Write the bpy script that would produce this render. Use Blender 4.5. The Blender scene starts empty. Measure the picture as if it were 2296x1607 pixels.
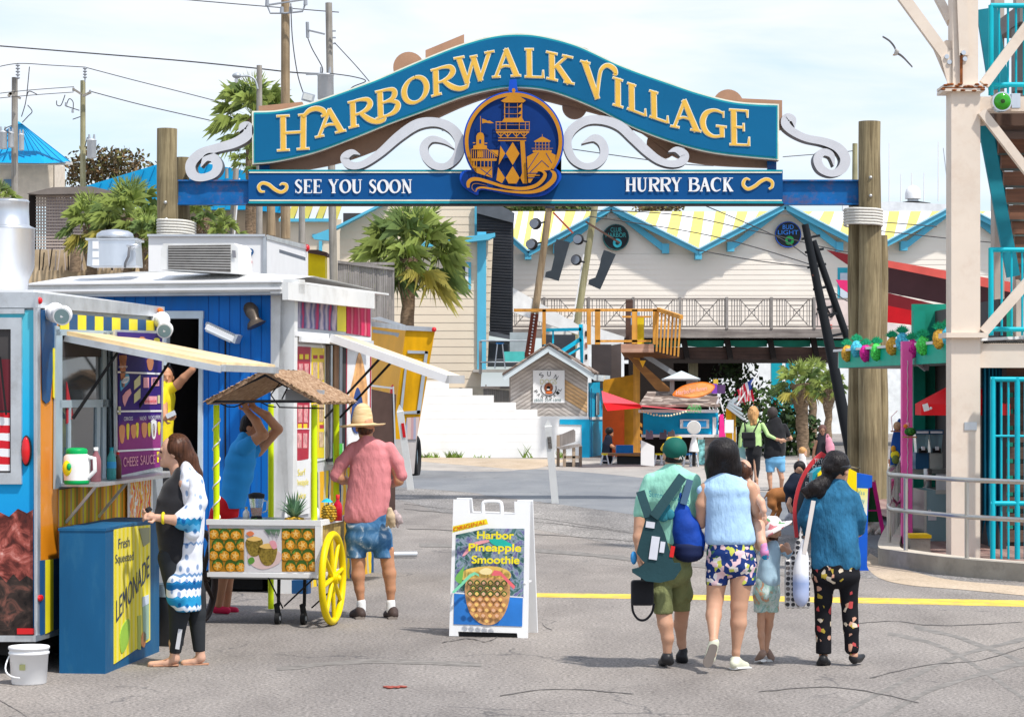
import bpy,math,random
import numpy as np
from mathutils import Vector,Matrix,Euler
random.seed(11)
rnd=random.uniform
R=math.radians
F,HY,CX,CH=5421.0,878.0,1148.0,2.05
scene=bpy.context.scene
COL=scene.collection
def P(px,py,Y):return Vector(((px-CX)/F*Y,Y,CH+(HY-py)/F*Y))
def GY(py):return F*CH/(py-HY)
def G(px,py):
 Y=GY(py);return Vector(((px-CX)/F*Y,Y,0))
MATS={}
def nt_new(name):
 m=bpy.data.materials.new(name);m.use_nodes=True
 nt=m.node_tree;b=nt.nodes['Principled BSDF']
 return m,nt,b
def N(nt,typ,**kw):
 n=nt.nodes.new(typ)
 for k,v in kw.items():
  if k.startswith('i_'):
   key=k[2:]
   key=int(key) if key.isdigit() else key.replace('_',' ')
   n.inputs[key].default_value=v
  else:setattr(n,k,v)
 return n
def L(nt,a,b):nt.links.new(a,b)
def c4(c):return(c[0],c[1],c[2],1.0)
def ramp(nt,fac,stops,interp='LINEAR'):
 r=nt.nodes.new('ShaderNodeValToRGB');r.color_ramp.interpolation=interp
 e=r.color_ramp.elements
 while len(e)<len(stops):e.new(0.5)
 for i,(p,c) in enumerate(stops):e[i].position=p;e[i].color=c4(c)
 L(nt,fac,r.inputs['Fac']);return r.outputs['Color']
def mix(nt,fac,a,b,mode='MIX'):
 m=nt.nodes.new('ShaderNodeMix');m.data_type='RGBA';m.blend_type=mode
 for s,v in((m.inputs[0],fac),(m.inputs[6],a),(m.inputs[7],b)):
  if hasattr(v,'is_output'):L(nt,v,s)
  elif isinstance(v,(int,float)):s.default_value=v
  else:s.default_value=c4(v)
 return m.outputs[2]
def coords(nt,scale=(1,1,1),rot=(0,0,0),loc=(0,0,0),kind='Object'):
 tc=nt.nodes.new('ShaderNodeTexCoord');mp=nt.nodes.new('ShaderNodeMapping')
 mp.inputs['Scale'].default_value=scale;mp.inputs['Rotation'].default_value=rot;mp.inputs['Location'].default_value=loc
 L(nt,tc.outputs[kind],mp.inputs[0]);return mp.outputs[0]
def noise(nt,vec,scale,detail=3,rough=.55,dist=0):
 n=N(nt,'ShaderNodeTexNoise',i_Scale=scale,i_Detail=detail,i_Roughness=rough,i_Distortion=dist)
 L(nt,vec,n.inputs['Vector']);return n.outputs['Fac']
def bump(nt,b,h,strength=.3,dist=.01):
 n=N(nt,'ShaderNodeBump',i_Strength=strength,i_Distance=dist)
 L(nt,h,n.inputs['Height']);L(nt,n.outputs[0],b.inputs['Normal'])
def mat(name,col,rough=.6,metal=0.0,var=.12,scale=3.0,stretch=(1,1,1),bmp=0.0,bs=40.0,dirt=None,dirtamt=.5,emit=0,alpha=None,coat=0,spec=.22,sheen=0):
 if name in MATS:return MATS[name]
 m,nt,b=nt_new(name)
 b.inputs['Roughness'].default_value=rough;b.inputs['Metallic'].default_value=metal
 if spec is not None:b.inputs['Specular IOR Level'].default_value=spec
 if coat:b.inputs['Coat Weight'].default_value=coat
 if sheen:b.inputs['Sheen Weight'].default_value=sheen
 v=coords(nt,stretch)
 n1=noise(nt,v,scale,5)
 lo=tuple(max(0,c*(1-var)) for c in col);hi=tuple(min(1,c*(1+var)) for c in col)
 c=ramp(nt,n1,[(.3,lo),(.7,hi)])
 if dirt:
  n2=noise(nt,v,scale*2.3,8,.7)
  f=ramp(nt,n2,[(.5,(0,0,0)),(.72,(dirtamt,)*3)])
  c=mix(nt,f,c,dirt)
 L(nt,c,b.inputs['Base Color'])
 if bmp:bump(nt,b,noise(nt,v,bs*(scale if bs<3 else 1),4),bmp,.035 if bs<3 else .01)
 if emit:
  b.inputs['Emission Color'].default_value=c4(col);b.inputs['Emission Strength'].default_value=emit
 MATS[name]=m;return m
def wood(name,c1,c2,axis=2,scale=14,rough=.8,bs=.6):
 if name in MATS:return MATS[name]
 m,nt,b=nt_new(name);b.inputs['Roughness'].default_value=rough
 s=[scale]*3;s[axis]=scale*.05
 v=coords(nt,tuple(s))
 n1=noise(nt,v,1.0,6,.65,.6);n2=noise(nt,coords(nt),1.3,4)
 c=ramp(nt,n1,[(.3,c1),(.68,c2)])
 d=ramp(nt,n2,[(.35,(.72,.72,.72)),(.65,(1.1,1.1,1.1))])
 c=mix(nt,1.0,c,d,'MULTIPLY')
 L(nt,c,b.inputs['Base Color']);bump(nt,b,n1,bs,.01)
 MATS[name]=m;return m
def glass(name,col=(.02,.03,.035),rough=.06):
 if name in MATS:return MATS[name]
 m,nt,b=nt_new(name);b.inputs['Base Color'].default_value=c4(col);b.inputs['Roughness'].default_value=rough
 b.inputs['Specular IOR Level'].default_value=.8;MATS[name]=m;return m
def clear(name,col,rough=.03,w=.8):
 if name in MATS:return MATS[name]
 m,nt,b=nt_new(name);b.inputs['Base Color'].default_value=c4(col);b.inputs['Roughness'].default_value=rough
 b.inputs['Transmission Weight'].default_value=w;b.inputs['IOR'].default_value=1.2;MATS[name]=m;return m
class MB:
 def __init__(s,m=None):
  s.v=[];s.f=[];s.mi=[];s.sm=[];s.mats=[m] if m else[];s.cur=m;s.M=None
 def idx(s,m):
  m=m or s.cur
  if m not in s.mats:s.mats.append(m)
  return s.mats.index(m)
 def add(s,vs,fs,m=None,sm=False):
  o=len(s.v);i=s.idx(m)
  for v in vs:
   v=Vector(v)
   s.v.append(s.M@v if s.M else v)
  for f in fs:
   s.f.append([k+o for k in f]);s.mi.append(i);s.sm.append(sm)
 def box(s,x0,x1,y0,y1,z0,z1,m=None):
  s.add([(x0,y0,z0),(x1,y0,z0),(x1,y1,z0),(x0,y1,z0),(x0,y0,z1),(x1,y0,z1),(x1,y1,z1),(x0,y1,z1)],[(0,3,2,1),(4,5,6,7),(0,1,5,4),(1,2,6,5),(2,3,7,6),(3,0,4,7)],m)
 def obox(s,c,sz,rot=(0,0,0),m=None):
  E=Euler(rot).to_matrix();c=Vector(c);h=Vector(sz)/2
  vs=[c+E@Vector((a*h.x,b*h.y,d*h.z)) for d in(-1,1) for a,b in((-1,-1),(1,-1),(1,1),(-1,1))]
  s.add(vs,[(0,3,2,1),(4,5,6,7),(0,1,5,4),(1,2,6,5),(2,3,7,6),(3,0,4,7)],m)
 def bar(s,p0,p1,w,d,m=None,up=(0,0,1)):
  p0,p1=Vector(p0),Vector(p1);z=(p1-p0).normalized();u=Vector(up)
  if abs(z.dot(u))>.95:u=Vector((0,1,0))
  x=z.cross(u).normalized();y=x.cross(z).normalized()
  vs=[p+x*(a*w/2)+y*(b*d/2) for p in(p0,p1) for a,b in((-1,-1),(1,-1),(1,1),(-1,1))]
  s.add(vs,[(0,3,2,1),(4,5,6,7),(0,1,5,4),(1,2,6,5),(2,3,7,6),(3,0,4,7)],m)
 def tube(s,pts,r,n=10,m=None,caps=True,flat=1.0):
  pts=[Vector(p) for p in pts];k=len(pts)
  rs=r if isinstance(r,(list,tuple)) else[r]*k
  vs=[];px=None
  for i,p in enumerate(pts):
   t=(pts[min(i+1,k-1)]-pts[max(i-1,0)])
   t=t.normalized() if t.length>1e-9 else Vector((0,0,1))
   if px is None:u=Vector((0,0,1)) if abs(t.z)<.9 else Vector((1,0,0));x=t.cross(u).normalized()
   else:x=(px-t*px.dot(t)).normalized()
   y=t.cross(x);px=x
   for j in range(n):
    a=2*math.pi*j/n;vs.append(p+x*(math.cos(a)*rs[i])+y*(math.sin(a)*rs[i]*flat))
  fs=[(i*n+j,i*n+(j+1)%n,(i+1)*n+(j+1)%n,(i+1)*n+j) for i in range(k-1) for j in range(n)]
  s.add(vs,fs,m,True)
  if caps:
   s.add(vs[:n],[tuple(range(n-1,-1,-1))],m);s.add(vs[-n:],[tuple(range(n))],m)
 def cyl(s,p0,p1,r0,r1=None,n=16,m=None,caps=True):s.tube([p0,p1],[r0,r0 if r1 is None else r1],n,m,caps)
 def lathe(s,c,prof,n=24,m=None,axis='z',cap=True):
  c=Vector(c);vs=[]
  for r,z in prof:
   for j in range(n):
    a=2*math.pi*j/n;x,y=math.cos(a)*r,math.sin(a)*r
    vs.append(c+(Vector((x,y,z)) if axis=='z' else Vector((x,z,y)) if axis=='y' else Vector((z,x,y))))
  k=len(prof)
  s.add(vs,[(i*n+j,i*n+(j+1)%n,(i+1)*n+(j+1)%n,(i+1)*n+j) for i in range(k-1) for j in range(n)],m,True)
  if cap:s.add(vs[:n],[tuple(range(n))],m);s.add(vs[-n:],[tuple(range(n))],m)
 def ball(s,c,r,nu=12,nv=8,m=None,rot=None,jit=0):
  r=r if isinstance(r,(tuple,list)) else(r,r,r);c=Vector(c);E=Euler(rot).to_matrix() if rot else None
  vs=[]
  for i in range(nv+1):
   t=math.pi*i/nv
   for j in range(nu):
    a=2*math.pi*j/nu;q=1+rnd(-jit,jit)
    d=Vector((math.sin(t)*math.cos(a)*r[0]*q,math.sin(t)*math.sin(a)*r[1]*q,math.cos(t)*r[2]*q))
    vs.append(c+(E@d if E else d))
  s.add(vs,[(i*nu+j,(i+1)*nu+j,(i+1)*nu+(j+1)%nu,i*nu+(j+1)%nu) for i in range(nv) for j in range(nu)],m,True)
 def poly(s,pts,ext,m=None,sm=None):
  pts=[Vector(p) for p in pts];e=Vector(ext);n=len(pts)
  s.add(pts,[tuple(range(n))],m);s.add([p+e for p in pts],[tuple(range(n-1,-1,-1))],m)
  s.add(pts+[p+e for p in pts],[(i,n+i,n+(i+1)%n,(i+1)%n) for i in range(n)],sm or m)
 def strip(s,a,b,ext,m=None,sm=None):
  a=[Vector(p) for p in a];b=[Vector(p) for p in b];e=Vector(ext);n=len(a)
  s.add(a+b,[(i,i+1,n+i+1,n+i) for i in range(n-1)],m)
  s.add([p+e for p in a+b],[(n+i,n+i+1,i+1,i) for i in range(n-1)],m)
  for q in(a,b):s.add(q+[p+e for p in q],[(i,n+i,n+i+1,i+1) for i in range(n-1)],sm or m)
  s.add([a[0],b[0],b[0]+e,a[0]+e],[(0,1,2,3)],sm or m);s.add([a[-1],b[-1],b[-1]+e,a[-1]+e],[(0,1,2,3)],sm or m)
 def text(s,txt,o,u,v,h,w=None,m=None,push=(0,0,0)):
  cu=bpy.data.curves.new('t','FONT');cu.body=txt;ob=bpy.data.objects.new('t',cu);COL.objects.link(ob)
  bpy.context.view_layer.update()
  me=bpy.data.meshes.new_from_object(ob.evaluated_get(bpy.context.evaluated_depsgraph_get()))
  if me.vertices:
   xs=[q.co.x for q in me.vertices];x0,x1=min(xs),max(xs)
   ks=h/.72;kx=(w/(x1-x0)) if w else ks
   o=Vector(o)+Vector(push);u=Vector(u).normalized();v=Vector(v).normalized()
   s.add([o+u*((q.co.x-x0)*kx)+v*(q.co.y*ks) for q in me.vertices],[tuple(p.vertices) for p in me.polygons],m)
  bpy.data.objects.remove(ob);bpy.data.curves.remove(cu);bpy.data.meshes.remove(me)
class FR:
 def __init__(s,loc=(0,0,0),rz=0):s.M=Matrix.Translation(Vector(loc))@Matrix.Rotation(rz,4,'Z');s.I=s.M.inverted();s.loc=Vector(loc);s.rz=rz
 def on(s,ax,val,px,py):
  o=s.I@Vector((0,0,CH));d=s.I.to_3x3()@Vector(((px-CX)/F,1,(HY-py)/F));t=(val-o[ax])/d[ax];return o+d*t
 def pts(s,ax,val,l):return[s.on(ax,val,a,b) for a,b in l]
 def slab(s,mb,ax,val,l,th=.02,m=None,sm=None):
  e=Vector((0,0,0));e[ax]=th if ax==1 else-th
  mb.poly(s.pts(ax,val,l),e,m,sm)
 def rect(s,mb,ax,val,x0,y0,x1,y1,th=.02,m=None):s.slab(mb,ax,val,[(x0,y0),(x1,y0),(x1,y1),(x0,y1)],th,m)
 def text(s,mb,txt,ax,val,bl,br,hpx,m):
  a=s.on(ax,val,*bl);b=s.on(ax,val,*br);c=s.on(ax,val,bl[0],bl[1]-hpx)
  mb.text(txt,a,b-a,(0,0,1),(c-a).length,(b-a).length,m)
def pxpts(l,Y):return[P(a,b,Y) for a,b in l]
def cat(pts,n=8,closed=False):
 k=len(pts);out=[]
 rngs=range(k if closed else k-1)
 g=(lambda i:pts[i%k]) if closed else(lambda i:pts[max(0,min(k-1,i))])
 for i in rngs:
  p0,p1,p2,p3=g(i-1),g(i),g(i+1),g(i+2)
  for j in range(n):
   t=j/n
   out.append(tuple(.5*((2*b)+(-a+c)*t+(2*a-5*b+4*c-d)*t*t+(-a+3*b-3*c+d)*t**3) for a,b,c,d in zip(p0,p1,p2,p3)))
 if not closed:out.append(tuple(pts[-1]))
 return out
def stroke(mb,pts,ws,Y,th,m=None,sm=None):
 n=len(pts);a=[];b=[]
 for i in range(n):
  x0,y0=pts[max(i-1,0)];x1,y1=pts[min(i+1,n-1)];d=math.hypot(x1-x0,y1-y0) or 1
  nx,ny=-(y1-y0)/d,(x1-x0)/d;w=(ws[i] if isinstance(ws,(list,tuple)) else ws)/2
  a.append(P(pts[i][0]+nx*w,pts[i][1]+ny*w,Y));b.append(P(pts[i][0]-nx*w,pts[i][1]-ny*w,Y))
 mb.strip(a,b,(0,th,0),m,sm)
def thing(name,label,cat_,loc=(0,0,0),rz=0,group=None):
 o=bpy.data.objects.new(name,None);COL.objects.link(o);o.location=loc;o.rotation_euler=(0,0,rz)
 o.empty_display_size=.1
 o['label']=label;o['category']=cat_
 if group:o['group']=group
 return o
def mesh_of(name,mb,inv=None):
 me=bpy.data.meshes.new(name)
 vs=[inv@v for v in mb.v] if inv is not None else mb.v
 me.from_pydata([tuple(v) for v in vs],[],mb.f)
 for m in mb.mats:me.materials.append(m)
 me.polygons.foreach_set('material_index',mb.mi);me.polygons.foreach_set('use_smooth',mb.sm)
 me.update();return me
def link(name,me,parent=None,label=None):
 o=bpy.data.objects.new(name,me);COL.objects.link(o)
 if parent is not None:o.parent=parent
 if label:o['label']=label
 return o
def part(name,mb,parent,world=False,label=None):
 inv=None
 if world:
  root=parent
  while root.parent:root=root.parent
  inv=(Matrix.Translation(root.location)@root.rotation_euler.to_matrix().to_4x4()).inverted()
 return link(name,mesh_of(name,mb,inv),parent,label)
def solo(name,label,cat_,mb,group=None,kind=None,base=True):
 if base:
  xs=[v.x for v in mb.v];ys=[v.y for v in mb.v];b=Vector(((min(xs)+max(xs))/2,(min(ys)+max(ys))/2,min(v.z for v in mb.v)))
 else:b=Vector((0,0,0))
 o=link(name,mesh_of(name,mb,Matrix.Translation(-b)));o.location=b
 if kind:o['kind']=kind
 if label:o['label']=label
 if cat_:o['category']=cat_
 if group:o['group']=group
 return o
def dup(o,loc=None,rz=None,label=None,parent=None):
 c=o.copy();COL.objects.link(c)
 if parent is not None:c.parent=parent
 if loc is not None:c.location=loc
 if rz is not None:c.rotation_euler=(0,0,rz)
 if label:c['label']=label
 for ch in[k for k in o.children]:dup(ch,parent=c)
 return c
def prim_d(p,X,Y,Z):
 k=p[0]
 if k=='c':
  a,b,ra,rb=p[1:5];bx,by,bz=b[0]-a[0],b[1]-a[1],b[2]-a[2];L2=bx*bx+by*by+bz*bz+1e-12
  t=np.clip(((X-a[0])*bx+(Y-a[1])*by+(Z-a[2])*bz)/L2,0,1)
  return np.sqrt((X-a[0]-bx*t)**2+(Y-a[1]-by*t)**2+(Z-a[2]-bz*t)**2)-(ra+(rb-ra)*t)
 if k=='e':
  c,r=p[1:3];x,y,z=X-c[0],Y-c[1],Z-c[2]
  if len(p)>3 and p[3] is not None:
   m=Euler(p[3]).to_matrix().transposed()
   x,y,z=m[0][0]*x+m[0][1]*y+m[0][2]*z,m[1][0]*x+m[1][1]*y+m[1][2]*z,m[2][0]*x+m[2][1]*y+m[2][2]*z
  q=np.sqrt((x/r[0])**2+(y/r[1])**2+(z/r[2])**2);g=np.sqrt((x/r[0]**2)**2+(y/r[1]**2)**2+(z/r[2]**2)**2)+1e-9
  return q*(q-1)/g
 if k=='b':
  c,h,rad=p[1:4];x,y,z=X-c[0],Y-c[1],Z-c[2]
  if len(p)>4 and p[4] is not None:
   m=Euler(p[4]).to_matrix().transposed()
   x,y,z=m[0][0]*x+m[0][1]*y+m[0][2]*z,m[1][0]*x+m[1][1]*y+m[1][2]*z,m[2][0]*x+m[2][1]*y+m[2][2]*z
  qx,qy,qz=np.abs(x)-h[0]+rad,np.abs(y)-h[1]+rad,np.abs(z)-h[2]+rad
  return np.sqrt(np.maximum(qx,0)**2+np.maximum(qy,0)**2+np.maximum(qz,0)**2)+np.minimum(np.maximum(qx,np.maximum(qy,qz)),0)-rad
def prim_bb(p):
 if p[0]=='c':
  r=max(p[3],p[4]);return[min(p[1][i],p[2][i])-r for i in range(3)],[max(p[1][i],p[2][i])+r for i in range(3)]
 r=max(p[2])*(1.75 if p[0]=='b' else 1.0) if(len(p)>(4 if p[0]=='b' else 3)) else None
 if r is None:return[p[1][i]-p[2][i] for i in range(3)],[p[1][i]+p[2][i] for i in range(3)]
 return[p[1][i]-r for i in range(3)],[p[1][i]+r for i in range(3)]
def grow(prims,h=.008,k=.03,cuts=(),subs=(),wr=0,wf=(14,14,6),seed=0,grain=0,off=0):
 bbs=[prim_bb(p[0] if isinstance(p[0],tuple) else p) for p in prims]
 lo=np.min([b[0] for b in bbs],axis=0)-k-2*h;hi=np.max([b[1] for b in bbs],axis=0)+k+2*h
 n=np.ceil((hi-lo)/h).astype(int)+1
 ax=[lo[i]+h*np.arange(n[i]) for i in range(3)]
 D=np.full(tuple(n),1.0,dtype=np.float32)
 for p,bb in zip(prims,bbs):
  kk=k
  if isinstance(p[0],tuple):kk=p[1];p=p[0]
  i0=np.maximum(0,np.floor((np.array(bb[0])-kk-3*h-lo)/h)).astype(int);i1=np.minimum(n,np.ceil((np.array(bb[1])+kk+3*h-lo)/h)+1).astype(int)
  sl=tuple(slice(i0[i],i1[i]) for i in range(3))
  X,Y,Z=np.meshgrid(ax[0][sl[0]],ax[1][sl[1]],ax[2][sl[2]],indexing='ij',sparse=True)
  d=prim_d(p,X,Y,Z);o=D[sl]
  e=np.maximum(kk-np.abs(o-d),0)/kk if kk>0 else 0
  D[sl]=np.minimum(o,d)-e*e*kk*.25
 X,Y,Z=np.meshgrid(*ax,indexing='ij',sparse=True);D=D+off
 if wr:
  rs=np.random.RandomState(seed);W=0
  for q in range(5):
   f=(1.6**q)*.6;ph=rs.rand(6)*6.28;dx,dy,dz=rs.randn(3)
   W=W+np.sin(f*(wf[0]*X*(1+.4*dx)+wf[1]*Y*(1+.4*dy)+wf[2]*Z*dz)+ph[0]+1.2*np.sin(f*wf[2]*Z*1.7+ph[1]+3*X))/(1.35**q)
  D=D+wr*W
 if grain:
  rs=np.random.RandomState(seed+5);D=D+grain*(rs.rand(*D.shape)-.5)
 for pt,nr in cuts:
  nr=Vector(nr).normalized();D=np.maximum(D,(X-pt[0])*nr[0]+(Y-pt[1])*nr[1]+(Z-pt[2])*nr[2])
 for s_ in subs:D=np.maximum(D,-prim_d(s_,X,Y,Z))
 return surfnet(D,lo,h)
def surfnet(D,lo,h):
 S=D<0;n=D.shape;cn=(n[0]-1,n[1]-1,n[2]-1)
 acc=np.zeros(cn+(3,));cnt=np.zeros(cn);quads=[];cid=np.arange(cn[0]*cn[1]*cn[2]).reshape(cn)
 for a in range(3):
  b,c=(a+1)%3,(a+2)%3
  s0=[slice(None)]*3;s1=[slice(None)]*3;s0[a]=slice(0,-1);s1[a]=slice(1,None)
  cr=np.argwhere(S[tuple(s0)]!=S[tuple(s1)])
  i=cr.copy();j=cr.copy();j[:,a]+=1
  d0=D[i[:,0],i[:,1],i[:,2]];d1=D[j[:,0],j[:,1],j[:,2]];t=d0/(d0-d1)
  pos=cr.astype(float);pos[:,a]+=t
  ids=[]
  for ob,oc in((-1,-1),(0,-1),(0,0),(-1,0)):
   q=cr.copy();q[:,b]+=ob;q[:,c]+=oc
   ok=(q[:,b]>=0)&(q[:,b]<cn[b])&(q[:,c]>=0)&(q[:,c]<cn[c]);qq=np.clip(q,0,np.array(cn)-1)
   np.add.at(acc,(qq[ok,0],qq[ok,1],qq[ok,2]),pos[ok]);np.add.at(cnt,(qq[ok,0],qq[ok,1],qq[ok,2]),1)
   ids.append((cid[qq[:,0],qq[:,1],qq[:,2]],ok))
  ok=ids[0][1]&ids[1][1]&ids[2][1]&ids[3][1]
  qd=np.stack([z[0] for z in ids],1)[ok];fl=(d0<0)[ok]
  qd[~fl]=qd[~fl][:,::-1];quads.append(qd)
 quads=np.concatenate(quads);used=np.argwhere(cnt.ravel()>0)[:,0]
 V=acc.reshape(-1,3)[used]/cnt.ravel()[used][:,None]*h+np.array(lo)
 mp=np.zeros(cid.size,dtype=int);mp[used]=np.arange(len(used))
 return V,mp[quads]
def organic(name,vf,m,parent,label=None,smooth=True,inv=None):
 V,Q=vf
 root=parent
 while root is not None and root.parent:root=root.parent
 if root is not None:
  I=np.array((Matrix.Translation(root.location)@root.rotation_euler.to_matrix().to_4x4()).inverted())
  V=V@I[:3,:3].T+I[:3,3]
 me=bpy.data.meshes.new(name);me.vertices.add(len(V));me.vertices.foreach_set('co',V.astype(np.float32).ravel())
 me.loops.add(len(Q)*4);me.polygons.add(len(Q));me.loops.foreach_set('vertex_index',Q.astype(np.int32).ravel())
 me.polygons.foreach_set('loop_start',np.arange(0,len(Q)*4,4,dtype=np.int32));me.polygons.foreach_set('loop_total',np.full(len(Q),4,dtype=np.int32))
 me.polygons.foreach_set('use_smooth',np.ones(len(Q),dtype=bool));me.materials.append(m);me.update(calc_edges=True);me.validate()
 return link(name,me,parent,label)
cam=bpy.data.cameras.new('camera');co=bpy.data.objects.new('camera',cam);COL.objects.link(co)
co.location=(0,0,CH);co.rotation_euler=(R(90),0,0);cam.sensor_width=36;cam.lens=36*F/2296
cam.shift_y=(HY-803.5)/2296;cam.clip_end=6000;cam.clip_start=.5
scene.camera=co
SUN_EL,SUN_AZ=59,134
sd=Vector((math.sin(R(SUN_AZ))*math.cos(R(SUN_EL)),math.cos(R(SUN_AZ))*math.cos(R(SUN_EL)),math.sin(R(SUN_EL))))
sl=bpy.data.lights.new('sun','SUN');sl.energy=3.7;sl.angle=R(2.2);sl.color=(1,.955,.89)
so=bpy.data.objects.new('sun',sl);COL.objects.link(so);so.rotation_euler=(-sd).to_track_quat('-Z','Y').to_euler();so.location=(20,-20,60)
w=bpy.data.worlds.new('World');scene.world=w;w.use_nodes=True;nt=w.node_tree;bg=nt.nodes['Background']
sky=nt.nodes.new('ShaderNodeTexSky');sky.sky_type='NISHITA';sky.sun_disc=False;sky.sun_elevation=R(SUN_EL);sky.sun_rotation=R(SUN_AZ)
sky.air_density=1.1;sky.dust_density=1.2;sky.ozone_density=1.5
v=coords(nt,(7,7,34),kind='Generated');n1=noise(nt,v,1.0,7,.52,.3)
v2=coords(nt,(2.2,2.2,9),loc=(.4,0,.37),kind='Generated');n2=noise(nt,v2,1.0,3,.5)
ad=N(nt,'ShaderNodeMath',operation='ADD');L(nt,n1,ad.inputs[0]);L(nt,n2,ad.inputs[1])
f=ramp(nt,ad.outputs[0],[(.0,(0,0,0)),(.96,(.42,.42,.42)),(1.0,(.62,)*3)])
mr=N(nt,'ShaderNodeMapRange');L(nt,ad.outputs[0],mr.inputs[0]);mr.inputs[1].default_value=.80;mr.inputs[2].default_value=1.18;mr.inputs[3].default_value=.30;mr.inputs[4].default_value=.97
c=mix(nt,mr.outputs[0],mix(nt,1.0,sky.outputs[0],(.80,.98,1.16),'MULTIPLY'),(5.7,5.95,6.35))
L(nt,c,bg.inputs[0]);bg.inputs[1].default_value=.14
scene.view_settings.view_transform='Standard';scene.view_settings.look='None';scene.view_settings.exposure=.33;scene.view_settings.gamma=1
scene.cycles.max_bounces=6;scene.cycles.transparent_max_bounces=8
def asphalt(name,lo,hi,speck=.5,sc=70,warm=None):
 m,nt,b=nt_new(name);b.inputs['Roughness'].default_value=.9;b.inputs['Specular IOR Level'].default_value=.3
 v=coords(nt)
 fine=noise(nt,v,sc,2,.8)
 med=noise(nt,coords(nt,(1,.35,1)),1.1,7,.62)
 big=noise(nt,coords(nt,(1,.18,1)),.22,4,.5)
 c=ramp(nt,med,[(.3,lo),(.7,hi)])
 c=mix(nt,1.0,c,ramp(nt,fine,[(.34,(1-speck,)*3),(.5,(1,1,1)),(.66,(1+speck*.9,)*3)]),'MULTIPLY')
 c=mix(nt,1.0,c,ramp(nt,big,[(.35,(.80,.80,.82)),(.6,(1.08,1.05,1.02))]),'MULTIPLY')
 vo=N(nt,'ShaderNodeTexVoronoi',feature='DISTANCE_TO_EDGE',i_Scale=.55)
 dv=N(nt,'ShaderNodeVectorMath',operation='ADD');nn=N(nt,'ShaderNodeTexNoise',i_Scale=1.7,i_Detail=6);L(nt,v,nn.inputs['Vector'])
 L(nt,v,dv.inputs[0]);L(nt,nn.outputs['Color'],dv.inputs[1]);L(nt,dv.outputs[0],vo.inputs['Vector'])
 cr=ramp(nt,vo.outputs['Distance'],[(.004,(1,1,1)),(.011,(0,0,0))])
 msk=ramp(nt,noise(nt,v,.5,3),[(.5,(0,0,0)),(.62,(.6,)*3)])
 mm=mix(nt,1.0,cr,msk,'MULTIPLY')
 c=mix(nt,mm,c,(.05,.05,.055))
 st=ramp(nt,noise(nt,v,1.9,4,.6),[(.68,(0,0,0)),(.76,(.35,)*3)])
 c=mix(nt,st,c,(.09,.08,.08))
 L(nt,c,b.inputs['Base Color']);bump(nt,b,fine,.35,.008)
 MATS[name]=m;return m
A1=asphalt('asphalt_worn',(.185,.168,.155),(.30,.275,.253),.50,38)
A2=asphalt('asphalt_road',(.18,.192,.208),(.25,.262,.272),.12,30)
A3=asphalt('concrete_pale',(.32,.30,.275),(.44,.41,.375),.12,30)
SAND=asphalt('sandy_edge',(.42,.33,.23),(.55,.45,.34),.2,25)
A4=asphalt('asphalt_coarse',(.15,.143,.138),(.31,.295,.28),.8,24)
def gpoly(name,pts,m,z,world_pts=False):
 mb=MB(m);vs=[Vector((p[0],p[1],z)) if world_pts else Vector((*G(*p)[:2],z)) for p in pts]
 mb.add(vs,[tuple(range(len(vs)))]);o=link(name,mesh_of(name,mb));o['kind']='structure';return o
def gstrip(name,up,dn,m,z):
 mb=MB(m);n=len(up);mb.add([Vector((*G(*p)[:2],z)) for p in up+dn],[(i,i+1,n+i+1,n+i) for i in range(n-1)]);o=link(name,mesh_of(name,mb));o['kind']='structure';return o
def far(px,py):g=G(px,py);return(g.x,g.y)
mb=MB(A1);mb.add([(-2500,-60,0),(2500,-60,0),(2500,4500,0),(-2500,4500,0)],[(0,1,2,3)]);g=link('ground',mesh_of('ground',mb));g['kind']='structure'
RY=lambda px:1090+(px-905)*.112
edge=[(-400,1012),(905,1093),(1100,1112),(1250,1130),(1440,1156),(1700,1190),(2000,1235),(2400,1300)]
def gcurve(pts,n=6):return cat(pts,n)
pc=gcurve([(-900,1085),(700,1110),(1000,1150),(1300,1205),(1500,1245),(1800,1290),(2600,1310)])
gpoly('asphalt_patch',[(x,y) for x,y in gcurve(edge)]+pc[::-1],A4,.002)
gpoly('road',gcurve([(-900,985),(905,1053),(1200,1052),(1450,1072),(1700,1102),(2000,1130),(2600,1160)])+gcurve([(x,y) for x,y in edge])[::-1],A2,.004)
gpoly('pavement',[(-900,960)]+[(905,1021),(1200,1028),(1330,1034),(1500,1036),(1700,1032),(2600,1020)]+gcurve([(-900,984),(905,1053),(1200,1052),(1450,1072),(1700,1102),(2000,1130),(2600,1160)])[::-1],A3,.006)
gpoly('sandy_verge',gcurve([(905,1023),(1050,1027),(1180,1029),(1280,1031)])+gcurve([(1240,1042),(1180,1053),(1080,1046),(960,1036),(905,1028)]),SAND,.008)
gpoly('sandy_gutter',gcurve([(1950,1240),(1990,1262),(2060,1285),(2160,1303),(2400,1322)])+gcurve([(2400,1345),(2160,1322),(2040,1312),(1970,1295),(1935,1262)]),SAND,.004)
yl=mat('road_paint_yellow',(.72,.50,.07),.8,var=.25,scale=4,dirt=(.26,.24,.22),dirtamt=.95)
gpoly('road_marking',[(1190,1329),(1500,1332),(1973,1340),(2500,1349),(2500,1364),(1973,1352.5),(1500,1343),(1190,1338)],yl,.0015)
tyre=mat('tyre_mark',(.205,.19,.175),.9,var=.3,scale=9)
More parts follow.
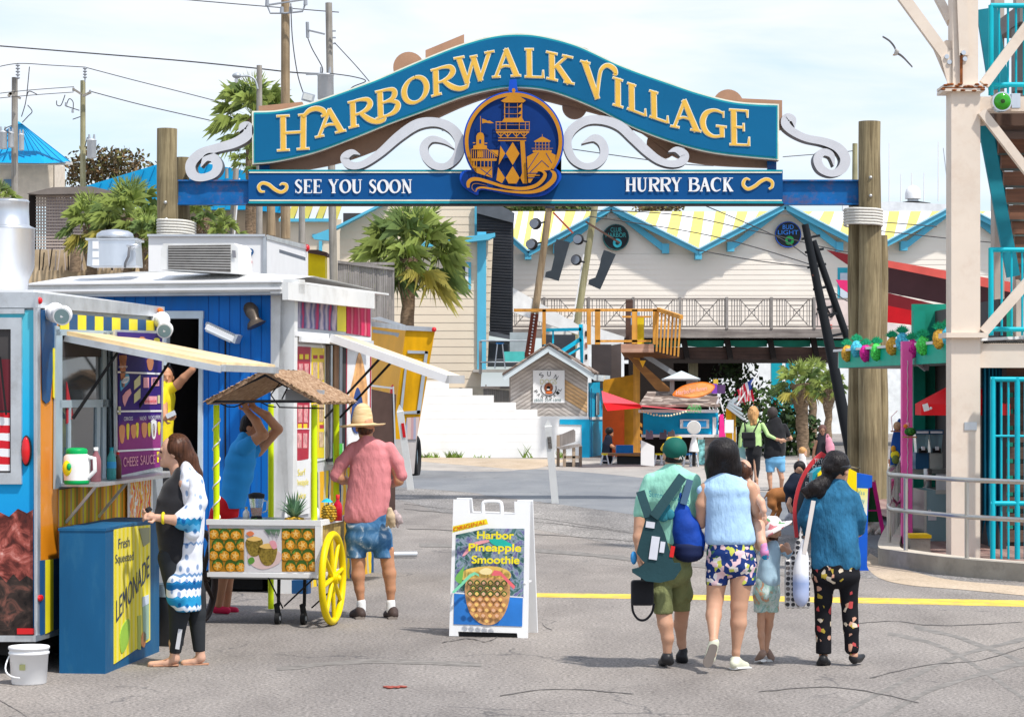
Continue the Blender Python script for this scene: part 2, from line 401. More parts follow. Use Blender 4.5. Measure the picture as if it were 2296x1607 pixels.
for k,pts in enumerate([[(1990,1420),(2100,1445),(2200,1500),(2330,1590)],[(2050,1405),(2160,1432),(2330,1500)],[(1880,1600),(2000,1540),(2150,1470),(2330,1425)],[(1960,1620),(2080,1550),(2240,1500),(2330,1480)],[(1300,1240),(1500,1262),(1900,1300)],[(940,1222),(1150,1230),(1400,1250)],[(620,1500),(820,1482),(1080,1490)]]):
 ps=cat(pts,6);gstrip('tyre_track',[(x,y-.005*(y-HY)-rnd(0,3)) for x,y in ps],[(x,y+.005*(y-HY)+rnd(0,3)) for x,y in ps],tyre,(.0032 if k in(4,5) else .0012)+.0002*k)
tar=mat('tar',(.12,.11,.105),.9)
for k,pts in enumerate([[(905,1128),(1000,1141),(1110,1150),(1250,1168),(1400,1190)],[(905,1140),(1010,1150),(1150,1163),(1300,1181),(1420,1196)],[(910,1185),(1100,1192),(1280,1203),(1420,1214)],[(990,1440),(1050,1432),(1090,1438),(1130,1420)],[(1230,1350),(1215,1395),(1240,1412)],[(0,1570),(40,1592),(75,1620)],[(1900,1400),(2000,1392),(2110,1401),(2296,1394)],[(1950,1520),(2080,1490),(2200,1480),(2330,1440)],[(1120,1560),(1250,1545),(1420,1556)],[(1700,1550),(1880,1540),(2060,1575)]]):
 ps=cat([(p[0]+rnd(-2,2),p[1]+rnd(-1,1)) for p in pts],7);up=[];dn=[]
 for i,(x,y) in enumerate(ps):
  y+=rnd(-.9,.9);q=1.1*(y-HY)/450*rnd(.3,1.2)*(.75 if k<3 else .6);up.append((x,y-q));dn.append((x,y+q))
 gstrip('crack',up,dn,tar,(.0052 if k<4 else .0028)+.0001*k)
for o in[o for o in COL.objects if o.name.startswith('crack')]:
 o.name='ground_crack'
 if 'category' in o:del o['category']
mb=MB(mat('leaf_litter_red',(.30,.07,.05)));
for i in range(7):mb.ball(G(868+i*6,1541+rnd(-2,2))+Vector((0,0,.008)),(rnd(.015,.04),.03,.008),6,4)
solo('squashed_cup','flattened dark red scrap lying on the asphalt near the bottom edge','litter',mb)
SY=44.0
gold=mat('sign_gold',(.76,.45,.07),.55,var=.08);goldd=mat('emblem_gold_shade',(.50,.21,.012),.6,var=.10)  # emblem gold is darker than the letters, its shadow put into the colour
cream=mat('sign_cream',(.78,.76,.62),.6);sblue=mat('sign_blue',(.003,.120,.265),.6,spec=.15,var=.12,scale=.6)
steal=mat('sign_teal',(.01,.30,.36),.55);sblue2=mat('sign_blue_low',(.003,.075,.24),.6,spec=.15,var=.12,scale=.8)
royal=mat('emblem_royal',(.006,.075,.50),.45);navy=mat('emblem_navy',(.002,.03,.16),.6,spec=.15,var=.1)
wht=mat('white_paint',(.78,.78,.78),.5,var=.05,scale=1.5,dirt=(.55,.53,.5),dirtamt=.25)
scrw=mat('scroll_face',(.58,.59,.62),.5,var=.05);scrs=mat('scroll_side_shade',(.15,.16,.18),.5)  # scroll sides are darkened, their shading put into the colour
brn=mat('arch_back_tan',(.42,.25,.16),.7,var=.1);black=mat('black_plain',(.012,.012,.014),.6)
steel_b=mat('beam_blue',(.004,.11,.33),.5,var=.3,scale=2.2,dirt=(.25,.10,.04),dirtamt=.6,bmp=.1)
c2=lambda x,y:(538.1+x*.2791,53.8+y*.2791);c3=lambda x,y:(1076.3+x*.3125,53.8+y*.3125)
c1=lambda x,y:(x*.3347,y*.3347);c4r=lambda x,y:(1758+x*.3347,y*.3347);ce=lambda x,y:(1022.5+x*.1842,170.4+y*.1842)
top=cat([c2(95,700),c2(300,692),c2(550,636),c2(800,550),c2(1100,440),c2(1500,270),c2(1800,155),(1110,79),(1166,75),(1217,80),c3(700,152),c3(1000,290),c3(1300,400),c3(1600,500),c3(1850,558),c3(2145,575)],8)
bot=cat([c2(100,1130),c2(300,1110),c2(600,1040),c2(900,930),c2(1200,810),c2(1500,700),c2(1800,590),(1110,202),(1154,198),(1211,202),(1264,216),(1342,248),(1420,288),(1514,323),(1608,346),(1747,360)],8)
arch=thing('entrance_arch_sign','large blue wavy entrance sign with gold letters HARBORWALK VILLAGE hung between timber piles','sign',(P(1155,0,SY).x,SY,0),0)
def band(mb,t,b,off0,off1,Y,th,m,sm=None):
 n=len(t);A=[];B=[]
 for i in range(n):
  A.append((t[i][0],t[i][1]+off0));B.append((b[i][0],b[i][1]-off1))
 mb.strip(pxpts(A,Y),pxpts(B,Y),(0,th,0),m,sm)
 return A,B
mb=MB(cream);band(mb,top,bot,0,0,SY,.28,cream,brn);part('banner_edge',mb,arch,True)
def inset(t,b,k,e):
 n=len(t);x0=max(t[0][0],b[0][0])+e;x1=min(t[-1][0],b[-1][0])-e
 g=lambda l:[(x,np.interp(x,[p[0] for p in l],[p[1] for p in l])) for x in np.linspace(x0,x1,120)]
 return[(x,y+k) for x,y in g(t)],[(x,y-k) for x,y in g(b)]
mb=MB(steal);A,B=inset(top,bot,3.2,3);mb.strip(pxpts(A,SY-.012),pxpts(B,SY-.012),(0,.011,0));part('banner_trim',mb,arch,True)
mb=MB(sblue);A,B=inset(top,bot,7.2,6);mb.strip(pxpts(A,SY-.024),pxpts(B,SY-.024),(0,.011,0));part('banner_panel',mb,arch,True)
T_,t_=1.0,.42
def sf(u0,u1,v):return([(u0,v),(u1,v)],[.30,.30])
GL={'H':[([(.19,0),(.19,1)],T_),([(.81,0),(.81,1)],T_),([(.19,.5),(.81,.5)],t_),sf(.0,.38,.015),sf(.0,.38,.985),sf(.62,1,.015),sf(.62,1,.985)],'h':[([(.19,0),(.19,1)],T_),([(.81,0),(.81,1.0)],T_),([(.19,.5),(.81,.5)],t_),sf(.0,.38,.015),sf(.0,.38,.985),sf(.62,1,.015),([(.66,.985),(.9,1.0)],.3),([(.80,.93),(.98,1.10),(1.2,1.15),(1.40,1.08),(1.45,.96),(1.36,.92)],[.5,.75,.9,.95,.7,.25])],'A':[([(.12,0),(.50,1)],[.5,.62]),([(.47,1),(.86,0)],[.9,1.05]),([(.27,.33),(.45,.40),(.70,.34)],.36),sf(.0,.28,.015),sf(.66,1,.015)],'R':[([(.2,0),(.2,1)],T_),([(.2,.97),(.5,.99),(.85,.93),(.96,.74),(.80,.56),(.5,.47),(.25,.47)],[.4,.42,.8,1.0,.75,.4,.35]),sf(.0,.42,.015),sf(.0,.42,.985),([(.5,.5),(.85,.18),(1.2,.0),(1.5,.0),(1.6,.12)],[.6,1.0,.85,.62,.2])],'r':[([(.2,0),(.2,1)],T_),([(.2,.97),(.5,.99),(.85,.93),(.94,.74),(.78,.56),(.5,.5),(.25,.5)],[.4,.42,.8,1.0,.75,.4,.35]),sf(.0,.42,.015),sf(.0,.4,.985),([(.5,.5),(.88,.03)],[.8,1.0]),sf(.76,1.05,.015)],'B':[([(.2,0),(.2,1)],T_),([(.2,.97),(.5,.98),(.80,.92),(.86,.76),(.74,.6),(.45,.54),(.25,.54)],[.4,.42,.8,.95,.7,.38,.35]),([(.25,.54),(.6,.53),(.93,.42),(.97,.25),(.8,.08),(.5,.02),(.2,.03)],[.3,.4,.8,1.0,.8,.4,.35]),sf(.0,.3,.015),sf(.0,.3,.985)],'O':[([(.5+.42*math.sin(a),.5+.46*math.cos(a)) for a in np.linspace(0,2*math.pi,25)],[.42+.62*abs(math.sin(a+.25))**1.5 for a in np.linspace(0,2*math.pi,25)])],'W':[([(.10,1),(.31,0)],[1.0,.9]),([(.29,0),(.50,.92)],.5),([(.47,.95),(.70,0)],[1.0,.9]),([(.68,0),(.90,1)],[.5,.7]),sf(-.02,.24,.985),sf(.40,.58,.93),sf(.78,1.02,.985)],'L':[([(.27,0),(.27,1)],T_),sf(.05,.5,.985),([(.05,.02),(.9,.02)],.34),([(.93,.0),(.96,.26)],[.5,.12])],'K':[([(.22,0),(.22,1)],T_),([(.26,.42),(.80,1)],[.4,.45]),([(.42,.56),(.86,.0)],[.9,1.0]),sf(.02,.42,.015),sf(.02,.42,.985),sf(.62,1,.985),sf(.66,1.04,.015)],'V':[([(.12,1),(.50,0)],[1.0,.9]),([(.48,0),(.86,1)],[.5,.6]),sf(-.02,.32,.985),sf(.7,1.02,.985)],'v':[([(.12,1),(.50,0)],[1.1,.9]),([(.48,0),(.70,.72),(.85,.95),(1.08,1.06),(1.32,1.0),(1.38,.86),(1.28,.84)],[.5,.55,.65,.8,.9,.6,.2]),sf(-.04,.34,.985)],'I':[([(.5,0),(.5,1)],T_),sf(.1,.9,.015),sf(.1,.9,.985)],'G':[([(.92,.90),(.70,.98),(.45,.97),(.18,.82),(.07,.5),(.2,.17),(.5,.02),(.84,.08)],[.2,.42,.55,.95,1.05,.9,.5,.4]),([(.84,.42),(.84,.03)],[.85,.75]),sf(.62,1.02,.42),([(.92,.97),(.92,.76)],[.3,.12])],'E':[([(.25,0),(.25,1)],T_),([(.05,.985),(.88,.985)],.32),([(.25,.51),(.72,.51)],.32),([(.05,.015),(.92,.015)],.32),([(.90,1),(.92,.80)],[.5,.12]),([(.72,.62),(.72,.41)],.25),([(.93,.0),(.97,.24)],[.5,.12])],'S':[([(.84,.80),(.62,.96),(.36,.94),(.18,.76),(.35,.60),(.62,.46),(.82,.30),(.68,.08),(.42,.02),(.14,.16)],[.25,.4,.6,.8,.95,1.0,.85,.6,.42,.25]),([(.84,.98),(.84,.72)],[.3,.1]),([(.13,.02),(.13,.30)],[.3,.1])],'Y':[([(.14,1),(.5,.46)],[1.0,.85]),([(.84,1),(.5,.46)],[.5,.45]),([(.5,.5),(.5,0)],T_),sf(0,.36,.985),sf(.68,1,.985),sf(.3,.7,.015)],'U':[([(.2,1),(.2,.3),(.3,.08),(.52,.02),(.72,.10),(.8,.32),(.8,1)],[1.0,1.0,.8,.55,.4,.42,.42]),sf(0,.4,.985),sf(.62,.98,.985)],'N':[([(.18,0),(.18,1)],.42),([(.14,1),(.84,.0)],[1.0,1.0]),([(.84,0),(.84,1)],.42),sf(0,.36,.015),sf(0,.2,.985),sf(.66,1,.985)],'C':[([(.9,.86),(.68,.98),(.45,.97),(.18,.82),(.08,.5),(.2,.17),(.5,.02),(.9,.14)],[.2,.42,.55,.95,1.05,.9,.5,.3]),([(.91,.98),(.91,.70)],[.3,.12])],}
def glyph(mb,ch,q,sw,Y,th,m,grow_=0):
 BL,BR,TL,TR=q;k=0
 for pts,ws in GL[ch]:
  if len(pts)>2:
   wl=ws if isinstance(ws,list) else[ws]*len(pts)
   pp=cat([(u,v,w_) for(u,v),w_ in zip(pts,wl)],4);pts=[(a,b) for a,b,_ in pp];wl=[c_ for _,_,c_ in pp]
  else:wl=ws if isinstance(ws,list) else[ws]*2
  px=[]
  for u,v in pts:
   x=(1-u)*(1-v)*BL[0]+u*(1-v)*BR[0]+(1-u)*v*TL[0]+u*v*TR[0];y=(1-u)*(1-v)*BL[1]+u*(1-v)*BR[1]+(1-u)*v*TL[1]+u*v*TR[1];px.append((x,y))
  if grow_:
   def ext(a,b):d=math.hypot(a[0]-b[0],a[1]-b[1]) or 1;return(a[0]+(a[0]-b[0])/d*grow_*.8,a[1]+(a[1]-b[1])/d*grow_*.8)
   px=[ext(px[0],px[1])]+px[1:-1]+[ext(px[-1],px[-2])]
  stroke(mb,px,[w_*sw+2*grow_ for w_ in wl],Y-k*.0012,th,m);k+=1
word=[('h',c2,(300,1022),(555,1005),(295,738),(560,725)),('A',c2,(605,915),(850,858),(595,705),(845,668)),('R',c2,(875,838),(1060,795),(868,630),(1050,588)),('B',c2,(1095,765),(1275,716),(1088,545),(1265,505)),('O',c2,(1302,668),(1520,610),(1300,450),(1512,395)),('R',c2,(1540,585),(1725,532),(1535,372),(1715,325)),('W',c2,(1742,495),(2015,440),(1725,275),(2035,218)),('A',c3,(88,385),(292,374),(85,190),(298,172)),('L',c3,(315,383),(462,388),(315,180),(450,180)),('K',c3,(475,392),(668,432),(472,197),(665,240)),('v',c3,(760,520),(925,555),(728,265),(905,310)),('I',c3,(945,578),(1034,605),(945,380),(1032,408)),('L',c3,(1050,608),(1196,665),(1052,420),(1180,465)),('L',c3,(1210,665),(1356,715),(1210,475),(1340,515)),('A',c3,(1368,735),(1585,775),(1358,545),(1580,552)),('G',c3,(1582,800),(1768,822),(1588,608),(1758,626)),('E',c3,(1785,868),(1938,874),(1782,612),(1930,622))]
mo=MB(cream);mg=MB(gold)
for ch,cf,*q in word:
 q=[cf(*p) for p in q]
 glyph(mo,ch,q,11.0,SY-.030,.004,cream,1.6);glyph(mg,ch,q,10.8,SY-.040,.004,gold)
part('letter_outline',mo,arch,True);part('lettering',mg,arch,True)
mb=MB(sblue2);mb.box(P(557,0,SY).x,P(1755,0,SY).x,SY,SY+.3,P(0,457,SY).z,P(0,381,SY).z);
lb=part('lower_board',mb,arch,True)
mb=MB(steal)
for y0,y1 in((381,384.5),(452,456.5)):mb.box(P(557,0,SY).x,P(1755,0,SY).x,SY-.014,SY-.002,P(0,y1,SY).z,P(0,y0,SY).z)
part('board_edge',mb,lb,True)
mb=MB(cream)
for y0,y1 in((385.5,388.2),(448,451)):mb.box(P(559,0,SY).x,P(1753,0,SY).x,SY-.016,SY-.002,P(0,y1,SY).z,P(0,y0,SY).z)
part('board_line',mb,lb,True)
mb=MB(black);mb.box(P(552,0,SY).x,P(1758,0,SY).x,SY-.02,SY+.32,P(0,460,SY).z,P(0,457.3,SY).z);part('board_underside',mb,lb,True)
mb=MB(wht)
def line(mb,txt,x0,x1,yb,h,sw,skew=0):
 wid={'I':.5,'W':1.3,' ':.5,'O':1.05,'E':.85,'S':.75,'L':.85};tot=sum(wid.get(c,1.0) for c in txt);u=(x1-x0)/tot;x=x0
 for c in txt:
  ww=wid.get(c,1.0)*u
  if c!=' ':glyph(mb,'r' if c=='R' else c,[(x+.04*ww,yb),(x+.94*ww,yb),(x+.04*ww,yb-h),(x+.94*ww,yb-h)],sw,SY-.022,.004,wht)
  x+=ww
line(mb,'SEE YOU SOON',660,925,433,30,6.4);line(mb,'HURRY BACK',1402,1645,429,30,6.4)
part('board_writing',mb,lb,True)
sw1=[(594,430,2),(584,429,5),(580,419,6),(588,411,6),(602,414,6.5),(616,425,6.5),(630,431,6),(641,425,6),(642,415,5.5),(633,412,4),(627,416,1)]
sw2=[(1682,404,1),(1674,401,4),(1668,406,6),(1667,416,6),(1677,424,6),(1692,418,6.5),(1706,407,6.5),(1719,402,6),(1731,408,6),(1731,419,5),(1724,424,3)]
for sw in(sw1,sw2):
 mb=MB(gold);mc_=MB(cream);pp=cat(sw,5);stroke(mc_,[(a,b) for a,b,c in pp],[c+2.4 for a,b,c in pp],SY-.020,.004,cream);stroke(mb,[(a,b) for a,b,c in pp],[c for a,b,c in pp],SY-.027,.004,gold)
 part('flourish_outline',mc_,lb,True);part('flourish',mb,lb,True)
mb=MB(brn);Yb=SY+.42
bb=[c2(160,1165),c2(380,1185),c2(800,1112),c2(1200,962),c2(1600,745),c2(1950,600),(1160,208),c3(440,540),c3(560,570),c3(900,660),c3(1150,770),c3(1400,950),c3(1650,1008),c3(2080,1030)]
xs=np.linspace(588,1722,90);tb=cat(bb,6)
mb.strip([P(x,np.interp(x,[p[0] for p in top],[p[1] for p in top])+8,Yb) for x in xs],[P(x,np.interp(x,[p[0] for p in tb],[p[1] for p in tb]),Yb) for x in xs],(0,.22,0))
def disc(mb,cx,cy,r,Y,th,m=None,n=28,sx=1):mb.poly([P(cx+r*sx*math.cos(2*math.pi*i/n),cy+r*math.sin(2*math.pi*i/n),Y) for i in range(n)],(0,th,0),m)
for k,(cf,x,y,r) in enumerate(((c2,1355,350,125),(c3,1780,580,110),(c3,680,590,90),(c3,1070,700,66),(c3,1310,855,112),(c3,720,270,104))):disc(mb,*cf(x,y),r*(.2791 if cf is c2 else .3125),Yb+.02+.012*k,.16)
mb.poly(pxpts([c2(1490,212),c2(1800,84),c2(1800,330),c2(1490,420)],Yb+.1),(0,.12,0));mb.poly(pxpts([c2(150,660),c2(500,626),c2(560,760),c2(150,800)],Yb+.1),(0,.12,0))
mb.poly(pxpts([c3(1880,535),c3(2168,548),c3(2168,760),c3(1880,760)],Yb+.1),(0,.12,0))
part('back_board',mb,arch,True)
for x0,x1 in((577,600),(1725,1745)):mb=MB(steel_b);mb.box(P(x0,0,SY).x,P(x1,0,SY).x,SY+.30,SY+.42,P(0,382,SY).z,P(0,330,SY).z);part('support_post',mb,arch,True)
em=MB(royal);n=60
for x in(0,):pass
circ=[(1151.5+113*math.cos(a),317.5-113*math.sin(a)) for a in np.linspace(-.62,math.pi+.62,60)]
base=cat([ce(130,1140),ce(60,1180),ce(45,1255),ce(80,1340),ce(170,1410),ce(265,1452),ce(290,1392),ce(420,1400),ce(640,1448),ce(900,1475),ce(1080,1450),ce(1200,1360),ce(1275,1260),ce(1275,1180),ce(1215,1125)],5)
pol=circ+[p for p in base]
em.poly(pxpts(pol,SY-.20),(0,.17,0),royal,mat('emblem_side',(.003,.02,.12),.5))
em.poly(pxpts([ce(640,220),ce(640,150),ce(652,45),ce(735,38),ce(748,150),ce(760,220)],SY-.21),(0,.12,0),royal)
ems=part('emblem',em,arch,True)
em=MB(navy);disc(em,1151.5,317,107,SY-.215,.012,navy,64)
em.poly(pxpts(cat([ce(150,1160),ce(85,1200),ce(75,1260),ce(130,1360),ce(230,1405),ce(240,1340),ce(420,1370),ce(640,1415),ce(900,1440),ce(1060,1420),ce(1170,1340),ce(1245,1250),ce(1240,1190),ce(1180,1140),ce(900,1250),ce(500,1290),ce(300,1190)],4,True),SY-.245),(0,.024,0),navy)
part('emblem_ground',em,ems,True)
em=MB(goldd);z=[0]
def EP(pts,m=None):z[0]+=1;em.poly(pxpts([ce(*p) for p in pts],SY-.262-.0012*z[0]),(0,.010,0),m or goldd)
def ES(pts,w_,m=None,sm=True):
 z[0]+=1;wl=w_ if isinstance(w_,list) else[w_]*len(pts)
 pp=cat([(a,b,c) for(a,b),c in zip(pts,wl)],5) if(sm and len(pts)>2) else[(a,b,c) for(a,b),c in zip(pts,wl)]
 stroke(em,[ce(a,b) for a,b,c in pp],[c*.1842 for a,b,c in pp],SY-.262-.0012*z[0],.010,m or goldd)
rg=[(700+572*math.cos(a),797-572*math.sin(a)) for a in np.linspace(-.62,math.pi+.68,50)]
ES(rg,44,sm=False)
EP([(545,305),(640,245),(690,222),(712,222),(770,245),(850,300),(820,325),(585,325)]);EP([(685,155),(712,150),(725,178),(712,205),(725,235),(680,235),(690,205),(680,178)])
for a,b in(((592,335),(592,512)),((800,335),(800,512))):ES([a,b],12,sm=False)
for x in(645,748):ES([(x,335),(x,512)],5,sm=False)
for y in(382,462):ES([(592,y),(800,y)],5,sm=False)
for y in(350,430,490):EP([(752,y+30),(795,y-10),(795,y+40)])
EP([(590,512),(805,512),(830,556),(560,556)]);ES([(482,560),(898,560)],10,sm=False);ES([(482,660),(898,660)],12,sm=False);ES([(482,596),(898,596)],4,sm=False)
for x in(488,535,612,770,845,892):ES([(x,560),(x,660)],7,sm=False)
EP([(486,676),(890,676),(888,694),(490,694)])
for x,dx in((545,0),(628,0),(735,0),(828,0)):ES([(x,690),(x,750)],10,sm=False);ES([(x-45,690),(x,740)],10,sm=False);ES([(x+45,690),(x,740)],10,sm=False)
ES([(515,755),(855,755)],10,sm=False);ES([(512,788),(852,788)],12,sm=False)
EP([(780,795),(835,795),(868,1310),(815,1310),(782,1240),(805,1180)]);EP([(540,795),(548,800),(600,800),(690,1000),(540,1000)],navy)
EP([(690,806),(772,945),(690,1085),(606,945)]);EP([(540,850),(600,945),(518,1085)]);EP([(690,1098),(775,1240),(735,1310),(640,1310),(603,1240)]);EP([(512,1110),(596,1240),(560,1306),(490,1270)])
ES([(298,490),(298,690)],7,sm=False);EP([(315,520),(350,530),(385,548),(410,545),(460,575),(410,578),(360,570),(318,580)])
EP([(246,735),(262,700),(298,684),(330,700),(342,735),(342,840),(376,850),(376,885),(210,885),(210,850),(246,840)]);EP([(282,775),(306,775),(306,825),(282,825)],navy)
ES([(205,815),(235,815)],12,sm=False);ES([(345,820),(380,820)],12,sm=False)
EP([(258,905),(292,898),(328,905),(328,992),(258,992)])
for x in range(185,490,26):ES([(x,890 if x<380 else 890+(x-380)*.8),(x,1000)],9,sm=False)
ES([(195,890),(380,890),(505,985)],10,sm=False);EP([(410,900),(515,905),(512,975)]);EP([(180,1005),(500,1005),(490,1035),(195,1035)])
for x in(220,250,300,345,390,430):ES([(x,1035),(x,1115)],10,sm=False)
ES([(215,1115),(440,1115)],12,sm=False);EP([(245,1125),(440,1125),(440,1240),(250,1180)]);ES([(300,1130),(430,1225)],9,navy,False);ES([(430,1130),(340,1225)],9,navy,False)
EP([(948,795),(1040,742),(1060,742),(1150,790),(1145,805),(955,805)]);ES([(1050,712),(1050,745)],6,sm=False)
for x in(970,1010,1050,1090,1130):ES([(x,805),(x,905)],7,sm=False)
ES([(960,842),(1140,842)],5,sm=False);ES([(920,882),(1180,882)],5,sm=False);EP([(935,905),(1165,905),(1165,930),(935,930)]);EP([(1000,930),(1150,930),(1215,965),(1195,1060),(1150,1145),(1000,1160),(905,1300),(880,1300),(862,985),(950,935)])
ES([(1005,935),(872,1140)],8,navy,False);ES([(1095,940),(1165,1060)],8,navy,False);ES([(900,1175),(1045,1030),(1130,1110)],9,navy,False)
for y in(1185,1210,1240):ES([(870,y),(1020,y)],9,navy if y!=1210 else goldd,False)
ES([(150,1360),(150,1300),(200,1258),(290,1260),(430,1300),(600,1350),(800,1372),(960,1340),(1050,1270),(1085,1200),(1050,1160),(1000,1158)],[30,46,46,40,36,34,40,44,46,40,24,6])
ES([(240,1410),(260,1370),(330,1358),(480,1382),(680,1410),(900,1415),(1060,1370),(1180,1270),(1195,1190),(1150,1150)],[6,20,22,22,26,36,54,60,46,14])
ES([(232,1412),(195,1370),(205,1320),(260,1310),(380,1335)],[3,5,5,4,2])
part('emblem_drawing',em,ems,True)
def scroll(name,cf,k,pts,Y,lab):
 mb=MB(scrw);pp=cat([(*cf(a,b),c*k) for a,b,c in pts],7)
 stroke(mb,[(a,b) for a,b,c in pp],[c*1.1 for a,b,c in pp],Y,.38,scrw,scrs);return mb
sc=[(c2,.2791,[(965,1050,5),(900,1030,42),(840,1075,62),(880,1132,58),(980,1130,50),(1120,1040,58),(1280,900,72),(1430,805,75),(1580,790,65),(1700,840,70),(1765,940,75),(1745,1060,65),(1660,1140,50),(1560,1135,55),(1490,1060,65),(1480,980,60),(1540,925,48),(1640,945,30),(1720,1000,4)]),(c3,.3125,[(1352,918,5),(1410,902,40),(1465,940,60),(1450,985,55),(1380,1005,45),(1290,980,50),(1200,915,58),(1100,820,62),(1000,730,62),(880,690,56),(760,695,56),(660,760,60),(625,850,58),(660,960,50),(740,1018,42),(830,1010,48),(890,940,55),(880,860,55),(820,818,48),(730,858,4)])]
for cf,k,pts in sc:
 part('scroll',scroll('scroll',cf,k,pts,SY-.05,''),arch,True)
for cf,k,pts in[(c1,.3347,[(1600,885,4),(1622,848,40),(1662,846,52),(1655,905,62),(1570,958,58),(1450,992,52),(1340,1030,56),(1278,1100,62),(1290,1168,60),(1350,1190,46),(1430,1165,50),(1458,1110,60),(1430,1058,55),(1380,1060,40),(1345,1118,6)]),(c4r,.3347,[(72,852,4),(62,800,36),(20,788,50),(10,832,52),(60,882,46),(150,925,44),(270,950,48),(362,990,56),(410,1060,62),(390,1130,58),(320,1162,42),(250,1130,50),(225,1065,52),(262,1020,45),(318,1040,36),(335,1112,5)])]:
 part('scroll',scroll('scroll',cf,k,pts,SY,''),arch,True)
for x0,x1 in((398,557),(1755,1928)):
 mb=MB(steel_b)
 mb.box(P(x0,0,SY).x,P(x1,0,SY).x,SY+.10,SY+.13,P(0,458,SY).z,P(0,405,SY).z)
 for y in(404.5,457):mb.box(P(x0,0,SY).x,P(x1,0,SY).x,SY+.02,SY+.24,P(0,y+1.8,SY).z,P(0,y-1.8,SY).z)
 part('cross_beam',mb,arch,True)
for x,y0,y1 in((1364,255,275),(1532,325,340),(994,280,292)):mb=MB(scrw);mb.box(P(x-4,0,SY).x,P(x+4,0,SY).x,SY+.1,SY+.16,P(0,y1,SY).z,P(0,y0,SY).z);part('bracket',mb,arch,True)
pile=wood('pile_wood',(.13,.095,.045),(.36,.29,.16),2,22,.9,.9);rope=mat('rope_white',(.66,.64,.58),.9,var=.1,scale=30,bmp=.5,bs=60)
def pilemesh(x0,x1,ytop,Y,seed=0):
 mb=MB(pile);c=P((x0+x1)/2,ytop,Y);r=(x1-x0)/2/F*Y;pts=[];rs=[]
 for i in range(13):z=c.z*i/12;pts.append((c.x+.012*math.sin(i+seed),c.y,z));rs.append(r*(1.06-.06*i/12+.012*math.sin(i*2.1+seed)))
 mb.tube(pts,rs,26);return mb
def bolts(mb,pts,Y):
 for x,y in pts:mb.ball(P(x,y,Y),.035,8,6,mat('galvanised',(.5,.5,.48),.4,.8))
o=solo('timber_pile','tall left timber pile of the arch, in front with bolt heads','pile',pilemesh(353,398,289,SY))
for q in((371,454),(373,492)):mb=MB();bolts(mb,[q],SY-.2);link('bolt',mesh_of('bolt',mb,Matrix.Translation(-o.location)),o)
o=solo('timber_pile','shorter timber pile lashed behind the left pile of the arch','pile',pilemesh(397,426,353,SY+.55),base=True)
o=solo('timber_pile','tall right timber pile of the arch, in front with two bolts','pile',pilemesh(1926,1975,273,SY))
for q in((1952,398),(1952,439)):mb=MB();bolts(mb,[q],SY-.2);link('bolt',mesh_of('bolt',mb,Matrix.Translation(-o.location)),o)
solo('timber_pile','slimmer timber pile standing just left of the right arch pile','pile',pilemesh(1902,1930,452,SY+.35,2))
solo('timber_pile','low pile on the right side of the right arch pile bundle','pile',pilemesh(1962,1990,528,SY+.4,4))
def lashing(cx,w_,y0,n,Y,d,lab):
 mb=MB(rope);c=P(cx,y0,Y);a=w_/2/F*Y
 for k in range(n):
  z=c.z-k*.052;pts=[(c.x+a*math.copysign(abs(math.cos(t))**.6,math.cos(t)),Y+d+.33*math.copysign(abs(math.sin(t))**.8,math.sin(t))*1.6,z+.04*math.cos(t)*-.5) for t in np.linspace(0,2*math.pi,32)]
  mb.tube(pts,.025,8,caps=False)
 solo('rope_lashing',lab,'rope',mb)
lashing(391,80,496,6,SY,.28,'white rope wound round the left arch piles')
lashing(1939,80,471,6,SY,.22,'white rope wound round the right arch piles')
alu=mat('aluminium',(.62,.64,.66),.38,.75,var=.15,scale=4,dirt=(.35,.33,.3),dirtamt=.4,bmp=.05)
alud=mat('aluminium_dull',(.42,.45,.48),.5,.4,var=.15);galv=mat('duct_metal',(.63,.65,.68),.33,.85,var=.18,scale=3,stretch=(1,1,.3))
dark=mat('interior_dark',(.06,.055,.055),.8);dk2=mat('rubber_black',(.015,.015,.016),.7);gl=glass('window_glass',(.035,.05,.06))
white=mat('white_plain',(.80,.80,.80),.5,var=.03);whited=mat('white_dirty',(.72,.72,.70),.6,var=.08,scale=1.2,dirt=(.42,.40,.36),dirtamt=.45)
yel=mat('yellow_print',(.80,.68,.02),.45);org=mat('orange_panel',(.74,.25,.012),.28,var=.25,scale=1.2,stretch=(1,1,.4),coat=.2,dirt=(.30,.13,.03),dirtamt=.5);nvy=mat('navy_print',(.012,.075,.20),.5,dirt=(.06,.08,.10),dirtamt=.5)
redl=mat('red_lens',(.62,.01,.015),.2,coat=.6);red=mat('red_plain',(.60,.02,.02),.5);grn=mat('green_plastic',(.0,.36,.09),.4);purp=None
def vramp(name,stops,z0,z1,rough=.4,nz=0,ax=2):
 if name in MATS:return MATS[name]
 m,nt,b=nt_new(name);b.inputs['Roughness'].default_value=max(rough,.6);b.inputs['Specular IOR Level'].default_value=.12
 s=nt.nodes.new('ShaderNodeSeparateXYZ');tc=nt.nodes.new('ShaderNodeTexCoord');L(nt,tc.outputs['Object'],s.inputs[0])
 mr=N(nt,'ShaderNodeMapRange');mr.inputs[1].default_value=z0;mr.inputs[2].default_value=z1;L(nt,s.outputs[ax],mr.inputs[0]);f=mr.outputs[0]
 if nz:
  a=N(nt,'ShaderNodeMath',operation='MULTIPLY_ADD');L(nt,noise(nt,tc.outputs['Object'],4,4),a.inputs[0]);a.inputs[1].default_value=nz;L(nt,f,a.inputs[2])
  b2=N(nt,'ShaderNodeMath',operation='SUBTRACT');L(nt,a.outputs[0],b2 .inputs[0]);b2 .inputs[1].default_value=nz/2;f=b2 .outputs[0]
 L(nt,ramp(nt,f,stops),b.inputs['Base Color']);MATS[name]=m;return m
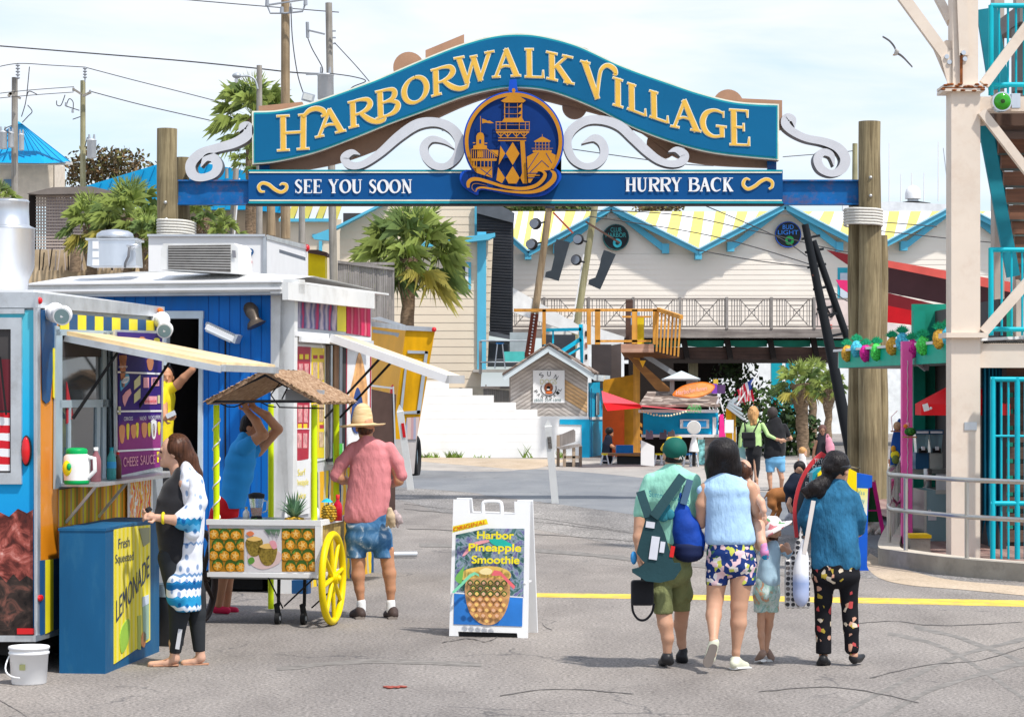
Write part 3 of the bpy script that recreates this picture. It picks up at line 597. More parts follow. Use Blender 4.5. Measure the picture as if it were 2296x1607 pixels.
def bands(name,stops,freq,ax=2,rough=.5,warp=.2,const=True,wsc=3):
 if name in MATS:return MATS[name]
 m,nt,b=nt_new(name);b.inputs['Roughness'].default_value=max(rough,.6);b.inputs['Specular IOR Level'].default_value=.12
 tc=nt.nodes.new('ShaderNodeTexCoord');s=nt.nodes.new('ShaderNodeSeparateXYZ');L(nt,tc.outputs['Object'],s.inputs[0])
 a=N(nt,'ShaderNodeMath',operation='MULTIPLY_ADD');L(nt,noise(nt,tc.outputs['Object'],wsc,3),a.inputs[0]);a.inputs[1].default_value=warp
 q=N(nt,'ShaderNodeMath',operation='MULTIPLY');L(nt,s.outputs[ax],q.inputs[0]);q.inputs[1].default_value=freq;L(nt,q.outputs[0],a.inputs[2])
 fr=N(nt,'ShaderNodeMath',operation='FRACT');L(nt,a.outputs[0],fr.inputs[0])
 L(nt,ramp(nt,fr.outputs[0],stops,'CONSTANT' if const else 'LINEAR'),b.inputs['Base Color']);MATS[name]=m;return m
def blot(name,stops,scale,rough=.5,kind='VORONOI',stretch=(1,1,1),interp='CONSTANT',seedloc=(0,0,0),dist=0,bmp=0):
 if name in MATS:return MATS[name]
 m,nt,b=nt_new(name);b.inputs['Roughness'].default_value=max(rough,.6);b.inputs['Specular IOR Level'].default_value=.12;v=coords(nt,stretch,loc=seedloc)
 if kind=='VORONOI':
  vo=N(nt,'ShaderNodeTexVoronoi',i_Scale=scale,i_Randomness=1.0);L(nt,v,vo.inputs['Vector'])
  s=nt.nodes.new('ShaderNodeSeparateColor');L(nt,vo.outputs['Color'],s.inputs[0]);f=s.outputs[0]
 else:f=noise(nt,v,scale,5,.6,dist)
 L(nt,ramp(nt,f,stops,interp),b.inputs['Base Color'])
 if bmp:bump(nt,b,f,bmp,.01)
 MATS[name]=m;return m
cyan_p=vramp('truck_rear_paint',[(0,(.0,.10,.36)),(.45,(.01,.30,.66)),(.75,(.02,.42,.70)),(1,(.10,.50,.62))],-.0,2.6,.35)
reef=blot('reef_print',[(.30,(.02,.015,.015)),(.44,(.12,.03,.025)),(.55,(.36,.09,.07)),(.66,(.62,.26,.22)),(.75,(.75,.62,.55))],7,.4,'NOISE',interp='LINEAR',dist=1.2)
stripes_rw=bands('flag_stripes',[(0,(.6,.02,.03)),(.5,(.8,.8,.8))],9,2,warp=.5)
t1=FR((-3.432,17.5,0),-R(6.75))
tr=thing('food_truck','blue and orange food truck at the left edge with purple menu board','food truck',t1 .loc,t1 .rz)
def o_(py,ax=0,val=0,px=100):return t1 .on(ax,val,px,py).z
z0=t1 .on(1,0,80,1437).z;z1=t1 .on(1,0,80,655).z;LEN=t1 .on(0,0,370,800).y
mb=MB(alud);mb.box(-2.3,-.02,.02,LEN,z0+.03,z1-.02);mb.box(-2.3,-.05,.05,LEN-.02,z1-.02,z1+.02,white);part('body',mb,tr)
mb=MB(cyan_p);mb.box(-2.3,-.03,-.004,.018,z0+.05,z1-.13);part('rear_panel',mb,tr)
mb=MB(reef);t1 .slab(mb,1,-.008,[(-400,1160),(0,1148),(20,1158),(40,1140),(60,1150),(74,1142),(74,1424),(-400,1424)],.003);t1 .slab(mb,1,-.0105,[(-400,1300),(0,1290),(14,1305),(30,1286),(44,1302),(60,1290),(74,1300),(74,1424),(-400,1424)],.002,blot('reef_dark',[(.35,(.012,.010,.010)),(.55,(.05,.035,.03)),(.68,(.20,.08,.06)),(.8,(.35,.2,.17))],7,.6,'NOISE',interp='LINEAR',dist=1.2));part('rear_reef_print',mb,tr)
mb=MB(alu)
for p in(((-400,655),(84,655),(84,690),(-400,690)),((-400,1424),(80,1424),(80,1438),(-400,1438))):t1 .slab(mb,1,-.016,p,.012)
t1 .slab(mb,1,-.02,[(75,690),(83,690),(83,1424),(77,1424)],.018,wht)
t1 .slab(mb,0,.02,[(85,656),(369,688),(369,711),(85,690)],.02);t1 .slab(mb,0,.02,[(80,1424),(134,1408),(134,1422),(80,1438)],.02);t1 .slab(mb,0,.014,[(84,690),(91,691),(91,1424),(84,1428)],.013)
part('metal_trim',mb,tr)
mb=MB(dk2)
t1 .slab(mb,1,-.01,[(-330,735),(32,735),(32,1062),(-330,1062)],.006,dark);t1 .slab(mb,1,-.013,[(-330,925),(22,925),(22,1055),(-330,1055)],.002,stripes_rw);t1 .slab(mb,1,-.013,[(-330,805),(24,805),(24,920),(-330,920)],.002,mat('interior_maroon',(.14,.02,.03),.5))
wf=part('rear_window',mb,tr)
mb=MB(alu)
for p in(((-340,712),(48,712),(48,738),(-340,738)),((24,738),(48,738),(48,1085),(24,1085)),((-340,1060),(24,1060),(24,1085),(-340,1085)),((-340,692),(54,692),(54,703),(-340,706))):t1 .slab(mb,1,-.03,p,.028,alu)
part('window_frame',mb,wf)
mb=MB(dk2);mb.bar(t1 .on(1,-.04,0,800),t1 .on(1,-.04,14,930),.012,.012);part('window_strut',mb,wf)
mb=MB(dk2);c=t1 .on(1,-.02,59,1010);mb.ball(c,(.041,.025,.112),16,10);tl=part('tail_light',mb,tr)
mb=MB(redl);mb.ball(c-Vector((0,.014,0)),(.032,.024,.100),16,10);part('lens',mb,tl)
for l,(x,y),r in((1,(106,668),(.03,.03,.03)),(0,(398,0),None)):
 pass
for n_,p,m_ in(('marker_light',(106,748/1.0-80),redl),):pass
def blob(name,fr,ax,val,px,py,r,m_,parent):mb=MB(m_);mb.ball(fr.on(ax,val,px,py),r,12,8);return part(name,mb,parent)
blob('marker_light',t1,1,-.03,106*.84,674,(.022,.02,.026),redl,tr);blob('marker_light',t1,0,.03,401*.898,697,(.02,.07,.028),mat('orange_lens',(.75,.16,.01),.25),tr)
blob('reflector',t1,0,.02,91,1340,(.015,.06,.025),redl,tr);mb=MB(redl);t1 .rect(mb,1,-.03,38,1408,76,1421,.02);part('reflector',mb,tr)
mb=MB(org);t1 .slab(mb,0,.012,[(91,700),(131,705),(131,1252),(91,1256)],.01);sp=part('side_panel',mb,tr)
mb=MB(nvy)
t1 .slab(mb,0,.022,[(93,694),(130,698),(113,898),(104,905),(96,896)],.006);t1 .slab(mb,0,.025,[(119,780),(134,782),(133,896),(128,904),(120,890)],.006,yel)
for i in range(12):
 x=lambda k:136+(366-136)*(k/12)**1.0
 t1 .slab(mb,0,.022,[(x(i),703+(x(i)-136)*.075),(x(i+1),703+(x(i+1)-136)*.075),(x(i+1),738+(x(i+1)-136)*.065),(x(i),738+(x(i)-136)*.065)],.006,yel if i%2==0 else nvy)
t1 .slab(mb,0,.022,[(91,1256),(134,1251),(134,1408),(91,1424)],.006);t1 .slab(mb,0,.027,[(103,1255),(120,1253),(120,1412),(103,1420)],.006,yel)
part('scalloped_print',mb,sp)
mb=MB(alud);t1 .slab(mb,0,.016,[(126,740),(262,742),(262,1074),(122,1094)],.012,dark)
t1 .slab(mb,0,.020,[(140,800),(250,800),(250,1060),(140,1075)],.003,gl);wn=part('serving_window',mb,tr)
mb=MB(alu)
for p in(((126,730),(134,732),(132,1094),(124,1096)),((126,738),(262,742),(262,752),(126,752)),((246,745),(262,745),(262,1070),(252,1072)),((134,897),(250,895),(250,912),(134,914)),((218,900),(226,900),(224,1070),(216,1072)),((156,910),(160,910),(159,1070),(156,1072)),((232,745),(240,745),(238,1070),(230,1072)),((134,742),(140,742),(140,1090),(132,1092))):t1 .slab(mb,0,.034,p,.016,mat('frame_pale',(.40,.50,.56),.4,.2))
part('window_frame',mb,wn)
mb=MB(mat('poster_red',(.4,.02,.03)));t1 .slab(mb,0,.026,[(150,855),(166,935),(150,950)],.004);part('red_sticker',mb,wn)
ya=t1 .on(0,0,140,752).y;yb=t1 .on(0,0,292,748).y;e1=t1 .on(1,ya,497,822);h1=t1 .on(1,ya,140,752)
mb=MB(wht)
A=[Vector((.02,ya,h1 .z)),Vector((e1 .x,ya,e1 .z)),Vector((e1 .x,yb,e1 .z)),Vector((.02,yb,h1 .z))]
mb.poly(A,(0,0,.035),mat('awning_print',(.75,.55,.30),.5,var=.35,scale=2.5));mb.bar(A[0]+Vector((0,-.01,-.02)),A[1]+Vector((0,-.01,-.02)),.05,.03,alu,up=(0,1,0));mb.bar(A[1]+Vector((.01,0,-.01)),A[2]+Vector((.01,0,-.01)),.04,.05,alu)
mb.bar(A[3]+Vector((0,.01,-.02)),A[2]+Vector((0,.01,-.02)),.05,.03,alu,up=(0,1,0))
aw=part('hatch_awning',mb,tr)
for(x0,y0),(x1,y1),yy in(((178,860),(140,948),ya+.1),((300,866),(230,920),yb-.1)):
 mb=MB(dk2);a=t1 .on(0,.03,x1,y1);d=(A[1]-A[0])*.33;mb.cyl((.05,yy,h1 .z-.62),(d.x+.02,yy,A[0].z+d.z-.02),.014,.010,10);part('gas_strut',mb,aw)
ys0=t1 .on(0,0,128,1088).y;ys1=t1 .on(0,0,352,1062).y;zs=t1 .on(0,.0,128,1083).z
xs_=t1 .on(1,ys0,200,1090).x if False else .30
mb=MB(alu);mb.box(.0,.32,ys0-.02,ys1,zs-.025,zs);
for yy in(ys0+.15,ys0+1.0):mb.bar((.02,yy,zs-.30),(.25,yy,zs-.03),.02,.02)
part('counter_shelf',mb,tr)
gstr=bands('gold_stripes',[(0,(.62,.22,.01)),(.22,(.75,.45,.02)),(.4,(.50,.30,.20)),(.5,(.72,.58,.02)),(.7,(.6,.25,.02)),(.85,(.25,.22,.02))],3.2,1,.25,.15,wsc=.7)
mb=MB(gstr);t1 .slab(mb,0,.02,[(132,1098),(290,1075),(290,1200),(132,1250)],.006);t1 .slab(mb,0,.026,[(132,1180),(290,1160),(290,1185),(132,1250)],.004,mat('gold_low',(.55,.24,.02),.3));part('counter_front',mb,tr)
fries=bands('snack_print',[(0,(.75,.1,.05)),(.2,(.8,.45,.05)),(.4,(.75,.72,.65)),(.55,(.8,.25,.1)),(.75,(.85,.6,.1)),(.9,(.7,.65,.6))],6,1,.4,2.0,wsc=6)
mb=MB(white);t1 .slab(mb,0,.05,[(288,1075),(343,1068),(343,1165),(288,1180)],.01);t1 .slab(mb,0,.056,[(292,1082),(339,1075),(339,1160),(292,1172)],.004,fries);part('snack_poster',mb,tr)
mprint=vramp('menu_print',[(0,(.20,.02,.16)),(.28,(.30,.04,.20)),(.40,(.045,.01,.18)),(.7,(.012,.006,.14)),(1,(.04,.02,.17))],t1 .on(0,0,300,1060).z,t1 .on(0,0,300,742).z,.3,.12)
xo=.10
mb=MB(alu);t1 .slab(mb,0,xo,[(258,739),(368,742),(364,1052),(262,1074)],.02);t1 .slab(mb,0,xo+.008,[(265,744),(364,748),(360,1046),(267,1066)],.006,mprint);mn=part('menu_board',mb,tr)
mb=MB(white);X=xo+.012
for a,b in(((264,832),(364,836)),((263,920),(363,919)),((264,1009),(362,1004)),((312,920),(313,1004)))[:3]:t1 .slab(mb,0,X,[a,b,(b[0],b[1]+4),(a[0],a[1]+4)],.002)
_s=t1 .slab;_t=t1 .text;dy_=lambda y:y-74 if y>868 else y
t1 .slab=lambda mb_,ax,v,l,th,m=None,sm=None:_s(mb_,ax,v,[(x,dy_(y)) for x,y in l],th,m,sm)
t1 .text=lambda mb_,tx,ax,v,a,b,h,m:_t(mb_,tx,ax,v,(a[0],dy_(a[1])),(b[0],dy_(b[1])),h,m)
lr=lambda x0,y0,x1,y1,m_:t1 .rect(mb,0,X,x0,y0,x1,y1,.003,m_)
pk=mat('pink_print',(.80,.35,.40),.5);wy=mat('pale_yellow_print',(.62,.60,.30),.5);bl=mat('sky_print',(.05,.35,.65),.5);brw=mat('food_brown',(.45,.18,.08),.6);ppl=mat('food_orange',(.75,.30,.12),.6)
t1 .slab(mb,0,X,cat([(270,930),(278,915),(288,913),(291,925),(286,935),(276,945),(271,950)],3,True),.003,bl);t1 .slab(mb,0,X+.003,cat([(273,930),(280,920),(289,918),(288,928),(280,934)],3,True),.003,white)
t1 .slab(mb,0,X,[(275,962),(282,952),(292,945),(295,955),(288,965),(280,985),(276,975)],.003,pk)
for y in(922,952):t1 .slab(mb,0,X,[(301,y+6),(315,y-8),(315,y+14),(301,y+26)],.003,wy)
lr(322,920,334,943,pk);lr(340,920,357,939,pk);lr(342,922,355,937,mat('lilac_print',(.35,.35,.65)));lr(324,962,352,980,pk)
for x,y in((266,985),(354,960)):lr(x,y,x+5,y+18,wy)
for x0,y0,w_,h_,m_ in((270,760,14,26,brw),(312,758,14,28,brw),(346,760,12,22,yel),(268,870,16,20,brw),(330,880,14,22,brw),(268,1030,12,34,ppl),(284,1026,6,30,yel),(294,1028,12,26,ppl),(305,1024,6,28,yel),(318,1024,12,28,ppl),(332,1024,6,26,yel),(339,1018,12,36,white),(342,1026,6,24,brw),(354,1022,6,24,yel),(352,1040-50,0,0,yel)):
 if w_:t1 .slab(mb,0,X,cat([(x0,y0),(x0+w_,y0),(x0+w_*.8,y0+h_),(x0+w_*.2,y0+h_)],3,True),.003,m_)
t1 .text(mb,'Oreo',0,X+.008,(275,932),(288,926),8,MATS['sky_print']);
for tx,x0,y0,x1,h_ in(('CORN DOG',278,1009+8,298,9),('NACHO',314,1008+8,328,9),('NACHO SUPREME',333,1006+8,360,9),('Brownie',325,977,351,9),('funnel cake',300,776,320,6),('sausage dogs',266,900-2,286,5)):t1 .text(mb,tx,0,X+.006,(x0,y0),(x1,y0-1),h_,white if 'B' not in tx[:1] else red)
t1 .slab=_s;t1 .text=_t
t1 .text(mb,'CHEESE',0,X+.006,(277,1046),(310,1043),22,pk);t1 .text(mb,'SAUCE',0,X+.006,(315,1042),(348,1039),22,pk);t1 .slab(mb,0,X,[(352,1012),(357,1012),(356,1036),(353,1036)],.003,yel)
part('menu_writing',mb,mn)
for k,(px,py) in enumerate(((142,705),(371,738))):
 mb=MB(white);a=t1 .on(0,.08,px-(18 if k==0 else 8),py-(4 if k==0 else 20));mb.ball(a,(.07,.09,.075),14,10);c=t1 .on(0,.22,px,py);mb.cyl(a,c,.045,.05,14);mb.cyl(a+Vector((-.08,0,0)),a,.05,.06,12)
 d=Vector((.1,-.9,-.25)).normalized();mb.cyl(c+d*-.02,c+d*.06,.062,.066,20);mb.cyl(c+d*.061,c+d*.064,.054,.054,20,mat('lamp_lens',(.22,.32,.33),.15));mb.ball(c,(.066,.066,.066),16,10)
 part('spot_lamp',mb,tr)
mb=MB(dk2);mb.box(-2.2,-.15,.2,LEN-.2,.12,z0+.03);part('chassis',mb,tr)
for yy in(1.5,2.3):
 mb=MB(dk2);mb.cyl((-.32,yy,.33),(-.06,yy,.33),.33,.33,26);mb.cyl((-.07,yy,.33),(-.03,yy,.33),.18,.16,20,alu);part('wheel',mb,tr)
mb=MB(galv);c=P(18,640,19.2);s=19.2/F
mb.lathe((c.x,19.2,0),[(42*s,c.z-.1),(46*s,2.05+(878-628)*s),(58*s,2.05+(878-600)*s),(60*s,2.05+(878-515)*s),(62*s,2.05+(878-512)*s),(52*s,2.05+(878-508)*s),(47*s,2.05+(878-505)*s),(46*s,2.05+(878-455)*s),(48*s,2.05+(878-452)*s),(44*s,2.05+(878-448)*s),(40*s,2.05+(878-470)*s)],40,axis='z')
solo('exhaust_duct','round silver exhaust duct on the roof of the near food truck','duct',mb)
def shelfpt(px):q=t1 .on(0,.2,px,1075);return t1 .M@Vector((.20,q.y,zs))
c=shelfpt(192-20);mb=MB(mat('jug_white',(.80,.80,.78),.35));mb.lathe(c+Vector((0,0,.0)),[(.001,0),(.088,0),(.094,.015),(.092,.03)],24,grn);mb.lathe(c,[(.093,.03),(.100,.14),(.094,.205),(.075,.225)],24)
j=thing('drink_jug','white insulated drink jug with green lid standing on the truck shelf','jug',c)
part('jug_body',mb,j,True)
mb=MB(grn);mb.lathe(c,[(.078,.222),(.08,.25),(.070,.262),(.045,.268),(.001,.268)],24);part('lid',mb,j,True)
mb=MB(yel);mb.ball(c+Vector((-.045,-.062,.12)),(.05,.04,.065),12,8);mb.ball(c+Vector((-.04,-.09,.13)),(.02,.02,.03),8,6,grn);part('label_sheet',mb,j,True)
mb=MB(MATS['jug_white']);mb.tube([c+Vector(p) for p in((.08,-.02,.20),(.135,-.03,.19),(.14,-.03,.10),(.09,-.02,.05))],.016,8);part('handle',mb,j,True)
bc=clear('bottle_teal',(.15,.62,.60),.1,.5)
for px,h_,r_,m_,cap_,lab in((250,.25,.036,bc,mat('cap_teal',(.02,.35,.42)),'clear teal drink bottle beside the jug on the truck shelf'),(264,.21,.03,mat('bottle_brown',(.12,.05,.03),.2),red,'brown sauce bottle at the right end of the truck shelf'),(215,.26,.04,mat('cup_rose',(.30,.12,.14),.4),white,'tall dark pink cup with white lid behind the jug')):
 c=shelfpt(px)+Vector((.0,0,0));b=thing('bottle' if 'bottle' in lab else 'drink_cup',lab,'bottle' if 'bottle' in lab else 'cup',c)
 mb=MB(m_);mb.lathe(c,[(.001,0),(r_,.003),(r_,h_*.6),(r_*.85,h_*.72),(r_*.4,h_*.86),(r_*.4,h_*.92)],18);part('vessel',mb,b,True)
 mb=MB(cap_);mb.lathe(c,[(r_*.45,h_*.9),(r_*.45,h_),(.001,h_)],14);part('cap',mb,b,True)
 if px==250:mb=MB(bl);mb.lathe(c,[(r_*1.03,h_*.36),(r_*1.03,h_*.56)],18,cap=False);part('label_sheet',mb,b,True)
c=G(65,1532);bk=thing('bucket','white plastic bucket with a wire handle on the asphalt under the truck','bucket',c)
mb=MB(white);mb.lathe(c,[(.001,0),(.115,0),(.122,.01),(.135,.21),(.142,.212),(.142,.225),(.136,.227),(.137,.245),(.144,.247),(.144,.262),(.140,.266),(.128,.262),(.110,.02)],32,cap=False);part('pail',mb,bk,True)
mb=MB(white);mb.tube([c+Vector((-.13+.0*i,-.02,.20))+Vector((-.055*math.sin(i/8*math.pi),-.02,-.10*(i/8) if False else-.14*math.sin(i/8*math.pi/2)))+Vector((.10*i/8,-.13*math.sin(i/8*1.5),0)) for i in range(9)],.006,6);part('handle',mb,bk,True)
mb=MB(mat('label_olive',(.25,.26,.12)));mb.box(c.x-.04,c.x+.0,c.y-.138,c.y-.131,.11,.15);part('label_sheet',mb,bk,True)
l1=FR(G(236,1510),-R(6.5));ls=thing('lemonade_stand','tall blue painted box with a yellow Fresh Squeezed LEMONADE banner','stand',l1 .loc,l1 .rz)
lb_=mat('stand_blue',(.008,.095,.22),.55,var=.18,scale=2,stretch=(1,1,.3),bmp=.15,bs=20,dirt=(.04,.16,.26),dirtamt=.6);lb2=mat('stand_blue_side',(.03,.11,.25),.5,var=.1)
zt=l1 .on(1,0,236,1184).z;wx=l1 .on(1,0,133,1400).x;ye=l1 .on(0,0,357,1400).y;yb1=l1 .on(0,0,254,1400).y
mb=MB(lb_);mb.box(wx,0,0,ye,0,zt-.02);mb.box(wx-.008,.006,-.006,ye+.006,zt-.02,zt);part('cabinet',mb,ls)
byel=bands('banner_print',[(0,(.80,.66,.02)),(.5,(.80,.70,.16))],9,1,.35,.05)
mb=MB(byel);l1 .slab(mb,0,.006,[(256,1184),(337,1176),(337,1464-30),(256,1488)],.005);bn=part('banner',mb,ls)
mb=MB(mat('ink_blue',(.03,.06,.12),.5))
l1 .text(mb,'Fresh',0,.010,(266,1230),(291,1224),24,None);l1 .text(mb,'Squeezed',0,.010,(259,1262),(300,1254),20,None)
o0=l1 .on(0,.010,261,1395);uu=l1 .on(0,.010,335,1290)-o0
mb.text('LEMONADE',o0,uu,(0,0,1),.17,uu.length);part('banner_writing',mb,bn)
mb=MB(mat('lime_print',(.30,.52,.06)));l1 .slab(mb,0,.011,cat([(272,1462),(270,1420),(280,1395),(290,1388),(291,1420),(284,1450)],4,True),.004)
l1 .slab(mb,0,.011,[(320,1345),(334,1340),(334,1430),(322,1440)],.004,mat('glass_print',(.30,.45,.35)));l1 .slab(mb,0,.013,[(320,1338),(334,1332),(334,1352),(320,1360)],.004,mat('glass_print2',(.55,.62,.70)));l1 .slab(mb,0,.011,cat([(316,1440),(322,1415),(328,1425),(324,1450)],4,True),.004,ppl)
l1 .slab(mb,0,.011,[(309,1380),(317,1378),(316,1455),(310,1455)],.004,mat('lime_print2',(.45,.50,.12)));l1 .slab(mb,0,.011,[(312,1184),(336,1182),(336,1215),(322,1225)],.004,mat('olive_print',(.30,.30,.18)))
part('banner_drawing',mb,bn)
c=G(384,1446)
b=thing('litter_bin','round dark grey litter bin with a pale bag, behind the woman at the truck','bin',c)
mb=MB(mat('bin_grey',(.06,.065,.07),.6));mb.lathe(c,[(.001,0),(.10,0),(.125,.42),(.13,.45)],24);part('bin_body',mb,b,True)
mb=MB(mat('bag_pale',(.40,.50,.53),.5,var=.3,scale=12));mb.lathe(c,[(.132,.40),(.135,.47),(.125,.50),(.10,.46)],24);part('bag_liner',mb,b,True)
t2=FR(P(642,878,24.6)*1.0,-R(14));t2=FR((P(642,878,24.6).x,24.6,0),-R(14))
bt=thing('food_trailer','blue walled food trailer with white corner post, red menu and a long open side hatch','food trailer',t2 .loc,t2 .rz)
bw=mat('trailer_blue',(.003,.145,.52),.45,var=.10,scale=1.2,stretch=(3,1,.4),bmp=.12,bs=9,dirt=(.03,.10,.26),dirtamt=.5)
S1=t2 .on(0,0,838,760).y;zr=t2 .on(1,0,640,655).z;zb=t2 .on(1,0,640,1350).z;Wl=t2 .on(1,0,50,800).x
xd0,xd1=t2 .on(1,0,372,800).x,t2 .on(1,0,446,800).x;zd=t2 .on(1,0,400,710).z
zfb=t2 .on(1,0,560,1288).z;mb=MB(bw);mb.box(Wl,xd0,0,.08,zfb,zr);mb.box(xd1,-.0,0,.08,zfb,zr);mb.box(xd0,xd1,0,.08,zd,zr)
for i in range(40):
 x=Wl+i*.115
 if x<-.1 and not(xd0-.03<x<xd1+.02):mb.box(x,x+.006,-.004,0,zfb,zr-.01,mat('groove_blue',(.003,.07,.30),.5))
part('front_wall',mb,bt)
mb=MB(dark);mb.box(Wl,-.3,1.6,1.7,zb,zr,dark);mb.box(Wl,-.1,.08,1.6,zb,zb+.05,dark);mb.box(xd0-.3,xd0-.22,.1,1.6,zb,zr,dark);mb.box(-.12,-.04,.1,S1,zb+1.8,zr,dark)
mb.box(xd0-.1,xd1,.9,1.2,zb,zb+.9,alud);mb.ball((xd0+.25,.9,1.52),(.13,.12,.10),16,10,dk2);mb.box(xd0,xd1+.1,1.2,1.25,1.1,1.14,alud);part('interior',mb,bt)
mb=MB(mat('door_frame',(.55,.63,.68),.5))
t2 .slab(mb,1,-.03,[(446,698),(454,698),(452,1345),(440,1345)],.10);t2 .slab(mb,1,-.034,[(360,697),(455,697),(455,714),(360,714)],.10)
t2 .slab(mb,1,-.03,[(360,700),(373,700),(373,1345),(360,1345)],.10);part('door_frame',mb,bt)
mb=MB(dk2);mb.box(t2 .on(1,0,504,900).x,t2 .on(1,0,507,900).x,-.008,0,zfb,t2 .on(1,0,500,760).z);part('conduit',mb,bt)
mb=MB(whited)
g=[(0,634),(0,655)]
xg0=t2 .on(1,-.2,60,640).x;zg1=t2 .on(1,-.2,400,633).z;zg0=t2 .on(1,-.2,400,656).z
mb.box(xg0,.02,-.20,-.08,zg0,zg1);mb.box(xg0,.02,-.23,-.20,zg0+.02,zg0+.045,white);mb.box(xg0,.03,-.24,-.18,zg1-.012,zg1+.004,white);mb.box(xg0,.0,-.18,.05,zg0-.03,zg0,alud);part('gutter',mb,bt)
def pegmat():
 m,nt,b=nt_new('perforated_white');b.inputs['Roughness'].default_value=.5
 v=coords(nt,(22,22,22));vo=N(nt,'ShaderNodeTexVoronoi',i_Scale=1,i_Randomness=0.0);L(nt,v,vo.inputs['Vector'])
 L(nt,ramp(nt,vo.outputs['Distance'],[(.16,(.12,.12,.12)),(.24,(.74,.74,.74))]),b.inputs['Base Color']);return m
mb=MB(pegmat())
rz=t2 .on(1,.6,350,604).z;a=t2 .on(1,-.15,62,615);bq=t2 .on(1,.6,330,603);cq=t2 .on(1,.5,560,618)
mb.add([(xg0,-.20,zg1+.004),(.0,-.20,zg1+.004),(.0,.9,zg1+.10),(-1.3,.9,rz),(-2.0,.9,rz-.005),(xg0,.9,rz-.05)],[(0,1,2,3,4,5)]);mb.add([(xg0,-.20,zg1),(xg0,.9,rz-.05),(xg0,2.6,rz-.1),(xg0,2.6,zg1)],[(0,1,2,3)]);mb.add([(.0,.9,zg1+.10),(-1.3,.9,rz),(-2.0,.9,rz-.005),(xg0,.9,rz-.05),(xg0,S1,rz-.1),(.0,S1,zg1+.05)],[(0,1,2,3,4,5)],whited)
part('roof',mb,bt)
mb=MB(whited);t2 .slab(mb,1,-.02,[(630,655),(661,655),(654,1300),(614,1300)],.1);t2 .slab(mb,1,-.01,[(648,1300),(690,1300),(690,1366),(652,1366)],.1,nvy);mb.box(-.16,.06,-.02,.16,zb,zr);part('corner_post',mb,bt)
mb=MB(whited);t2 .slab(mb,0,.20,[(646,633),(840,657),(840,692),(646,672)],.06);mb.box(-.1,.2,-.20,.0,zg0-.02,zg1+.02);mb.box(-.1,.18,0,S1,zg1-.02,zg1+.0);part('side_fascia',mb,bt)
mb=MB(whited);t2 .slab(mb,0,.0,[(655,672),(833,690),(833,1010),(655,1345)],.05,mat('side_wall',(.55,.55,.56),.5));mb.box(-.1,.0,0,S1,zb,zb+.8,nvy);part('side_wall',mb,bt)
drape=bands('ice_print',[(0,(.06,.08,.20)),(.2,(.45,.40,.48)),(.35,(.10,.11,.24)),(.5,(.50,.03,.10)),(.62,(.06,.08,.2)),(.8,(.55,.45,.5)),(1,(.1,.1,.25))],2.2,1,.35,.8,False,2.5)
drape2=bands('berry_print',[(0,(.45,.02,.06)),(.3,(.65,.04,.12)),(.6,(.5,.02,.08)),(.8,(.7,.2,.25)),(1,(.45,.02,.06))],4,1,.35,.5,False)
mb=MB(drape);xx=.012
t2 .slab(mb,0,xx,[(662,676),(756,684),(756,742),(662,734)],.008,drape);t2 .slab(mb,0,xx,[(758,684),(776,686),(776,744),(752,741)],.008,yel);t2 .slab(mb,0,xx,[(778,686),(831,690),(831,755),(778,747)],.008,drape2);part('valance_print',mb,bt)
mb=MB(wht);t2 .slab(mb,0,.10,[(662,742),(738,748),(738,760),(662,753)],.1);t2 .slab(mb,0,.12,[(676,754),(762,760),(762,772),(676,766)],.03);t2 .slab(mb,0,.10,[(776,752),(832,757),(832,764),(776,760)],.1);t2 .slab(mb,0,.12,[(782,762),(838,764),(838,776),(782,774)],.03,mat('ledge_grey',(.60,.62,.64),.5));t2 .slab(mb,0,.09,[(738,747),(776,751),(776,765),(738,760)],.09,alud);part('hatch_track',mb,bt)
rd=mat('menu_red',(.42,.02,.05),.4);ydk=mat('menu_yellow',(.80,.60,.02),.4);tan=mat('menu_tan',(.55,.38,.24),.5,var=.4,scale=25);pinkm=mat('menu_pink',(.66,.30,.30),.5,var=.5,scale=22)
mb=MB(white);t2 .slab(mb,0,xx,[(658,770),(730,775),(730,1030),(650,1045)],.006);mm_=part('menu_panel',mb,bt)
mb=MB(rd);X=xx+.006
def cell(x0,x1,y0,y1,m_,dx=0):t2 .slab(mb,0,X,[(x0,y0),(x1,y0+.3*(x1-x0)*.1),(x1-dx,y1),(x0-dx,y1)],.004,m_)
t2 .slab(mb,0,X-.001,[(659,776),(697,778),(692,1028),(652,1036)],.003,rd);t2 .slab(mb,0,X-.001,[(699,779),(728,781),(727,1026),(698,1028)],.003,ydk)
for r_,(ya_,yb_) in enumerate(((812,862),(905,955),(968,1012))):
 for k in range(3):t2 .rect(mb,0,X+.002,658-r_*1.6+k*12.6,ya_+3,667-r_*1.6+k*12.6,yb_-8,.003,pinkm);
 for k in range(2):t2 .rect(mb,0,X+.002,702+k*14,ya_,712+k*14,yb_-10,.003,tan)
 for k in range(3):t2 .rect(mb,0,X+.002,659-r_*1.6+k*12.6,ya_-18,667-r_*1.6+k*12.6,ya_-7,.003,ydk)
 for k in range(2):t2 .rect(mb,0,X+.002,703+k*14,ya_-16,712+k*14,ya_-8,.003,rd)
for y in(890,960):t2 .rect(mb,0,X+.003,654,y,696,y+2,.003,white)
part('menu_pictures',mb,mm_)
mb=MB(wht);t2 .slab(mb,0,X,[(650,1034),(697,1030),(694,1150),(640,1160)],.01,wht);t2 .slab(mb,0,X+.004,cat([(656,1045),(661,1070),(658,1110),(653,1115),(653,1070)],3,True),.003,mat('surf_dark',(.05,.09,.10)))
ytxt=mat('text_yellow',(.80,.66,.02),.5)
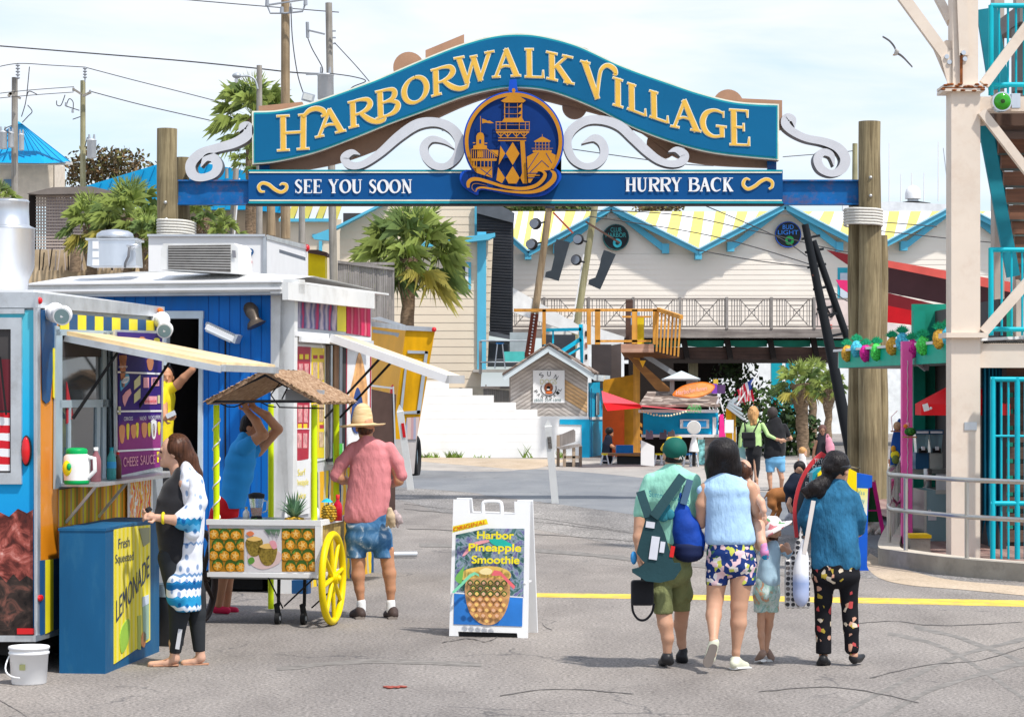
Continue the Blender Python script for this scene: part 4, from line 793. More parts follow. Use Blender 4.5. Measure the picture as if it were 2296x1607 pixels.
for tx,y,x0,x1 in(('Surf',1066,668,685),('Pineapple',1088,664,692),('Juice',1118,666,686)):t2 .text(mb,tx,0,X+.006,(x0,y),(x1,y-2),15,ytxt)
part('pineapple_poster',mb,bt)
mb=MB(dark);t2 .slab(mb,0,xx+.004,[(733,772),(777,776),(774,1030),(733,1035)],.008,dark)
for x0,x1,m_ in((734,739,wood('frame_wood',(.10,.07,.05),(.26,.20,.15),2)),(750,760,wood('frame_wood2',(.28,.14,.07),(.42,.25,.14),2)),(742,746,alu),(762,768,alud)):t2 .slab(mb,0,xx+.02,[(x0,774),(x1,775),(x1-1,1026),(x0-1,1028)],.02,m_)
part('serving_window',mb,bt)
mb=MB(alu);q0=t2 .on(0,0,733,1045).y;zc=t2 .on(0,.25,735,1040).z;mb.box(.0,.30,q0,q0+1.1,zc-.03,zc);mb.box(.27,.31,q0,q0+1.1,zc-.05,zc+.005,wht);part('counter_shelf',mb,bt)
mb=MB(bands('side_stripes',[(0,(.75,.40,.02)),(.3,(.5,.45,.3)),(.45,(.78,.55,.02)),(.7,(.02,.06,.16)),(.82,(.6,.55,.4))],2.6,1,.4,.5));t2 .slab(mb,0,.006,[(698,1060),(833,1040),(833,1290),(698,1345)],.004);part('lower_print',mb,bt)
mb=MB(wht);t2 .slab(mb,0,xx,[(778,776),(832,778),(826,1010),(776,1020)],.008);t2 .slab(mb,0,X+.001,cat([(806,790),(818,830),(824,875),(822,930),(806,960),(788,930),(784,890),(794,840)],4,True),.003,mat('flame_print',(.75,.36,.14),.5,var=.5,scale=6));t2 .slab(mb,0,X+.005,cat([(802,868),(813,900),(812,945),(806,968),(794,968),(788,940),(792,900)],4,True),.003,mat('surf_navy',(.01,.05,.22),.4));t2 .text(mb,'SURF',0,X+.009,(791,945),(811,944),12,white)
for x in(777,831):t2 .slab(mb,0,X+.001,[(x,776),(x+2,776),(x,1010),(x-2,1010)],.003,rd)
part('surfboard_poster',mb,bt)
yh0=t2 .on(0,.1,737,757).y;yh1=yh0+.62;h=t2 .on(0,.12,737,757);e=t2 .on(1,yh0,1002,850);
mb=MB(wht);A=[Vector((.12,yh0,h.z)),Vector((e.x,yh0,e.z)),Vector((e.x,yh1,e.z)),Vector((.12,yh1,h.z))]
mb.poly(A,(0,0,.03),wht,None);T=Vector((0,0,.032));mb.poly([p+T for p in A],(0,0,.004),mat('hatch_print',(.78,.60,.42),.5,var=.35,scale=1.6))
mb.bar(A[0]+Vector((0,-.01,-.0)),A[1]+Vector((0,-.01,-.0)),.03,.085,wht,up=(0,0,1));mb.bar(A[1]+Vector((.01,-.02,0)),A[2]+Vector((.01,0,0)),.03,.085,mat('hatch_edge',(.45,.45,.45),.6),up=(0,0,1))
ht=part('hatch',mb,bt)
for(x0,y0),(x1,y1),yy in(((861,888-0),(798,983),yh0+.05),((897,899),(828,1008),yh1-.05)):
 d=A[1]-A[0];mb=MB(dk2);mb.cyl((.04,yy,h.z-.85),(.12+d.x*.42,yy,A[0].z+d.z*.42-.03),.012,.014,10);part('gas_strut',mb,ht)
mb=MB(dk2);mb.box(Wl+.2,-.15,.2,S1,.15,zfb);mb.box(Wl+.1,-.3,.12,1.8,.02,zfb-.01,mat('under_shade_black',(.008,.008,.008),.8));part('chassis',mb,bt)  # black box paints the shade under the trailer along with its chassis
mb=MB(dk2);mb.cyl((-.32,1.2,.32),(-.08,1.2,.32),.32,.32,24);part('wheel',mb,bt)
mb=MB(alu);c=t2 .on(1,-.16,497,747);mb.obox(c,(.33,.12,.055),(0,R(24),0),white);
for i in range(16):mb.obox(c+Vector((-.15+.02*i,.0,.03+.0))+Vector((0,0,-(-.15+.02*i)*.44)),(.006,.11,.035),(0,R(24),0),alud)
mb.obox(c+Vector((-.01,-.03,-.03)),(.29,.10,.02),(0,R(24),0),alud);mb.obox(c+Vector((.17,0,-.06)),(.03,.14,.09),(0,R(24),0));mb.bar(c,c+Vector((0,.17,.02)),.03,.03,alud);part('flood_light',mb,bt)
mb=MB(mat('bronze',(.10,.08,.065),.4,.5));c=t2 .on(1,-.12,565,712);mb.tube([c+Vector((-.02,.12,.08)),c+Vector((-.02,.0,.09)),c+Vector((0,0,.05)),c+Vector((.03,0,-.01)),c+Vector((.035,0,-.05)),c+Vector((.05,0,-.08))],[.05,.07,.07,.05,.085,.105],18);part('wall_lamp',mb,bt)
c=P(258,603,25.4);s=25.4/F
ef=thing('exhaust_fan','silver roof exhaust fan with domed cap on the blue trailer','roof fan',(c.x,25.4,c.z-.06))
mb=MB(galv);z=lambda py:2.05+(878-py)*s
mb.M=Matrix.Translation((c.x,25.4,0));mb.add([((a*(46 if k else 49))*s*1.12,(b*(46 if k else 49))*s,z(598-0) if k==0 else z(537)) for k in(0,1) for a,b in((-1,-1),(1,-1),(1,1),(-1,1))],[(0,3,2,1),(4,5,6,7),(0,1,5,4),(1,2,6,5),(2,3,7,6),(3,0,4,7)]);mb.box(-58*s,58*s,-50*s,50*s,z(541),z(537));part('housing',mb,ef,True)
mb=MB(galv);mb.lathe((c.x,25.4,0),[(40*s,z(537)),(42*s,z(531)),(40*s,z(524)),(30*s,z(518)),(12*s,z(515)),(.001,z(514))],28);part('cap',mb,ef,True)
mb=MB(white);mb.M=Matrix.Translation((c.x,25.4-48*s,0))
for y0,y1 in((544,561),(566,580),(584,598)):mb.box(-42*s,-28*s,-.012,-.002,z(y1),z(y0))
part('label_sheet',mb,ef,True)
mb=MB(mat('cable_grey',(.15,.15,.16)));mb.tube([P(290,555,25.1),P(288,575,25.05),P(281,590,25.1),P(280,600,25.1)],.014,8);mb.ball(P(298,551,25.13),(.07,.03,.025),10,8,galv);part('cable',mb,ef,True)
ac=FR((P(360,600,24.9).x,24.9,0),-R(8));a_=thing('air_conditioner','white rooftop air conditioner with dark slatted grille on the blue trailer','air conditioner',ac.loc,ac.rz)
mb=MB(whited);out=[(359,602),(361,560),(366,546),(524,545),(533,553),(536,612),(534,614),(359,604)];ac.slab(mb,1,0,out,.55,whited);part('casing',mb,a_)
mb=MB(mat('grille_dark',(.13,.12,.11),.7,var=.3,scale=12));ac.slab(mb,1,-.006,[(377,551),(517,549),(517,610),(377,603)],.004)
for i in range(9):y=554+i*5.6;ac.slab(mb,1,-.012,[(377,y),(517,y-1+.5*i*.8),(517,y+1.1+.4*i),(377,y+1.6)],.006,mat('slat_grey',(.42,.41,.39),.5))
part('grille',mb,a_)
mb=MB(dk2);ac.slab(mb,1,-.016,[(520,575-14),(528,562),(529,578),(521,577)],.004,mat('badge_grey',(.2,.2,.22)));part('badge',mb,a_)
ct=FR((P(716,878,21.15).x,21.15,0),-R(9.7))
cart=thing('pineapple_cart','small white cart with thatched roof, lime green posts, pineapple pictures and a big yellow wheel','cart',ct.loc,ct.rz)
lime=mat('lime_post',(.62,.78,.005),.45,var=.05)
s=21.15/F;ztop=ct.on(1,0,600,1168).z;zbot=ct.on(1,0,600,1290).z;xl=ct.on(1,0,468,1200).x;DP=ct.on(0,0,771.5,1168).y
mb=MB(white)
mb.box(xl,-.005,0,.03,zbot,ztop-.02);mb.box(-.03,.0,.03,DP,zbot,ztop-.02);mb.box(xl,xl+.03,.03,DP,zbot,ztop-.02);mb.box(xl,0,DP-.03,DP,zbot,ztop-.02)
mb.box(xl+.03,-.03,.03,DP-.03,zbot,zbot+.02,black);part('cart_box',mb,cart)
mb=MB(wht);e=.018
mb.box(xl-e,e,-e,e+.012,ztop-.035,ztop+.012);mb.box(-.012,e+.01,e+.014,DP,ztop-.034,ztop+.011);mb.box(xl-.01,e,-e+.002,.0,zbot-.015,zbot+.022);mb.box(-.034,e+.004,-e+.001,.03,zbot+.023,ztop-.036);mb.box(-.004,e,-.0+.032,DP,zbot-.013,zbot+.02);part('frame_rail',mb,cart)
mb=MB(mat('counter_steel',(.30,.33,.36),.35,.6));mb.box(xl+.02,-.02,.03,DP-.03,ztop-.03,ztop-.012);part('counter_top',mb,cart)
pgreen=mat('pine_green',(.05,.12,.02),.5);porange=mat('pine_orange',(.66,.28,.02),.5,var=.3,scale=30);pyell=mat('pine_yellow',(.80,.52,.16),.5);
def pinecells(mb,fr,ax,val,x0,x1,y0,y1,cw,chh):
 rows=int((y1-y0)/chh)+1;k=0
 for r_ in range(rows):
  n=int((x1-x0)/cw)+1
  for c_ in range(n):
   cx=x0+(c_+.5*(r_%2))*cw+cw*.3+rnd(-2,2);cy=y0+(r_+.45)*chh+rnd(-2,2);a0_=rnd(-.5,.5)
   if cx>x1-2 or cy>y1-2:continue
   cl=lambda l:[(min(max(a,x0),x1),min(max(b,y0),y1)) for a,b in l]
   ell=lambda rx,ry,dy=0:cl([(cx+rx*math.cos(t),cy+dy+ry*math.sin(t)) for t in np.linspace(0,6.283,11)[:-1]])
   jx,jy=rnd(.92,1.08),rnd(.92,1.08)
   fr.slab(mb,ax,val,ell(cw*.52*jx,chh*.60),.002,pgreen);dd=(.0016 if ax==0 else-.0016)
   fr.slab(mb,ax,val+dd,ell(cw*.43*jx,chh*.44*jy,chh*.16),.0015,porange);
   st=[(cx+q*cw*(.36 if i%2==0 else .12)*math.sin(t+a0_),cy+chh*.14-chh*(.42 if i%2==0 else .13)*math.cos(t+a0_)) for i,t in enumerate(np.linspace(0,6.283,11)[:-1]) for q in(1,)]
   fr.slab(mb,ax,val+2*dd,cl(st),.0015,pyell)
   if(r_+c_)%2:fr.slab(mb,ax,val+3*dd,cl([(cx-cw*.42,cy-chh*.1),(cx-cw*.1,cy-chh*.42),(cx-cw*.18,cy-chh*.1)]),.0015,mat('pine_leafgreen',(.12,.30,.05),.5))
mb=MB(porange)
for x0,x1 in((470,547),(632,709)):mb=MB(porange);ct.rect(mb,1,-.004,x0,1184,x1,1281,.003,mat('pine_base',(.42,.20,.02),.5));pinecells(mb,ct,1,-.0065,x0,x1,1184,1281,25,24);part('pineapple_print',mb,cart)
mb=MB(white);ct.rect(mb,1,-.004,549,1183,630,1281,.003,mat('plate_print',(.66,.64,.66),.5,var=.12));V=-.007
dpr=lambda l,m_,k=0:ct.slab(mb,1,V-k*.0016,cat(l,3,True),.0015,m_)
dpr([(556,1240),(590,1225),(628,1238),(626,1262),(590,1276),(562,1264)],mat('plate_pink',(.70,.52,.50)),0)
pbr=mat('pine_brown',(.24,.17,.03),.6,var=.5,scale=60)
for(x,y,w_,h_) in((570,1224,17,27),(600,1242,19,30)):dpr([(x-w_,y-h_*.6),(x+w_,y-h_*.6),(x+w_*.95,y+h_*.3),(x+w_*.4,y+h_*.8),(x-w_*.4,y+h_*.8),(x-w_*.95,y+h_*.3)],pbr,1);dpr([(x-w_,y-h_*.58),(x,y-h_*.82),(x+w_,y-h_*.58),(x,y-h_*.40)],pyell,2)
dpr([(556,1254),(566,1248),(571,1258),(560,1265)],MATS['pine_leafgreen'],1);dpr([(552,1195),(562,1190),(570,1196),(560,1202)],mat('hib_orange',(.7,.2,.08)),3);dpr([(604,1214),(616,1212),(621,1226),(612,1230)],pk,3)
for k in range(9):ct.slab(mb,1,V-.003-.0012*k,[(592+k*4,1186),(597+k*4,1186),(600+k*3,1196+4*(k%3))],.001,mat('frond_print',(.10,.20,.12)))
part('drink_print',mb,cart)
mb=MB(mat('cart_side_print',(.45,.32,.10),.5,var=.5,scale=9));mb.box(.001,.006,.05,DP-.02,zbot+.025,ztop-.04);part('side_print',mb,cart)
zp=ct.on(1,.03,600,905).z;pcs=[]
for nm,x,y in(('a',xl+.06,.035),('b',-.055,.035),('c',-.06,DP-.05),('d',-.84,DP+.55)):
 mb=MB(lime);mb.cyl((x,y,ztop-.02 if nm!='d' else .01),(x,y,zp-.01),.0275,.0275,16);pt=part('post',mb,cart);pcs.append((x,y))
 if nm=='a':mb=MB(white);mb.tube([(x+.031*math.cos(t),y+.031*math.sin(t),ztop+.02+(zp-ztop-.1)*t/34) for t in np.linspace(0,34,150)],.006,6);part('white_tape',mb,pt)
th=blot('thatch',[(.2,(.09,.05,.03)),(.42,(.28,.17,.10)),(.6,(.42,.28,.18)),(.8,(.62,.48,.36))],26,.9,'NOISE',stretch=(1,1,1),interp='LINEAR',dist=.3,bmp=.9)
ax_=ct.on(1,-.12,594,836);el=ct.on(1,-.12,463,904);er=ct.on(1,-.12,716,904);RD=1.30
mb=MB(th)
def slope(a,b,nu=30,nv=34,sag=.0):
 a=Vector(a);b=Vector(b);nrm=Vector((-(b.z-a.z),0,b.x-a.x)).normalized();nrm*=(1 if nrm.z>0 else-1)
 top_=[];
 for i in range(nu+1):
  for j in range(nv+1):
   p=a+(b-a)*(i/nu)+Vector((0,RD*j/nv,0));p+=nrm*(.035+rnd(-.009,.009));
   if i==nu:p+=(b-a).normalized()*rnd(0,.03)+Vector((0,0,-.012))
   if j in(0,nv):p+=Vector((0,(-1 if j==0 else 1)*rnd(0,.02),-.012))
   top_.append(p)
 mb.add(top_,[(i*(nv+1)+j,(i+1)*(nv+1)+j,(i+1)*(nv+1)+j+1,i*(nv+1)+j+1) for i in range(nu) for j in range(nv)])
 mb.poly([a+nrm*.03,b+nrm*.028,b-nrm*.012,a-nrm*.005],(0,RD,0))
slope(ax_,el);slope(ax_,er)
rf=part('thatched_roof',mb,cart)
mb=MB(mat('straw',(.45,.31,.18),.9,var=.4,scale=20))
for k in range(420):
 side=random.choice((el,er));t=random.random();edge_=random.random()
 if edge_<.4:p=ax_+(side-ax_)*t+Vector((0,0,0));d=Vector((rnd(-.02,.02),-rnd(.01,.04),-rnd(-.01,.02)))
 else:p=side+Vector((0,RD*t,0));d=((side-ax_).normalized()*rnd(.01,.05)+Vector((0,rnd(-.02,.02),-rnd(0,.02))))
 p=p+Vector((0,0,.03));q=Vector((0,.004,.004));mb.add([p-q,p+q,p+d],[(0,1,2)])
part('straw_fringe',mb,rf)
mb=MB(black)
a0=ct.on(1,-.10,463,900);a1=ct.on(1,-.10,714,900);
for yy in(-.10,RD-.2):
 mb.bar((a0 .x,yy,a0 .z),(a1 .x,yy,a1 .z),.02,.022);mb.bar((ax_.x,yy,ax_.z-.02),(a0 .x,yy,a0 .z),.02,.02);mb.bar((ax_.x,yy,ax_.z-.02),(a1 .x,yy,a1 .z),.02,.02)
for x in(a0 .x,a1 .x):mb.bar((x,-.1,a0 .z),(x,RD-.2,a0 .z),.02,.02)
mb.tube([(a0 .x+.1+.25*i/4,.0,a0 .z-.02-.03*math.sin(i)) for i in range(9)],.006,6);mb.tube([(ax_.x+.12,0,a0 .z+.02),(ax_.x+.17,0,a0 .z+.12),(ax_.x+.10,0,a0 .z+.16),(ax_.x+.02,0,a0 .z+.06),(ax_.x+.1,0,a0 .z-.05),(ax_.x+.5,0,a0 .z-.06)],.007,6)
mb.bar((ax_.x+.08,.3,a0 .z+.06),(ax_.x+.42,.3,a0 .z+.05),.07,.10,alud)
part('roof_frame',mb,cart)
def wheelpart(x,y,m_,lab=None):
 mb=MB(m_);zc=.414;Rr=.414
 pts=[(x,y+(Rr-.032)*math.cos(t),zc+(Rr-.032)*math.sin(t)) for t in np.linspace(0,2*math.pi,49)];mb.tube(pts,.032,12,caps=False)
 for k in range(8):
  t=2*math.pi*k/8+.15;mb.cyl((x+.0,y,zc),(x,y+(Rr-.05)*math.cos(t),zc+(Rr-.05)*math.sin(t)),.024,.018,10)
 mb.cyl((x-.03,y,zc),(x+.055,y,zc),.06,.05,18);mb.ball((x+.06,y,zc),(.02,.03,.03),12,8)
 return part('wheel',mb,cart,label=lab)
ywh=mat('wheel_yellow',(.80,.60,.0),.45,var=.06)
wc=ct.on(0,.10,748,1286);wheelpart(.09,wc.y,ywh,'big yellow spoked wheel');wheelpart(xl-.09,wc.y,mat('wheel_dark',(.05,.035,.03),.6),'dark spoked wheel')
mb=MB(alud);mb.cyl((xl-.09,wc.y,.414),(.09,wc.y,.414),.018,.018,10);part('axle',mb,cart)
for px in(623,681):
 q=ct.on(1,.12,px,1357);mb=MB(dk2);mb.cyl((q.x-.02,.12,.055),(q.x+.02,.12,.055),.055,.055,18);mb.cyl((q.x-.023,.12,.055),(q.x+.023,.12,.055),.022,.022,12,alud);mb.bar((q.x,.12,.10),(q.x-.02,.14,.18),.03,.05);mb.bar((q.x,.14,.16),(q.x,.16,zbot),.025,.025);cw_=part('caster',mb,cart)
mb=MB(dk2);mb.bar((-.04,.05,zbot),(-.35,.12,.16),.012,.012);mb.bar((-.5,.1,zbot),(-.36,.12,.14),.012,.012);mb.bar((.05,.1,.28),(-.1,.12,.15),.012,.012);part('brace',mb,cart)
CW=lambda x,y,z=0:ct.M@Vector((x,y,ztop-.012+z))
def onct(px,y):q=ct.on(1,y,px,1168);return CW(q.x,y)
c=onct(575,.30);b=thing('blender_jug','clear blender jug with black lid half full of pink smoothie on the cart','blender',c)
mb=MB(black);mb.lathe(c,[(.001,0),(.055,0),(.05,.03),(.045,.045)],20);part('base',mb,b,True)
mb=MB(clear('jug_clear',(.75,.80,.80),.08,.75));mb.lathe(c,[(.043,.045),(.068,.20),(.070,.205)],22,cap=False);mb.tube([c+Vector(p) for p in((.065,0,.18),(.10,0,.17),(.095,0,.09),(.055,0,.07))],.008,8);part('jug',mb,b,True)
mb=MB(mat('smoothie',(.60,.12,.10),.4));mb.lathe(c,[(.001,.047),(.041,.048),(.053,.115),(.001,.118)],20);part('smoothie',mb,b,True)
mb=MB(black);mb.lathe(c,[(.072,.20),(.074,.235),(.06,.24),(.03,.25),(.001,.25)],20);part('lid',mb,b,True)
leafm=mat('pine_leaf',(.16,.30,.17),.5,var=.35,scale=9);flesh=mat('pine_skin',(.55,.33,.03),.6,var=.5,scale=55,bmp=.6,bs=60)
def pineapple(c,r,h,leaf,lab,n=40,group=None):
 b=thing('pineapple',lab,'pineapple',c,0,group);mb=MB(flesh)
 for i in range(9):
  for j in range(12):
   t=math.pi*(i+.5)/9;a=2*math.pi*(j+.5*(i%2))/12;rr=r*math.sin(t)**.6;mb.ball((c.x+rr*math.cos(a)*.93,c.y+rr*math.sin(a)*.93,c.z+h/2-h/2*math.cos(t)),(r*.27,r*.27,h*.075),6,4,pbr if(i+j)%4==0 else flesh)
 mb.ball((c.x,c.y,c.z+h/2),(r*.93,r*.93,h/2),16,10);part('fruit',mb,b,True)
 mb=MB(leafm)
 for k in range(n):
  a=rnd(0,6.28);sp=(k/n);l_=leaf*rnd(.7,1.1);out=Vector((math.cos(a),math.sin(a),0));side=Vector((-math.sin(a),math.cos(a),0))*leaf*.055;pr=None;o0=len(mb.v)
  for q in range(5):
   t=q/4;p=Vector((c.x,c.y,c.z+h-.01))+out*(.015+l_*(.25+.55*sp)*t**1.4)+Vector((0,0,l_*(1-.45*sp)*t-.25*l_*sp*t*t));w_=side*(1-t**2);mb.add([p-w_,p+w_],[])
   if q:mb.f.append([o0+2*q-2,o0+2*q-1,o0+2*q+1,o0+2*q]);mb.mi.append(0);mb.sm.append(True)
 part('leaf_crown',mb,b,True);return b
pineapple(onct(660,.12)+Vector((0,0,-.10)),.10,.14,.26,'pineapple with large spiky grey green crown on the cart counter',70)
pineapple(onct(733,.30)+Vector((.02,0,0)),.062,.14,.0001,'cut pineapple cup with a blue paper umbrella, beside the syrup bottle',2)
c=onct(733,.30)+Vector((0,0,.17));b=thing('drink_umbrella','small blue paper drink umbrella in the cut pineapple cup','umbrella',c);mb=MB(mat('paper_blue',(.02,.42,.62),.6));mb.lathe(c,[(.055,.0),(.03,.022),(.001,.035)],10);part('canopy',mb,b,True);mb=MB(wht);mb.cyl(c+Vector((0,0,-.05)),c+Vector((0,0,.03)),.003,.003,6);part('stick',mb,b,True)
for px,yy,r_,h_,m_,cp,lab in((757,.35,.042,.235,mat('syrup_red',(.50,.0,.02),.15,coat=.5),red,'tall red syrup bottle at the right corner of the cart'),(700+8,.20,.032,.17,white,mat('label_pink',(.6,.3,.3)),'white squeeze bottle beside the right front cart post'),(749,.45,.03,.15,mat('bottle_blue',(.03,.16,.40),.2),white,'small blue bottle behind the red syrup bottle'),(552,.35,.03,.12,white,mat('sticker',(.5,.4,.2)),'short white tub left of the blender')):
 c=onct(px,yy);b=thing('squeeze_bottle' if h_<.2 else 'syrup_bottle',lab,'bottle',c)
 mb=MB(m_);mb.lathe(c,[(.001,0),(r_,.003),(r_,h_*.55),(r_*.8,h_*.66),(r_*.35,h_*.78),(r_*.35,h_*.86)],18);part('vessel',mb,b,True);mb=MB(cp);mb.lathe(c,[(r_*.42,h_*.85),(r_*.42,h_),(.001,h_)],12);part('cap',mb,b,True)
mb=MB(mat('fresh_leaf',(.10,.42,.03),.5))
for k in range(26):p=onct(552+k*3.2,.15+rnd(-.05,.1))+Vector((0,0,.006+rnd(0,.012)));a=rnd(-.7,.7);d=Vector((math.cos(a)*.05,math.sin(a)*.05,rnd(-.002,.02)));n_=Vector((-math.sin(a)*.01,math.cos(a)*.01,0));mb.add([p-n_,p+n_,p+d+n_*.3,p+d-n_*.3],[(0,1,2,3)])
solo('leaf_garnish','loose bright green leaves lying on the cart counter','leaves',mb,kind='stuff')
mb=MB(clear('box_green',(.12,.62,.12),.15,.3));q=t2 .M@Vector((.16,t2 .on(0,.16,742,1020).y+.25,zc));mb.box(q.x-.05,q.x+.05,q.y-.08,q.y+.08,q.z,q.z+.20);sb=solo('sauce_caddy','bright green caddy with sauce bottles on the blue trailer counter','caddy',mb)
g0=G(1094,1428);af=FR(g0,-R(11));A_=thing('sandwich_board','white folding sandwich board advertising ORIGINAL Harbor Pineapple Smoothie','sandwich board',af.loc,af.rz)
plastic=mat('board_plastic',(.82,.82,.82),.4,var=.03)
Hh=1.145;lean=math.atan2(.17,Hh)
def tiltM(sgn,y0):return Matrix.Translation((0,y0,0))@Matrix.Rotation(-lean*sgn,4,'X')
def U(cx,cy):
 v=(1500-cy)/1300;lx=160+85*v;return((cx-lx)/750*.665-.332,v*Hh)
mb=MB(plastic);mb.M=tiltM(1,0)
out=[(160,1495),(245,190),(392,190),(392,320),(510,320),(835,330),(835,205),(985,205),(912,1505),(820,1505),(815,1455),(248,1450),(248,1495)]
mb.poly([(U(a,b)[0],0,U(a,b)[1]) for a,b in out],(0,.035,0));mb.tube([(U(a,b)[0],.018,U(a,b)[1]) for a,b in cat([(525,330),(528,235),(560,210),(680,210),(705,240),(705,330)],4)],.018,10);part('front_panel',mb,A_)
mb=MB(plastic);mb.M=tiltM(-1,.46)
mb.poly([(U(a,b)[0],0,U(a,b)[1]) for a,b in out],(0,.035,0));part('rear_panel',mb,A_)
mb=MB(dk2);mb.box(-.25,.25,.02,.05,.002,.035);part('lower_bar',mb,A_);mb=MB(plastic);mb.bar((.30,.06,.45),(.30,.34,.45),.02,.01,plastic);part('cross_bar',mb,A_)
mb=MB();mb.M=tiltM(1,0);k_=[0]
def pp_(l,m_,sm=True):
 k_[0]+=1;l=cat(l,4,True) if sm else l;mb.poly([(U(a,b)[0],-.002-.0012*k_[0],U(a,b)[1]) for a,b in l],(0,.001,0),m_)
fol=blot('foliage_print',[(.30,(.02,.03,.08)),(.42,(.06,.16,.14)),(.52,(.30,.36,.45)),(.60,(.10,.10,.28)),(.72,(.45,.35,.50))],9,.5,'NOISE',interp='LINEAR',dist=2)
pp_([(258,530),(560,465),(925,465),(890,1120),(225,1090)],fol,False);pp_([(225,1078),(890,1112),(885,1122),(224,1090)],white,False);pp_([(224,1092),(885,1124),(868,1392),(208,1382)],mat('table_blue_print',(.03,.20,.62),.4,var=.3,scale=2),False)
pp_([(320,720),(420,610),(560,575),(590,590),(440,640),(345,725)],pk);pp_([(580,572),(690,565),(790,610),(780,640),(640,630)],mat('teal_print',(.02,.45,.38)))
pp_([(270,950),(350,860),(600,825),(760,870),(750,950),(500,970),(380,960)],mat('rind_print',(.80,.55,.14),.5,var=.2));pp_([(360,960),(480,940),(740,950),(765,1050),(745,1180),(690,1300),(600,1375),(480,1375),(380,1290),(340,1170),(330,1050)],mat('pine_fruit_print',(.60,.33,.14),.5,var=.3,scale=20))
for r_ in range(8):
 for c_ in range(6):
  x=385+c_*66+(33 if r_%2 else 0)-r_*0;y=985+r_*52;
  if(x-550)**2/205**2+max(0,y-1100)**2/255**2<1 and x<745:pp_([(x-30,y),(x,y-28),(x+30,y),(x,y+28)],pgreen if r_<3 else mat('pine_rust',(.52,.24,.09)));pp_([(x-19,y+3),(x,y-14),(x+19,y+3),(x,y+22)],pyell if(r_+c_)%2 else mat('pine_pinkish',(.72,.42,.26)))
pp_([(500,880),(560,850),(620,870),(600,910),(520,910)],mat('ice_yellow',(.85,.70,.35)));pp_([(225,1085),(400,915),(450,890),(490,910),(495,935),(460,915),(420,935),(250,1095)],mat('straw_green',(.20,.62,.38)),False);pp_([(610,920),(640,870),(700,880),(740,920),(838,1020),(822,1050),(700,920),(650,925)],mat('straw_pink',(.75,.14,.16)),False);pp_([(262,950),(370,820),(350,860),(320,1000)],mat('melon_print',(.15,.40,.08)))
k_[0]+=1
t3=lambda txt,x0,y0,x1,y1,h_,m_,push:mb.text(txt,(U(x0,y0)[0],0,U(x0,y0)[1]),(U(x1,y1)[0]-U(x0,y0)[0],0,U(x1,y1)[1]-U(x0,y0)[1]),(0,0,1),h_,U(x1,y1)[0]-U(x0,y0)[0],m_,push=(0,push,0))
bp=-.004-.0012*k_[0]
pp_([(252,520),(258,460),(585,385),(600,435)],yel,False)
for dx,dz in((0,0),(.0025,.002),(-.0025,.002),(.002,-.002)):t3('ORIGINAL',262+dx*1000,508,592,430,.036,mat('letter_orange',(.72,.14,.01)),bp-.004-dx*.1-dz*.13)
for txt,x0,y0,x1 in(('Harbor',490,575,840),('Pineapple',405,692,905),('Smoothie',430,808,885)):
 for i,(dx,dz) in enumerate(((0,0),(.004,0),(-.004,0),(0,.004),(0,-.004),(.003,.003),(-.003,-.003))):t3(txt,x0+dx*900,y0-dz*900,x1+dx*900,y0-dz*900,.064,yel,bp-.004-.0004*i)
part('poster',mb,A_)
beige=mat('steel_beige',(.72,.62,.52),.5,var=.06,scale=1.5,dirt=(.45,.28,.18),dirtamt=.25);rust=mat('rust',(.25,.08,.025),.9,var=.5,scale=14,bmp=.4);turq=mat('turquoise_paint',(.005,.42,.52),.35,var=.1);teald=mat('teal_stair',(.01,.20,.26),.5,var=.15)
TY=28.4;W0=FR((0,0,0),0)
c0=P(2133,0,TY).x;c1_=P(2198,0,TY).x;cw=c1_-c0
tw=thing('steel_tower','beige steel tower column with diagonal braces and rusty flange at the right edge','tower',((c0+c1_)/2,TY+cw/2,0))
Zt=lambda py,Y=TY:P(0,py,Y).z
mb=MB(beige);mb.box(c0,c1_,TY,TY+cw,0,Zt(200));mb.box(c0+.02,c1_-.02,TY+.02,TY+cw-.02,Zt(200),9.5)
mb.bar(((c0+c1_)/2-.02,TY-.01,Zt(125)),((c0+c1_)/2-.14,TY-.01,9.0),.12,.03);part('column',mb,tw,True)
mb=MB(rust)
for y0,y1 in((191,197),(199,206)):mb.box(c0-.10,c1_+.04,TY-.06,TY+cw+.06,Zt(y1),Zt(y0),beige)
for k in range(16):x=c0-.11+(cw+.16)*k/15;mb.ball((x,TY-.065,Zt(rnd(190,206))),(.03,.012,.014),8,6)
mb.box(c0-.11,c1_+.045,TY-.062,TY+.0,Zt(199.5),Zt(197));mb.box(c0+.1,c0+.13,TY-.025,TY-.005,Zt(192),Zt(120));part('flange',mb,tw,True)
mb=MB(beige);mb.box(P(2119,0,TY).x,P(2213,0,TY).x,TY-.08,TY+cw+.1,Zt(757),Zt(746));part('collar',mb,tw,True)
mb=MB(beige);mb.poly(pxpts([(2092,108),(2122,90),(2134,92),(2134,192),(2128,192)],TY+.1),(0,.03,0));mb.poly(pxpts([(2110,130),(2134,110),(2134,192),(2126,192)],TY+.05),(0,.02,0));part('gusset',mb,tw,True)
mb=MB(galv)
for x,y in((2122,128),(2128,140),(2160,119),(2163,133)):mb.cyl(P(x,y,TY+.06 if x<2140 else TY-.03),P(x,y,TY+.06 if x<2140 else TY-.03)+Vector((0,-.03,0)),.028,.028,8)
part('bolt',mb,tw,True)
def brace(a,b,Y0,Y1,w_,nm='brace'):
 mb=MB(beige);mb.bar(P(*a,Y0),P(*b,Y1),w_,.10,up=(0,1,0));part(nm,mb,tw,True)
